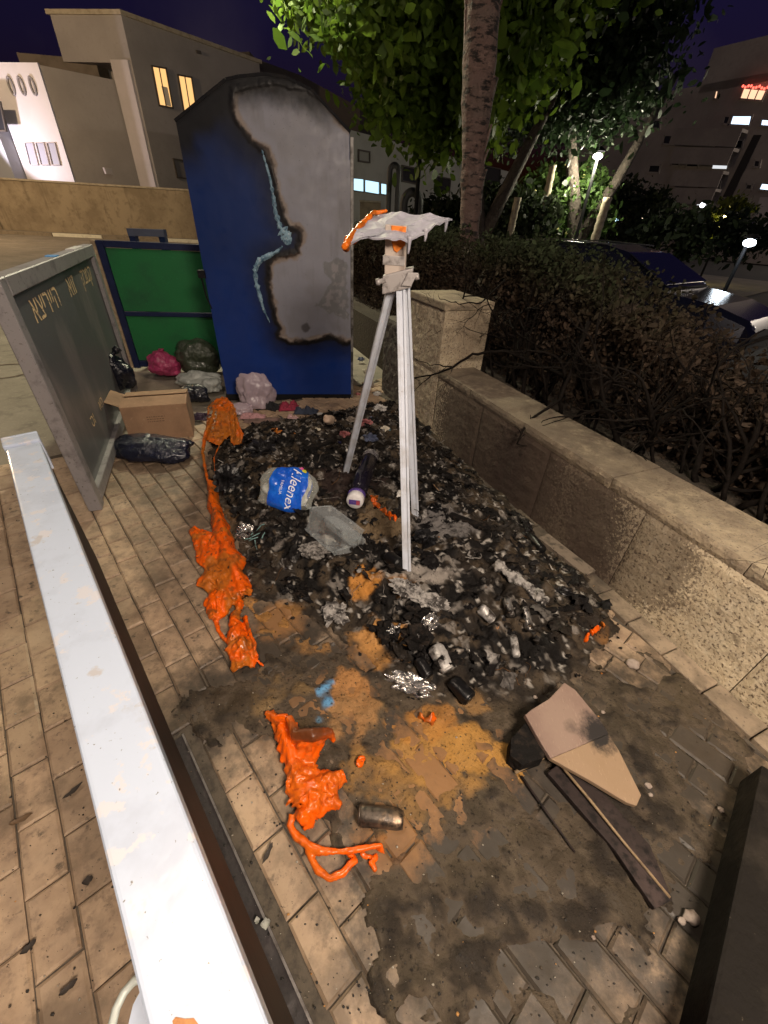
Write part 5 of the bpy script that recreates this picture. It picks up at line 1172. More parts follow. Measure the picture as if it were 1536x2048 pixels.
slab('side_flap', x0_ - cx_ * .05 + cy_ * CD / 2 + uz * (CHt + .02), cx_ * .05 - uz * .025, cy_ * CD * .4, uz * .0025)
mb = MB(); rr = random.Random(9)
for row, zz in enumerate((.20, .18, .16)):
    xx = .17
    while xx < .30:
        w_ = rr.uniform(.006, .02); mb.add([x0_ + cx_ * (xx + a) + uz * (zz + b) - cy_ * .0045 for a, b in [(0, 0), (w_, 0), (w_, .006), (0, .006)]], [(0, 1, 2, 3)]); xx += w_ + .006
mb.build('faint_print', M_cardk, cbx)
def bagmat(n, c, rough=.3, tr=0.0): return mat(n, c, rough, layers=[(10, tuple(min(1, q * 1.7 + .01) for q in c), .52, .72, 4)], bump=(26, .8, .02), bump2=(70, .4, .006), coat=.25, transl=tr)
M_bblack = bagmat('black_bag_mat', (.006, .007, .014), .28); M_bnavy = bagmat('navy_bag_mat', (.006, .008, .022), .25); M_bpink = bagmat('pink_bag_mat', (.42, .05, .14), .35, .15); M_bgreen = bagmat('green_bag_mat', (.045, .055, .035), .35); M_bwhite = bagmat('white_bag_mat', (.48, .50, .47), .4, .2)
def bag(px, r, m, label, seed, z=0.0, name='rubbish_bag', cat='bag', knot=None, amp=.34, fr=1.9, grp=None):
    c = P(*px, z); mb = MB(); v0, f0 = ICO[5]
    fold = 1 - np.abs(fbm(v0 * fr + seed * 3.3, 3) * 2 - 1); fold2 = 1 - np.abs(fbm(v0 * fr * 3 + seed, 3) * 2 - 1)
    v = v0 * (1 + amp * (fbm(v0 * 1.3 + seed, 2) - .5) * 2 - .16 * (fold - .7) - .09 * (fold2 - .7))[:, None]; v = v * np.array(r)
    v[:, 2] = np.where(v[:, 2] < -.55 * r[2], -.55 * r[2] + (v[:, 2] + .55 * r[2]) * .1, v[:, 2]); v[:, 2] += .6 * r[2]
    t = thing(name, c, label, cat, grp); mb.add(v + c, f0); mb.build('bag_body', m, t, smooth=True)
    if knot is not None:
        k0 = c + np.array([0, 0, r[2] * 1.45]); mb = MB(); d = np.array(knot); mb.tube([k0 - d * .25, k0 + d * .35, k0 + d * .6, k0 + d], [.04, .014, .03, .035], 12); melt('knot', mb, m, t, .006, .01, 30, 1, seed)
    return t
bag((305, 908), (.34, .17, .10), M_bnavy, 'flat black rubbish bag on the paving in front of the cardboard box', 3, knot=(.0, .0, .02))
bag((245, 775), (.13, .13, .20), M_bblack, 'black bag squeezed between the box and the grey panel', 5, z=.2, knot=(.05, .05, .06))
bag((335, 748), (.17, .15, .16), M_bpink, 'pink tied rubbish bag in front of the green panel', 7, knot=(.0, 0, .05))
bag((398, 742), (.24, .20, .22), M_bgreen, 'dark green rubbish bag against the blue container', 8)
bag((405, 772), (.26, .14, .10), M_bwhite, 'white plastic bag squashed below the dark green bag', 9)
bag((425, 782), (.10, .09, .09), M_bwhite, 'small white bundle at the left foot of the container', 19)
bag((392, 800), (.15, .10, .10), M_bblack, 'small black bag right of the cardboard box', 10)
M_trb = clear_plastic('pink_film_mat', (.62, .50, .56), .55, .25, 30, .8)
bag((515, 812), (.19, .13, .20), M_trb, 'translucent pinkish plastic bag slumped against the container', 12, amp=.5)
bag((480, 826), (.14, .08, .06), M_trb, 'crumpled translucent film beside the slumped pinkish bag', 13)
def cloth(px, rx, ry, h, c, label, seed, ang=0.0, cat='cloth', z=0, rough=.85):
    n = 26; p0 = P(*px, z); V, Fq = [], []; ca, sa = math.cos(ang), math.sin(ang)
    for i in range(n + 1):
        for j in range(n + 1):
            a, b = i / n * 2 - 1, j / n * 2 - 1; sq = 1 + .25 * noise.noise(Vector((a * 1.3, b * 1.3, seed)))
            x, y = a * rx * sq, b * ry * sq; zz = h * (.5 + .8 * noise.noise(Vector((a * 2.2, b * 2.2, seed))) + .4 * noise.noise(Vector((a * 6, b * 6, seed)))) * (1 - max(abs(a), abs(b)) ** 4)
            V.append(p0 + [x * ca - y * sa, x * sa + y * ca, max(.004, zz) + .002])
    for i in range(n):
        for j in range(n): Fq.append((i * (n + 1) + j, (i + 1) * (n + 1) + j, (i + 1) * (n + 1) + j + 1, i * (n + 1) + j + 1))
    mb = MB(); mb.add(V, Fq); o = mb.build('cloth', mat('cloth_mat_%d' % seed, c, rough, layers=[(20, tuple(q * .5 for q in c), .45, .7, 4)], bump=(80, .5, .004)), smooth=True)
    md = o.modifiers.new('thick', 'SOLIDIFY'); md.thickness = .004
    return tag(o, label, cat)
cloth((578, 818), .10, .06, .09, (.26, .02, .05), 'crumpled dark red cloth at the foot of the container', 1, .3)
cloth((545, 818), .07, .05, .08, (.01, .01, .013), 'black cloth lying left of the dark red one', 2, -.4)
cloth((612, 825), .12, .06, .07, (.03, .04, .07), 'dark blue cloth scrap on the ashes near the container', 3, .1)
cloth((535, 842), .22, .07, .02, (.20, .13, .11), 'flat brownish cardboard scrap in front of the slumped bag', 4, .05, 'scrap')
cloth((505, 835), .12, .05, .05, (.48, .26, .27), 'pale pink tissue scrap in front of the slumped bag', 5, .2, 'scrap')
cloth((400, 835), .09, .07, .05, (.04, .02, .045), 'dark purple cloth beside the cardboard box', 6, 0)
cloth((585, 838), .05, .03, .05, (.5, .32, .32), 'small pink scrap under the dark red cloth', 7, 0, 'scrap')
mb = MB(); pts = [P(652, 838, .22), P(660, 842, .17), P(668, 850, .10), P(676, 860, .05)]
mb.tube(pts, [.03, .038, .04, .03], 10); mb.ico(P(682, 862, .05), .035, 2)
melt('foam_scrap', mb, mat('foam_mat', (.66, .50, .38), .9, layers=[(30, (.5, .33, .22), .5, .7, 4)], bump=(60, .8, .01)), None, .008, .02, 26, 1, 5); fo = bpy.data.objects['foam_scrap']; tag(fo, 'pale peach foam scrap standing up near the right front of the container', 'scrap')
M_lit = [mat('litter_mat_%d' % k, c, .6, layers=[(30, tuple(q * .4 for q in c), .5, .7, 4)]) for k, c in enumerate([(.5, .48, .46), (.3, .25, .2), (.35, .12, .12), (.1, .12, .2), (.55, .5, .4)])]
for k, (x, y) in enumerate([(640, 830), (700, 842), (730, 850), (745, 838), (770, 862), (760, 820), (718, 822), (690, 872), (742, 880), (636, 862), (755, 790), (738, 770), (716, 790), (722, 720), (735, 745)]):
    c = PG(x, y); mb = MB(); r = .022 + .012 * (k % 3); mb.ico(c + [0, 0, r * .4], (r, r * .7, r * .6), 3, .6, 2, k + 200, ridge=True)
    if k >= 10: pass
    tag(mb.build('litter_scrap', M_lit[k % 5], smooth=False), near(x, y, ['pale', 'brown', 'reddish', 'dark blue', 'cream'][k % 5] + ' crumpled litter scrap'), 'litter', 'litter scraps by the container')

# ================================================================== boards in the lower right
M_board = mat('pointed_board_mat', (.26, .18, .14), .7, layers=[(7, (.22, .145, .115), .45, .66, 5), (60, (.37, .27, .2), .6, .8, 3, (3, .6, 1)), (120, (.03, .022, .018), .70, .76, 3)], bump=(90, .2, .002))
_bm = P(1200, 1466, .08); _bm2 = P(1165, 1478, .08)
soot_shade_mask(M_board, [(_bm[0], _bm[1], .075, .085, .98, .5), (*P(1140, 1455, .08)[:2], .075, .03, .8, .9)], soot=(.012, .010, .010), nscale=22)
bp = [P(1050, 1430, .105), P(1062, 1420, .105), P(1098, 1398, .10), P(1128, 1366, .10), P(1150, 1380, .095), P(1203, 1440, .085), P(1240, 1500, .07), P(1284, 1590, .05), P(1273, 1612, .045), P(1255, 1606, .05), P(1180, 1560, .07), P(1100, 1515, .09), P(1085, 1490, .095)]
nb_ = np.cross(bp[4] - bp[0], bp[8] - bp[0]); nb_ /= np.linalg.norm(nb_); nb_ *= np.sign(nb_[2])
cb_ = sum(bp) / len(bp); bp = [p - nb_ * ((p - cb_) @ nb_) for p in bp]
M_board2 = mat('bare_board_mat', (.29, .195, .12), .75, layers=[(7, (.27, .18, .105), .45, .66, 5), (70, (.38, .27, .165), .6, .8, 3, (3, .6, 1)), (110, (.05, .035, .025), .70, .76, 3)], bump=(90, .2, .002))
soot_shade_mask(M_board2, [(_bm[0], _bm[1], .075, .075, .98, .5)], soot=(.012, .010, .010), nscale=30)
bd = thing('pointed_board', cb_, 'pointed brown board with one scorched corner lying tilted at lower right', 'board')
up_ = [bp[i] for i in (0, 1, 2, 3, 4, 5)] + [bp[6] * .45 + bp[5] * .55, bp[11] * .97 + bp[10] * .03, bp[12]]
lo_ = [up_[6], bp[6], bp[7], bp[8], bp[9], bp[10], up_[7]]
mb = MB(); mb.prism([p - nb_ * .022 for p in up_], nb_ * .022); mb.build('upper_piece', M_board, bd, bevel=.003)
mb = MB(); mb.prism([p - nb_ * .022 for p in lo_], nb_ * .021); mb.build('lower_piece', M_board2, bd, bevel=.003)
M_dplank = mat('scorched_plank_mat', (.030, .021, .019), .7, layers=[(10, (.055, .038, .035), .5, .68, 5), (30, (.010, .008, .0075), .5, .66, 6)], bump=(60, .5, .005), spec=.2)
def plank(pxs, z0, z1, m, nm, label, cat='board'):
    mb = MB(); mb.prism([P(x, y, z1) - np.array([0, 0, z1 - z0]) for x, y in pxs], (0, 0, z1 - z0)); return tag(mb.build(nm, m, bevel=.003), label, cat)
plank([(1095, 1545), (1125, 1520), (1210, 1590), (1300, 1690), (1330, 1760), (1345, 1800), (1310, 1818), (1230, 1700)], .008, .030, M_dplank, 'scorched_plank', 'scorched dark red-brown plank lying under the pointed board')
plank([(1022, 1478), (1062, 1432), (1100, 1478), (1088, 1515), (1045, 1530), (1020, 1510)], .006, .075, M_charwood, 'charred_block', 'black charred block propping up the pointed board', 'block')
M_stick = mat('thin_stick_mat', (.26, .18, .10), .7, layers=[(30, (.12, .08, .05), .48, .66, 4)])
mb = MB(); mb.tube([P(1118, 1526, .05), P(1180, 1600, .045), P(1240, 1675, .04), P(1340, 1795, .03)], [.005, .005, .0045, .004], 8); tag(mb.build('thin_stick', M_stick, smooth=True), 'thin pale stick running along the scorched plank', 'stick')
mb = MB(); mb.tube([P(1030, 1545, .02), P(1068, 1525, .03), P(1100, 1508, .045)], [.006, .006, .005], 8); tag(mb.build('thin_stick', M_stick, smooth=True), 'short pale stick poking out left of the pointed board', 'stick')
mb = MB(); mb.tube([P(1042, 1552, .012), P(1090, 1620, .014), P(1150, 1705, .012)], [.005, .004, .003], 7); tag(mb.build('thin_stick', M_dplank, smooth=True), 'dark stick lying left of the scorched plank', 'stick')
# large dark slab at the right edge
M_slab = mat('dark_slab_mat', (.012, .010, .0085), .85, layers=[(5, (.028, .023, .018), .48, .66, 6), (16, (.012, .010, .008), .5, .7, 6), (90, (.12, .1, .075), .72, .8, 2)], bump=(30, .8, .012), spec=.15)
A, B = P(1478, 1562), P(1352, 2060); dd = (B - A) / np.linalg.norm(B - A); sd = np.array([-dd[1], dd[0], 0]); sd *= np.sign(sd @ np.array([1, -.3, 0]))
mb = MB(); mb.prism([A, B + dd * .2, B + dd * .2 + sd * .7, A + sd * .7], (0, 0, .14))
tag(mb.build('dark_slab', M_slab, bevel=.01), 'low dark slab at the lower right edge', 'slab')
M_peb = mat('pebble_mat', (.32, .26, .22), .8, layers=[(30, (.2, .15, .12), .45, .65, 4)], bump=(60, .4, .004))
for k, (x, y, r) in enumerate([(1380, 1835, .022), (1362, 1842, .012), (1296, 1572, .012), (1300, 1590, .008), (1265, 1330, .03), (1440, 1620, .012), (1186, 1875, .006), (1070, 1395, .009), (1205, 1425, .009)]):
    c = PG(x, y); mb = MB(); mb.ico(c + [0, 0, r * .35], (r, r * .8, r * .55), 3, .25, 2, k + 300)
    tag(mb.build('pebble', M_peb, smooth=True), ['pinkish stone at the left edge of the dark slab', 'small stone touching the pinkish one', 'pebble beside the tip of the pointed board', 'tiny pebble below the tip of the pointed board', 'flat pale stone near the foot of the wall', 'pebble above the dark slab', 'tiny ochre pebble on the ashy paving', 'white chip by the top of the pointed board', 'white chip on the right of the pointed board'][k], 'stone')
# leaves and chips on the paving and channel
M_dleaf = mat('dark_leaf_mat', (.035, .026, .02), .8); M_chip = mat('grey_chip_mat', (.36, .36, .32), .8, layers=[(60, (.2, .2, .18), .5, .7, 3)], bump=(80, .6, .004))
def flat_leaf(px, L, W, ang, m, label, seed, nm='dead_leaf', cat='leaf'):
    c = P(*px, .006); V, Fq = [], []; n = 6; ca, sa = math.cos(ang), math.sin(ang)
    for i in range(n + 1):
        t = i / n * 2 - 1; w = W * (1 - t * t) ** .6 * (1 + .3 * math.sin(i * 2.1 + seed)) + .0008
        for j in (-1, 0, 1): x, y = t * L, j * w; V.append(c + [x * ca - y * sa, x * sa + y * ca, .003 + .006 * t * t + (.004 if j else 0)])
    for i in range(n):
        for j in (0, 1): Fq.append((i * 3 + j, i * 3 + j + 1, i * 3 + j + 4, i * 3 + j + 3))
    mb = MB(); mb.add(V, Fq); return tag(mb.build(nm, m, smooth=True), label, cat)
flat_leaf((148, 1583), .030, .007, 1.0, M_dleaf, 'dark dead leaf left of the middle of the white beam', 1)
flat_leaf((178, 1762), .014, .010, .6, M_dleaf, 'small dark leaf against the left edge of the beam', 2)
flat_leaf((536, 1708), .028, .006, 1.25, M_dleaf, 'dark dead leaf on the paving left of the orange strands', 3)
flat_leaf((60, 1895), .018, .007, .9, M_dleaf, 'dead leaf in a paving joint at lower left', 4)
flat_leaf((140, 1975), .02, .006, .8, M_dleaf, 'dead leaf at the bottom left beside the beam handle', 5)
flat_leaf((45, 1640), .03, .008, .6, mat('brown_leaf_mat', (.12, .07, .035), .7), 'brown dead leaf on the left paving', 6)
flat_leaf((515, 1842), .008, .006, 1.9, M_chip, 'small pale paper flake on the dark channel', 7, 'paper_flake', 'paper')
flat_leaf((532, 1848), .014, .010, .3, M_chip, 'larger pale paper flake on the dark channel', 8, 'paper_flake', 'paper')
# manhole ring in the lane
mh = P(8, 742, -.04); mb = MB(); n = 40
for k in range(n):
    a0, a1 = 2 * math.pi * k / n, 2 * math.pi * (k + 1) / n; ri, ro = .27, .30
    mb.add([mh + [ri * math.cos(a0), ri * math.sin(a0), 0], mh + [ro * math.cos(a0), ro * math.sin(a0), 0], mh + [ro * math.cos(a1), ro * math.sin(a1), 0], mh + [ri * math.cos(a1), ri * math.sin(a1), 0]], [(0, 1, 2, 3)])
tag(mb.build('manhole_ring', mat('iron_mat', (.07, .045, .025), .6)), 'round iron manhole rim set in the lane at the far left', 'manhole')

# ================================================================== background: boundary wall, house, other buildings
M_bwall = mat('boundary_plaster_mat', (.34, .27, .18), .9, layers=[(.7, (.24, .185, .12), .42, .62, 6), (3, (.19, .145, .095), .52, .72, 6), (1.2, (.15, .115, .075), .56, .76, 6, (2.5, 2.5, .35))], bump=(12, .2, .02))
M_coping = mat('coping_mat', (.42, .36, .27), .85, layers=[(4, (.3, .25, .18), .45, .65, 5)])
w0, w1 = P(-260, 449), P(560, 489)
w0, w1 = np.array([-23.3, 28.1, 0]), np.array([-12.9, 29.6, 0]); wd = (w1 - w0) / np.linalg.norm(w1 - w0); wn = np.array([-wd[1], wd[0], 0])
bw = thing('boundary_wall', (w0 + w1) / 2, 'long stained tan plaster wall across the lane at far left', 'wall')
mid = (w0 + w1) / 2; L_ = 17
mb = MB(); mb.box(mid + wn * .15 + uz * 1.15, wd * L_, wn * .15, uz * 1.25); mb.build('plaster_face', M_bwall, bw)
mb = MB(); mb.box(mid + wn * .15 + uz * 2.44, wd * L_, wn * .2, uz * .045); mb.build('coping', M_coping, bw, bevel=.01)
mb = MB(); mb.box(mid - wn * .8 - uz * .02, wd * L_, wn * .78, uz * .09); struct(mb.build('pavement', M_conc))
M_kp = mat('painted_kerb_mat', (.72, .68, .55), .7, layers=[(6, (.5, .46, .36), .52, .72, 5)]); M_kg = mat('kerb_mat', (.25, .20, .14), .85, layers=[(5, (.17, .135, .095), .45, .65, 5)])
kx = -16.5; kk = 0
while kx < 9:
    l_ = 2.6 if kk % 2 else 3.2
    mb = MB(); mb.box(mid - wn * 1.68 + wd * (kx + l_ / 2) + uz * .0, wd * (l_ / 2 - .015), wn * .09, uz * .115)
    tag(mb.build('kerb_stone', M_kp if kk % 2 else M_kg, bevel=.015), '%s kerb stretch below the tan boundary wall, %s from the left' % ('white painted' if kk % 2 else 'bare stone', ['first', 'second', 'third', 'fourth', 'fifth'][kk // 2]), 'kerb', 'kerb stretches along the boundary wall'); kx += l_; kk += 1
# house
M_hwall = mat('house_render_mat', (.33, .30, .29), .9, layers=[(.5, (.28, .255, .245), .42, .66, 5), (6, (.29, .26, .25), .55, .75, 4)], bump=(30, .2, .01))
M_hlight = mat('light_render_mat', (.50, .45, .46), .9, layers=[(.8, (.45, .41, .41), .45, .66, 4)], bump=(30, .2, .01))
M_hdark = mat('house_shade_mat', (.15, .12, .095), .9, layers=[(1, (.1, .08, .06), .45, .65, 4)])
M_winlit = glow('lit_window_mat', (1.0, .56, .20), 1.15, (.3, .2, .1)); M_winmul = mat('window_frame_mat', (.08, .065, .055), .6); M_windark = mat('dark_glass_mat', (.03, .03, .035), .1)
M_curt = mat('curtain_mat', (.3, .26, .2), .9, emis=((1, .7, .4), .12))
h0 = PD(240, 20, 36.0); h0[2] = 0; hr = np.array([3.3, 4.5, 0]); hr /= np.linalg.norm(hr); hl = np.array([-4.0, .5, 0]); hl /= np.linalg.norm(hl)
hnr = np.array([hr[1], -hr[0], 0]); hnl = np.array([hl[1], -hl[0], 0]); hnl = -hnl if hnl[1] > 0 else hnl
ztop = 9.9
house = thing('house', h0 + hr * 3 + hl * 2, 'two storey cubic house with two lit amber windows behind the blue container', 'house')
mb = MB(); mb.prism([h0 + hl * .0, h0 + hr * 9, h0 + hr * 9 + hl * 9, h0 + hl * 9 - hnl * .0, ], (0, 0, ztop)); 
mb = MB(); back = h0 + hr * 9
mb.prism([h0, back, back + hl * 4.2, h0 + hl * 4.2], (0, 0, 1)); mb = MB()
mb.prism([h0 + hl * 0, h0 + hr * 9, h0 + hr * 9 + hl * 4.2, h0 + hl * 4.2 + hr * 1.6, h0 + hl * 1.15 + hr * 1.6, h0 + hl * 1.15], (0, 0, ztop - 1.9)); mb.build('wall', M_hwall, house)
mb = MB(); mb.prism([h0 + uz * (ztop - 1.9), h0 + hr * 9 + uz * (ztop - 1.9), h0 + hr * 9 + hl * 4.2 + uz * (ztop - 1.9), h0 + hl * 4.2 + uz * (ztop - 1.9)], (0, 0, 1.75)); mb.build('upper_wall', M_hwall, house)
mb = MB(); mb.prism([h0 - hl * .12 - hr * .12 + uz * (ztop - .15), h0 + hr * 9.1 - hl * .12 + uz * (ztop - .15), h0 + hr * 9.1 + hl * 4.3 + uz * (ztop - .15), h0 + hl * 4.3 - hr * .12 + uz * (ztop - .15)], (0, 0, .18)); mb.build('roof_edge', M_coping, house)
mb = MB(); mb.box(h0 + hl * .62 - hr * .06 + uz * 4.1, hl * .53, hr * .07, uz * 4.0); mb.build('corner_pilaster', M_hlight, house)
def face_quad(px4, p0, nv, off): return [PP(x, y, p0, nv) + np.array(nv) * off for x, y in px4]
def window(par, px4, p0, nv, m_pane, frame=True, mull=0, nm='window', fw=.07, mf=None):
    q = face_quad(px4, p0, nv, .02); mb = MB(); mb.prism([p - np.array(nv) * .015 for p in q], np.array(nv) * .02); pane = mb
    e = [(q[0], q[1]), (q[1], q[2]), (q[2], q[3]), (q[3], q[0])]; fb = MB()
    for a, b in e:
        t = b - a; L = np.linalg.norm(t); t /= L; s = np.cross(t, nv); fb.box((a + b) / 2 + np.array(nv) * .02, t * (L / 2 + fw / 2), s * fw / 2, np.array(nv) * .05)
    for k in range(mull):
        t_ = (k + 1) / (mull + 1); a = q[0] * (1 - t_) + q[1] * t_; b = q[3] * (1 - t_) + q[2] * t_; t = b - a; L = np.linalg.norm(t); t /= L; s = np.cross(t, nv); fb.box((a + b) / 2 + np.array(nv) * .02, t * L / 2, s * fw * .35, np.array(nv) * .03)
    fo_ = fb.build(nm, mf or M_winmul, par); pane.build('pane', m_pane, fo_); return fo_
window(house, [(303, 132), (331, 137), (345, 216), (318, 211)], h0, hnr, M_winlit, mull=1)
window(house, [(355, 150), (382, 155), (394, 232), (368, 228)], h0, hnr, M_winlit, mull=1)
q = face_quad([(322, 172), (334, 175), (342, 213), (331, 211)], h0, hnr, .035); mb = MB(); mb.prism(q, hnr * .01); mb.build('curtain', M_curt, house)
window(house, [(346, 318), (372, 322), (380, 358), (354, 355)], h0, hnr, mat('shutter_mat', (.2, .18, .18), .8))
q = face_quad([(391, 100), (400, 102), (402, 109), (393, 107)], h0, hnr, .01); mb = MB(); mb.prism(q, hnr * .08); mb.build('vent', M_winmul, house)
mb = MB(); qq = [PP(x, y, h0 - hnr * .3, hnr) for x, y in [(205, 335), (220, 337), (224, 349), (210, 348)]]; mb.prism(qq, hnr * .2); mb.build('wall_lamp_box', M_hlight, house)
# low wing joining the white annex, and the annex
a0 = PD(80, 130, 36.0); a0[2] = 0; al = np.array([-2.7, .4, 0]); al /= np.linalg.norm(al); anl = np.array([al[1], -al[0], 0]); anl = -anl if anl[1] > 0 else anl
ar = np.array([3.0, 2.6, 0]); ar /= np.linalg.norm(ar); anr = np.array([ar[1], -ar[0], 0]); zt2 = PD(80, 130, 36.0)[2]
M_awh = mat('annex_white_mat', (.72, .68, .72), .85, layers=[(.8, (.66, .63, .66), .45, .7, 4)])
ann = thing('annex', a0 + al * 2, 'white annex wall lit by a floodlight at far left of the house', 'house')
mb = MB(); mb.prism([a0, a0 + ar * 5.2, a0 + ar * 5.2 + al * 8, a0 + al * 8], (0, 0, zt2)); mb.build('wall', M_hwall, ann)
mb = MB(); mb.prism([a0 + anl * .0 + al * .02, a0 + al * 3.2, a0 + al * 3.2 + anl * .12, a0 + al * .02 + anl * .12], (0, 0, zt2 + .06)); mb.build('white_face', M_awh, ann)
for x in (23, 44, 66):
    c = PP(x, 172, a0 + anl * .14, anl); mb = MB(); pts = [c + al * .13 * math.cos(t) + uz * .34 * math.sin(t) + anl * .03 for t in np.linspace(0, 2 * math.pi, 17)]; mb.tube(pts, .055, 6, cap=False); mb.build('wall_ornament', mat('ornament_mat', (.3, .28, .3), .7) if x == 23 else bpy.data.materials['ornament_mat'], ann)
for x in (60, 82, 104):
    window(ann, [(x - 9, 286), (x + 7, 286), (x + 18, 330), (x + 2, 330)], a0 + anl * .12, anl, mat('pale_blind_mat', (.36, .36, .44), .6) if x == 60 else bpy.data.materials['pale_blind_mat'], fw=.04, mf=M_hlight)
mb = MB(); mb.prism([a0 + al * 3.25 + anl * .9, a0 + al * 9 + anl * .9, a0 + al * 9 + anl * .0, a0 + al * 3.25], (0, 0, 5.3)); mb.build('side_bay', mat('grey_bay_mat', (.35, .36, .4), .8), ann)
window(ann, [(-30, 205), (2, 205), (14, 262), (-18, 262)], a0 + anl * .9, anl, M_windark)
mb = MB(); mb.prism([a0 + al * 3 - anl * 2 + uz * zt2, a0 - anl * 2 + ar * 1.5 + uz * zt2, a0 - anl * 5 + ar * 1.5 + uz * zt2, a0 + al * 3 - anl * 5 + uz * zt2], (0, 0, .9)); mb.build('roof_parapet', M_hdark, ann)
fl_p = a0 + al * 3.4 + anl * 3.2 + uz * 3.3
fl = thing('floodlight', fl_p, 'assumed small floodlight shining on the white annex', 'lamp')  # lamp head and pole assumed from the brightly lit annex face
mb = MB(); mb.box(fl_p, (.12, 0, 0), (0, .06, 0), (0, 0, .09)); mb.build('lamp_head', M_winmul, fl)
mb = MB(); mb.tube([fl_p - uz * 3.3, fl_p - uz * .1], .03, 6); mb.build('pole', M_winmul, fl)
def lamp(name, loc, energy, col, r=.15, kind='POINT', rot=None, spot=None, parent=None):
    d = bpy.data.lights.new(name, kind); d.energy = energy; d.color = col
    d.shadow_soft_size = r
    if kind == 'SPOT': d.spot_size = spot; d.spot_blend = .5
    o = bpy.data.objects.new(name, d); C.objects.link(o); o.location = tuple(float(q) for q in loc)
    if rot is not None:
        o.rotation_euler = Vector(rot).to_track_quat('-Z', 'Y').to_euler()
    return o
tgt = a0 + al * 1.3 + uz * 4.9
lamp('floodlight_bulb', fl_p + (tgt - fl_p) / np.linalg.norm(tgt - fl_p) * .25, E_ANNEX, (1, .90, .97), .1, 'SPOT', tgt - fl_p, math.radians(95))
# brown roofed house behind the container
rb = PD(560, 200, 46); rb[2] = 0; bh = thing('far_house', rb, 'dim brown house roof showing above the blue container', 'house')
mb = MB(); A = PD(420, 116, 46); B = PD(500, 113, 46); Cc = PD(600, 150, 46); D_ = PD(720, 215, 46); mb.prism([np.array([A[0] - 4, A[1], 0]), np.array([D_[0], D_[1], 0]), D_, Cc, B, A, np.array([A[0] - 4, A[1], A[2]])], (1, 8, 0)); mb.build('wall', mat('dim_render_mat', (.075, .06, .052), .9), bh)
mb = MB(); mb.prism([A, B, B + uz * .25, A + uz * .25], (0, 8, 0)); mb.build('roof_edge', M_hdark, bh)
# pale building behind the tree, with a lit window band
b0_ = np.array([-4.5, 28.5, 0]); bd_ = np.array([10.9, 14.5, 0]); bd_ /= np.linalg.norm(bd_); bnv = np.array([bd_[1], -bd_[0], 0])
pb_ = thing('pale_building', b0_ + bd_ * 5, 'pale grey building with a lit window band behind the tree', 'building')
M_pale = mat('pale_render_mat', (.42, .42, .38), .9, layers=[(.8, (.35, .35, .31), .45, .65, 4)])
mb = MB(); mb.prism([b0_ - bd_ * 2, b0_ + bd_ * 24, b0_ + bd_ * 24 - bnv * 8, b0_ - bd_ * 2 - bnv * 8], (0, 0, 5.5)); mb.build('wall', M_pale, pb_)
M_cool = glow('cool_window_mat', (.50, .80, 1.0), 1.5, (.2, .3, .3)); M_cool2 = glow('soft_cool_window_mat', (.55, .75, .72), .5, (.2, .3, .3))
window(pb_, [(705, 356), (726, 358), (726, 384), (705, 381)], b0_, bnv, M_cool, fw=.05, mf=M_pale); window(pb_, [(728, 359), (757, 364), (757, 389), (728, 384)], b0_, bnv, M_cool, fw=.05, mf=M_pale); window(pb_, [(760, 366), (772, 368), (772, 390), (760, 388)], b0_, bnv, M_cool, fw=.05, mf=M_pale)
window(pb_, [(803, 331), (836, 338), (832, 368), (803, 362)], b0_, bnv, M_windark); window(pb_, [(872, 352), (900, 358), (898, 384), (872, 379)], b0_, bnv, M_windark); window(pb_, [(716, 300), (738, 304), (738, 325), (716, 322)], b0_, bnv, mat('grey_blind_mat', (.3, .3, .27), .8))
window(pb_, [(960, 330), (1000, 338), (998, 372), (960, 364)], b0_, bnv, M_windark)
# apartment block at the right
q0 = PD(1150, 300, 62); q0[2] = 0; q1 = PD(1700, 300, 50); q1[2] = 0; qd_ = q1 - q0; QL = np.linalg.norm(qd_); qd_ /= QL; qn = np.array([qd_[1], -qd_[0], 0])
apt = thing('apartment_block', (q0 + q1) / 2, 'dim apartment block with scattered lit windows at the upper right', 'building')
M_apt = mat('apartment_render_mat', (.36, .32, .29), .9, layers=[(.35, (.28, .25, .23), .42, .64, 5), (3, (.3, .27, .25), .5, .7, 4)])
ztA = PD(1330, 190, 58)[2]
mb = MB(); mb.prism([q0, q1, q1 - qn * 10, q0 - qn * 10], (0, 0, ztA)); mb.build('wall', M_apt, apt)
pA = [PP(x, 190, q0, qn) for x in (1395, 1580)]; mb = MB(); mb.prism([np.array([p[0], p[1], ztA - .5]) for p in pA] + [np.array([pA[1][0], pA[1][1], ztA - .5]) - qn * 7, np.array([pA[0][0], pA[0][1], ztA - .5]) - qn * 7], (0, 0, 2.6)); mb.build('penthouse', M_apt, apt)
M_wb = glow('blue_white_window_mat', (.62, .78, 1.0), 2.2, (.3, .3, .3)); M_ww = glow('white_window_mat', (.85, .88, .92), .9, (.3, .3, .3)); M_wa = glow('warm_window_mat', (1.0, .62, .38), 1.3, (.3, .2, .1))
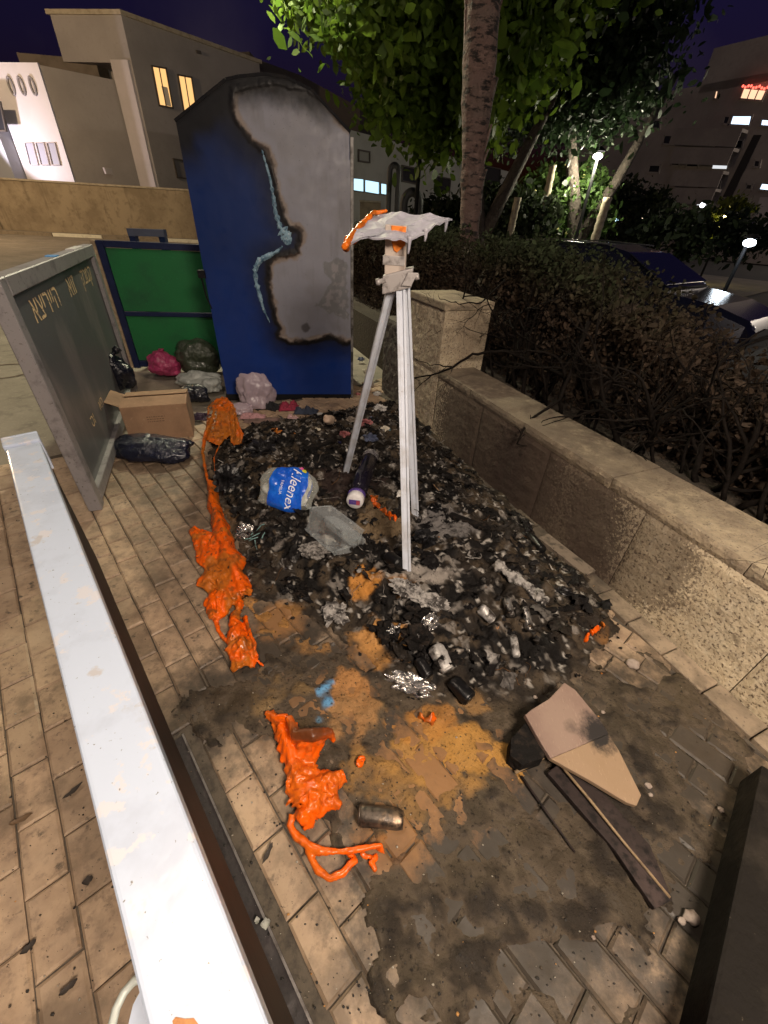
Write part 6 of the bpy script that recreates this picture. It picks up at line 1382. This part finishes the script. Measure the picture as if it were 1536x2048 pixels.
for px4, m_ in [([(1466, 231), (1505, 231), (1500, 252), (1460, 250)], M_wb), ([(1450, 232), (1462, 232), (1456, 249), (1446, 248)], M_windark), ([(1524, 238), (1552, 240), (1548, 254), (1521, 252)], M_wb), ([(1426, 326), (1458, 327), (1455, 340), (1423, 339)], M_ww), ([(1395, 403), (1424, 404), (1421, 413), (1392, 412)], M_ww),
               ([(1524, 366), (1545, 368), (1538, 382), (1518, 380)], M_wb), ([(1432, 278), (1488, 280), (1484, 298), (1428, 296)], M_windark), ([(1398, 362), (1442, 363), (1440, 378), (1394, 377)], M_windark), ([(1376, 318), (1400, 319), (1396, 335), (1372, 334)], M_windark), ([(1346, 318), (1362, 318), (1358, 332), (1342, 331)], M_windark),
               ([(1392, 420), (1436, 421), (1434, 440), (1388, 438)], M_windark), ([(1372, 358), (1384, 358), (1382, 368), (1370, 367)], M_windark), ([(1510, 320), (1522, 321), (1519, 335), (1507, 334)], M_windark), ([(1494, 368), (1506, 369), (1503, 380), (1491, 379)], M_windark), ([(1432, 181), (1438, 181), (1434, 199), (1428, 198)], M_wa), ([(1330, 270), (1352, 271), (1348, 290), (1326, 288)], M_windark), ([(1300, 330), (1322, 330), (1318, 346), (1296, 345)], M_windark), ([(1340, 395), (1362, 396), (1358, 412), (1336, 411)], M_windark), ([(1300, 240), (1322, 240), (1320, 258), (1297, 257)], M_windark)]:
    window(apt, px4, q0 + qn * .0, qn, m_, fw=.12, mf=M_apt)
window(apt, [(1488, 176), (1534, 180), (1524, 202), (1480, 198)], q0 + qn * .05, qn, M_wa, fw=.1, mull=2, mf=M_apt)
M_rope = glow('red_light_mat', (1, .12, .08), 3.0, (.3, .05, .05)); a, b = PP(1486, 172, q0 + qn * .3, qn), PP(1535, 176, q0 + qn * .3, qn)
mb = MB()
for t in np.linspace(0, 1, 10): mb.ico(a * (1 - t) + b * t + uz * .06 * math.sin(t * 40), .09, 1)
mb.build('fairy_lights', M_rope, apt)
# stair shaft and balcony slabs
q = face_quad([(1508, 270), (1524, 270), (1464, 394), (1446, 394)], q0, qn, .03); mb = MB(); mb.prism(q, qn * .05); mb.build('stair_shaft', mat('shaft_mat', (.03, .027, .027), .9), apt)
for y in (262, 300, 345, 380, 418):
    A, B = PP(1360, y, q0, qn), PP(1496 - (y - 262) * .45, y + 2, q0, qn); mb = MB(); mb.box((A + B) / 2 + qn * .5, (B - A) / 2, qn * .5, uz * .10); mb.box((A + B) / 2 + qn * .97 + uz * .0 - uz * .55, (B - A) / 2, qn * .04, uz * .45); mb.build('balcony', M_apt, apt)
q = face_quad([(1524, 395), (1600, 396), (1570, 480), (1500, 470)], q0 + qn * 6, qn, 0); mb = MB(); mb.prism(q, qn * .3); tag(mb.build('lit_wall', M_hlight), 'pale low wall catching light at the right edge below the apartments', 'wall')

# ================================================================== trees and palm
M_bark = mat('bark_mat', (.055, .042, .034), .9, layers=[(9, (.09, .07, .058), .48, .66, 6), (30, (.025, .02, .017), .5, .7, 5)], bump=(25, 1, .03))
M_palm = mat('palm_bark_mat', (.13, .082, .068), .9, layers=[(4, (.12, .085, .07), .45, .64, 6, (1, 1, 1.6)), (7, (.21, .14, .115), .55, .72, 5, (1, 1, 3)), (9, (.018, .013, .011), .52, .60, 6, (.8, .8, 2.6))], bump=(14, 1, .04), bump2=(50, .7, .01))
pb = PD(938, 460, 6.0); pbase = np.array([pb[0], pb[1], .3]); palm = thing('palm_tree', (pbase[0], pbase[1], 0), 'scarred reddish palm trunk rising in front of the dark tree', 'palm')
ptop = PD(966, 0, 6.15); mb = MB(); pts, rad = [], []
for k in range(60):
    t = k / 59; z = .2 + 6.0 * t; f_ = (z - 1.6) / (ptop[2] - 1.6); p = np.array([pb[0], pb[1], z]) * 1.0; p[:2] = pb[:2] + (ptop[:2] - pb[:2]) * f_
    w = .115 + .055 * sm(1.9, 2.9, z); ring = .012 * (1 if k % 3 == 0 else 0) * (1 if z < 2.2 else .6); pts.append(p + [.01 * noise.noise(Vector((z * 3, 0, 0))), 0, 0]); rad.append(w + ring + .02 * noise.noise(Vector((z * 2.3, 5, 0))))
mb.tube(pts, rad, 20); 
mb.build('trunk', M_palm, palm, smooth=True)
rr = random.Random(8); mb = MB()
for k in range(46):     # old frond scars standing off the trunk
    z = 1.7 + rr.random() * 2.6; a = rr.uniform(0, 6.28); f_ = (z - 1.6) / (ptop[2] - 1.6); c = np.array([*(pb[:2] + (ptop[:2] - pb[:2]) * f_), z]); w = .115 + .055 * sm(1.9, 2.9, z)
    dr = np.array([math.cos(a), math.sin(a), 0]); tg = np.array([-dr[1], dr[0], 0]); wdt = rr.uniform(.035, .07); h_ = rr.uniform(.1, .22)
    mb = MB(); mb.prism([c + dr * w * .97 - tg * wdt, c + dr * w * .97 + tg * wdt, c + dr * (w + .028) + tg * wdt * .35 + uz * h_, c + dr * (w + .028) - tg * wdt * .35 + uz * h_], -dr * .02)
    mb.build('frond_scar', M_palm, palm, smooth=False)
def tree(name, label, base, trunk_pts, trunk_r, crown, n_clump, per, leaf, col, col2, seed, cat='tree', asp=.55, clump_r=.5):
    t = thing(name, base, label, cat); r = np.random.default_rng(seed); mb = MB()
    if trunk_pts is not None:
        for pts, rs in zip(trunk_pts, trunk_r): mb.tube(pts, rs, 10)
        mb.build('trunk', M_bark, t, smooth=True)
    (cx, cy, cz), (rx, ry, rz) = crown
    d = r.normal(size=(n_clump, 3)); d /= np.linalg.norm(d, axis=1)[:, None]; rad = r.random(n_clump)[:, None] ** .38
    cc = d * rad * np.array([rx, ry, rz]) + np.array([cx, cy, cz]); cc[:, 2] = np.maximum(cc[:, 2], cz - rz * .92)
    cs = clump_r * r.uniform(.6, 1.3, n_clump); pos = (cc[:, None, :] + r.normal(size=(n_clump, per, 3)) * cs[:, None, None] * np.array([.5, .5, .38])).reshape(-1, 3)
    mixv = np.repeat(r.random(n_clump)[:, None], per, 0).reshape(-1, 1) * .6 + .4 * r.random((n_clump * per, 1)); cl = (np.array(col) * (1 - mixv) + np.array(col2) * mixv) * r.uniform(.75, 1.25, (len(pos), 1))
    v, f, c = leaves(len(pos), pos, leaf, cl, asp, tilt=(0, 0, .35), seed=seed); stuff(raw('crown', v, f, M_leaf, t, c)); return t
tb = np.array([1.9, 11.0, 0]); 
tree('broadleaf_tree', 'broad leaved tree with lamplit yellow-green leaves beside the palm trunk', tb,
     [[tb, tb + [-.1, 0, 1.2], tb + [-.35, 0, 2.3], tb + [-1.0, -.2, 3.6], tb + [-1.6, -.3, 4.8]], [tb + [-.1, 0, 1.2], tb + [.3, .1, 2.2], tb + [.9, .2, 3.6], tb + [1.2, .2, 4.8]], [tb + [-.35, 0, 2.3], tb + [-.2, -.4, 3.4], tb + [-.1, -.6, 4.6]]],
     [[.2, .17, .14, .1, .06], [.15, .13, .09, .05], [.1, .08, .05]], ((.5, 9.9, 4.8), (2.35, 1.7, 2.05)), 150, 340, .078, (.06, .115, .015), (.12, .18, .02), 31, clump_r=.62, asp=.62)
tb2 = np.array([4.6, 12.5, 0])
tree('dark_tree', 'large dark tree with a dense crown filling the upper middle', tb2,
     [[tb2, tb2 + [-.1, 0, 1.3], tb2 + [-.6, 0, 2.6], tb2 + [-1.2, 0, 4.2]], [tb2 + [-.1, 0, 1.3], tb2 + [.5, .1, 2.6], tb2 + [1.1, .1, 4.4]]], [[.22, .19, .14, .08], [.16, .12, .06]],
     ((3.05, 12.2, 4.95), (2.15, 2.0, 2.0)), 170, 300, .068, (.012, .022, .010), (.020, .034, .013), 32, clump_r=.72)
bb = PD(1130, 400, 14.0)
tree('flowering_bush', 'rounded lamplit bush with pale yellow blossoms below the dark tree', (bb[0], bb[1], 0), [[np.array([bb[0], bb[1], 0]), np.array([bb[0], bb[1], 1.2])]], [[.08, .05]], ((bb[0], bb[1], 1.95), (1.15, .9, 1.1)), 70, 200, .065, (.045, .085, .02), (.085, .15, .035), 33, cat='bush', clump_r=.4)
r_ = np.random.default_rng(5); mb = MB()
for k in range(34):
    d = r_.normal(size=3); d[1] = -abs(d[1]); d /= np.linalg.norm(d); c = np.array([bb[0], bb[1], 1.9]) + d * np.array([1.15, .95, 1.05]); c[0] -= .25 * (k % 2); mb.ico(c, .035, 1)
mb.build('blossom', mat('blossom_mat', (.6, .52, .22), .7), bpy.data.objects['flowering_bush'])
for x, y0, y1, lab, D, w in [(1100, 330, 445, 'slim pale ringed palm stem rising in front of the flowering bush', 12.5, .07), (1210, 395, 445, 'short tan ringed palm stem right of the flowering bush', 12.6, .085), (1030, 395, 460, 'short pale ringed palm stem left of the flowering bush', 11.5, .07)]:
    a, b = PD(x - 14, y1, D), PD(x + 6, y0, D); a = a.copy(); a[2] = 0; t = thing('small_palm', a, lab, 'palm'); mb = MB(); pts = [a * (1 - t_) + b * t_ for t_ in np.linspace(0, 1, 26)]; mb.tube(pts, [w * (1 + .18 * (k % 2)) for k in range(26)], 12); mb.build('stem', mat('pale_palm_mat_%d' % x, (.34, .29, .21), .9, layers=[(12, (.2, .165, .12), .45, .65, 4)], bump=(30, .7, .01)), t, smooth=True)
for k, (px, py, D, r3, lab) in enumerate([(1260, 430, 20, (1.3, 1, .9), 'low dark shrub left of the small street lights'), (1400, 470, 16, (2.2, 1, .55), 'low dark shrub row behind the parked car'), (900, 445, 13, (1.0, .8, .3), 'low dark shrub behind the melted sign plate'), (1000, 440, 12.5, (1.3, .8, .6), 'dark shrub at the foot of the palm trunk')]):
    c = PD(px, py, D); tree('shrub', lab, (c[0], c[1], 0), None, None, ((c[0], c[1], max(c[2], r3[2] * .6)), r3), 40, 130, .07, (.012, .018, .009), (.024, .034, .014), 60 + k, cat='bush', clump_r=.4)
M_fmass = mat('far_foliage_mat', (.012, .016, .010), .95, layers=[(1.5, (.02, .026, .015), .45, .65, 6)], bump=(3, 1, .3))
mb = MB(); V, Fq = [], []; nA = 120
for i in range(nA + 1):
    az = math.radians(-2 + 50 * i / nA); D = 74
    for j in range(4): V.append(np.array([D * math.sin(az), D * math.cos(az) + j * .6, [0, 2.2, 3.6, 4.2][j] * (.7 + .6 * noise.noise(Vector((i * .21, j * .4, 1))) + .25 * noise.noise(Vector((i * .9, j, 3))))]))
for i in range(nA):
    for j in range(3): Fq.append((i * 4 + j, (i + 1) * 4 + j, (i + 1) * 4 + j + 1, i * 4 + j + 1))
mb.add(V, Fq); stuff(mb.build('far_wood', M_fmass, smooth=True), 'dark mass of far vegetation along the horizon', 'wood')
# dark looped shapes behind the hedge
M_dark = mat('dark_metal_mat', (.055, .055, .06), .6)
def arch_shape(cx, y0, y1, hw_, D, rad_, lab):
    a = PD(cx, y1, D); top = PD(cx, y0, D); hgt_ = top[2]; wd_ = abs(PD(cx + hw_, y0, D)[0] - top[0]); mb = MB()
    pts = [np.array([a[0] - wd_, a[1], 0])] + [np.array([a[0] - wd_ * math.cos(t), a[1], hgt_ - wd_ * 1.2 + wd_ * 1.2 * math.sin(t)]) for t in np.linspace(0, math.pi, 14)] + [np.array([a[0] + wd_, a[1], 0])]
    mb.tube(pts, rad_, 10); tag(mb.build('arch', M_dark, smooth=True), lab, 'arch')
arch_shape(785, 330, 420, 9, 11, .055, 'tall narrow dark arch standing behind the hedge'); arch_shape(822, 384, 430, 16, 11.2, .085, 'low wide dark arch right of the tall narrow one')

# ================================================================== parked car behind the hedge
M_carp = mat('car_paint_mat', (.012, .014, .026), .22, .3, coat=.8); M_cargl = mat('car_glass_mat', (.012, .014, .018), .06, spec=.9); M_tyre = mat('tyre_mat', (.015, .015, .015), .85); M_rimm = mat('wheel_rim_mat', (.35, .35, .36), .35, .7); M_trim = mat('chrome_trim_mat', (.5, .5, .52), .2, .9)
ca, cb2 = np.array([2.05, 8.05, 0]), np.array([4.72, 4.85, 0]); cd_ = (cb2 - ca) / np.linalg.norm(cb2 - ca); cs_ = np.array([-cd_[1], cd_[0], 0]); cs_ = cs_ if cs_ @ np.array([1, 1, 0]) > 0 else -cs_
car = thing('parked_car', (ca + cb2) / 2 + cs_ * .9, 'dark parked car whose roof and windows show above the hedge at right', 'car')
# body cross sections along the length (x from rear 0 to front 4.4)
prof = [(0, .35, .95, .78), (.15, .28, 1.02, .85), (.9, .24, 1.04, .89), (2.2, .22, 1.02, .90), (3.2, .22, .98, .90), (3.9, .25, .90, .86), (4.3, .30, .78, .76), (4.4, .38, .66, .68)]
V, Fq = [], []; base = ca - cd_ * .9
for x, zb_, zt_, hw_ in prof:
    for y, z in [(-hw_ * .92, zb_), (-hw_, zb_ + .18), (-hw_, (zb_ + zt_) / 2), (-hw_ * .97, zt_ - .06), (-hw_ * .86, zt_), (hw_ * .86, zt_), (hw_ * .97, zt_ - .06), (hw_, (zb_ + zt_) / 2), (hw_, zb_ + .18), (hw_ * .92, zb_)]: V.append(base + cd_ * x + cs_ * (y + .9) + uz * z)
for i in range(len(prof) - 1):
    for j in range(10): Fq.append((i * 10 + j, i * 10 + (j + 1) % 10, (i + 1) * 10 + (j + 1) % 10, (i + 1) * 10 + j))
Fq += [tuple(range(9, -1, -1)), tuple((len(prof) - 1) * 10 + j for j in range(10))]
mb = MB(); mb.add(V, Fq); mb.build('body', M_carp, car, smooth=False, bevel=.02)
cab = [(.25, 1.0, 1.06, .82), (.75, 1.0, 1.38, .70), (1.3, 1.0, 1.45, .68), (2.1, 1.0, 1.45, .68), (2.5, 1.0, 1.38, .69), (3.25, .98, 1.02, .80)]
V, Fq = [], []
for x, zb_, zt_, hw_ in cab:
    for y, z in [(-.84, zb_), (-hw_, zt_ - .05), (-hw_ * .85, zt_), (hw_ * .85, zt_), (hw_, zt_ - .05), (.84, zb_)]: V.append(base + cd_ * x + cs_ * (y + .9) + uz * z)
for i in range(len(cab) - 1):
    for j in range(6): Fq.append((i * 6 + j, i * 6 + (j + 1) % 6, (i + 1) * 6 + (j + 1) % 6, (i + 1) * 6 + j))
Fq += [tuple(range(5, -1, -1)), tuple((len(cab) - 1) * 6 + j for j in range(6))]
mb = MB(); mb.add(V, Fq); mb.build('cabin', M_carp, car, bevel=.015)
def cpt(x, y, z): return base + cd_ * x + cs_ * (y + .9) + uz * z
for side in (-1, 1):
    for xs in ([(.62, 1.06), (1.35, 1.06), (1.35, 1.37), (.85, 1.34)], [(1.43, 1.06), (2.45, 1.06), (2.25, 1.36), (1.43, 1.37)], [(2.52, 1.06), (2.95, 1.05), (2.60, 1.26), (2.45, 1.32)]):
        mb = MB(); mb.prism([cpt(x, side * (.845 - (z - 1.0) * .32 + .004), z) for x, z in xs], cs_ * side * .006); mb.build('side_window', M_cargl, car)
    mb = MB(); mb.ico(cpt(2.75, side * .97, 1.06), (.10, .10, .075), 3); mb.build('wing_mirror', M_carp, car, smooth=True)
    mb = MB(); mb.tube([cpt(.75, side * .64, 1.43), cpt(1.4, side * .62, 1.475), cpt(2.3, side * .63, 1.45)], .012, 6); mb.build('roof_rail', M_trim, car)
    for x in (.85, 3.55):
        mb = MB(); mb.lathe(cpt(x, side * .78, .32), cs_ * side, [(0, .2), (.001, .32), (.15, .32), (.152, .2)], 24); w_ = mb.build('wheel', M_tyre, car, smooth=False)
        mb = MB(); mb.lathe(cpt(x, side * .935, .32), cs_ * side, [(0, .02), (.001, .19), (.01, .2), (.012, .05)], 16); mb.build('rim', M_rimm, w_)
    mb = MB(); mb.ico(cpt(4.28, side * .58, .68), (.10, .10, .07), 3); mb.build('headlight', M_trim, car, smooth=True)
mb = MB(); mb.prism([cpt(2.56, -.66, 1.36), cpt(2.56, .66, 1.36), cpt(3.2, .76, 1.045), cpt(3.2, -.76, 1.045)], uz * .012 + cd_ * .012); mb.build('windscreen', M_cargl, car)

# ================================================================== lamps
M_pole = mat('lamp_pole_mat', (.012, .012, .013), .7, spec=.1)
def street_lamp(name, label, foot, head, lum_col, lum_st, energy, hr_=.12, light_r=.12, lcol=None, spot=False):
    t = thing(name, foot, label, 'street lamp'); foot, head = np.array(foot, float), np.array(head, float)
    mb = MB(); mb.tube([foot, np.array([foot[0], foot[1], head[2] + .12]), head + uz * .12], [.045, .035, .03], 8); mb.build('pole', M_pole, t)
    mb = MB(); mb.lathe(head + uz * .1, (0, 0, 1), [(0, hr_ * 1.3), (.03, hr_ * 1.2), (.08, hr_ * .5)], 14); mb.build('hood', M_pole, t)
    mb = MB(); mb.ico(head + uz * .02, (hr_, hr_, hr_ * .6), 2); mb.build('bulb', glow(name + '_bulb_mat', lum_col, lum_st), t)
    if energy: lamp(name + '_light', head - uz * .12, energy, lcol or lum_col, light_r)
    return t
street_lamp('street_lamp', 'assumed tall street lamp reaching over the white beam from behind the camera', (-3.6, -1.6, 0), (-1.9, 1.2, 8.0), (1, .84, .66), 8, E_KEY_ASSUMED, .2, .2, (1, .82, .64))  # unseen lamp assumed from glints and shadow at the beam; pole added
street_lamp('street_lamp', 'added fill lamp behind the camera on the right', (1.9, -2.0, 0), (1.0, -.75, 2.8), (1, .86, .74), 8, E_FILL, .14, .4, (1, .83, .67))  # unseen fill lamp, added to brighten the foreground and upright faces
street_lamp('street_lamp', 'assumed tall street lamp lighting the broadleaf tree, its added pole hidden by the crown', (.3, 10.3, 0), (-2.7, 9.3, 6.0), (1, .93, .62), 8, E_TREE_ASSUMED, .2, .2, (1, .95, .66))  # assumed unseen lamp that lights the leaves; pole added where the crown hides it
street_lamp('street_lamp', 'assumed amber street lamp far left along the boundary wall', (-25, 17, 0), (-22.5, 17.5, 9), (1, .66, .30), 8, E_ROAD_ASSUMED, .2, .25, (1, .72, .42))  # out of view, assumed from the amber light on the far wall
street_lamp('street_lamp', 'added unseen lamp far right brightening the apartments', (40, 26, 0), (38, 27, 9), (1, .85, .7), 8, 7000, .2, .25)  # added out of view to brighten the apartment front
lp = PD(1195, 315, 12.6); street_lamp('street_lamp', 'lit street lamp glowing above the flowering bush', (lp[0] + .05, lp[1] + .12, 0), lp, (1, .92, .85), 12, 260, .10, .12, (1, .95, .7))
lp = PD(1498, 488, 13.0)
street_lamp('street_lamp', 'dazzling white low lamp right of the parked car', (lp[0] + .1, lp[1] + .2, 0), lp, (.80, .90, 1), 25, 9, .12, .2)
lp = PD(1452, 438, 24); street_lamp('street_lamp', 'yellow lamp shining inside foliage in front of the apartments', (lp[0], lp[1], 0), lp, (1, .82, .25), 30, 160, .26, .2)
tree('shrub', 'shrub lit yellow from within by a lamp in front of the apartments', (lp[0], lp[1], 0), None, None, ((lp[0], lp[1] + .1, lp[2] - .1), (.9, .7, .8)), 26, 60, .08, (.08, .10, .015), (.12, .14, .02), 95, cat='bush', clump_r=.3)
for (x, y, D, c_, s_, lab) in [(1235, 438, 30, (.5, .8, 1), 8, 'tiny blue-white lamp on the horizon right of the flowering bush'), (1275, 428, 30, (.9, .95, 1), 8, 'tiny white lamp higher than the others on the horizon'), (1289, 437, 28, (1, .8, .55), 9, 'tiny warm lamp among the white ones on the horizon'), (1341, 431, 27, (.9, .93, 1), 8, 'tiny white lamp with a bright post on the horizon'), (942, 446, 26, (1, .75, .35), 6, 'tiny amber lamp seen beside the palm trunk'), (1268, 446, 30, (.6, .9, .95), 5, 'tiny pale lamp low on the horizon'), (1405, 410, 40, (.9, .95, 1), 4, 'tiny lamp in front of the apartment block')]:
    lp = PD(x, y, D); t = thing('small_lamp', (lp[0], lp[1], 0), lab, 'lamp'); mb = MB(); mb.ico(lp, .11 * D / 28, 2); mb.build('bulb', glow('small_lamp_mat', c_, s_), t); mb = MB(); mb.tube([(lp[0], lp[1], 0), lp - uz * .1], .03, 6); mb.build('pole', M_pole, t)

# render settings
scene.render.engine = 'CYCLES'
scene.cycles.max_bounces = 6; scene.cycles.transparent_max_bounces = 12
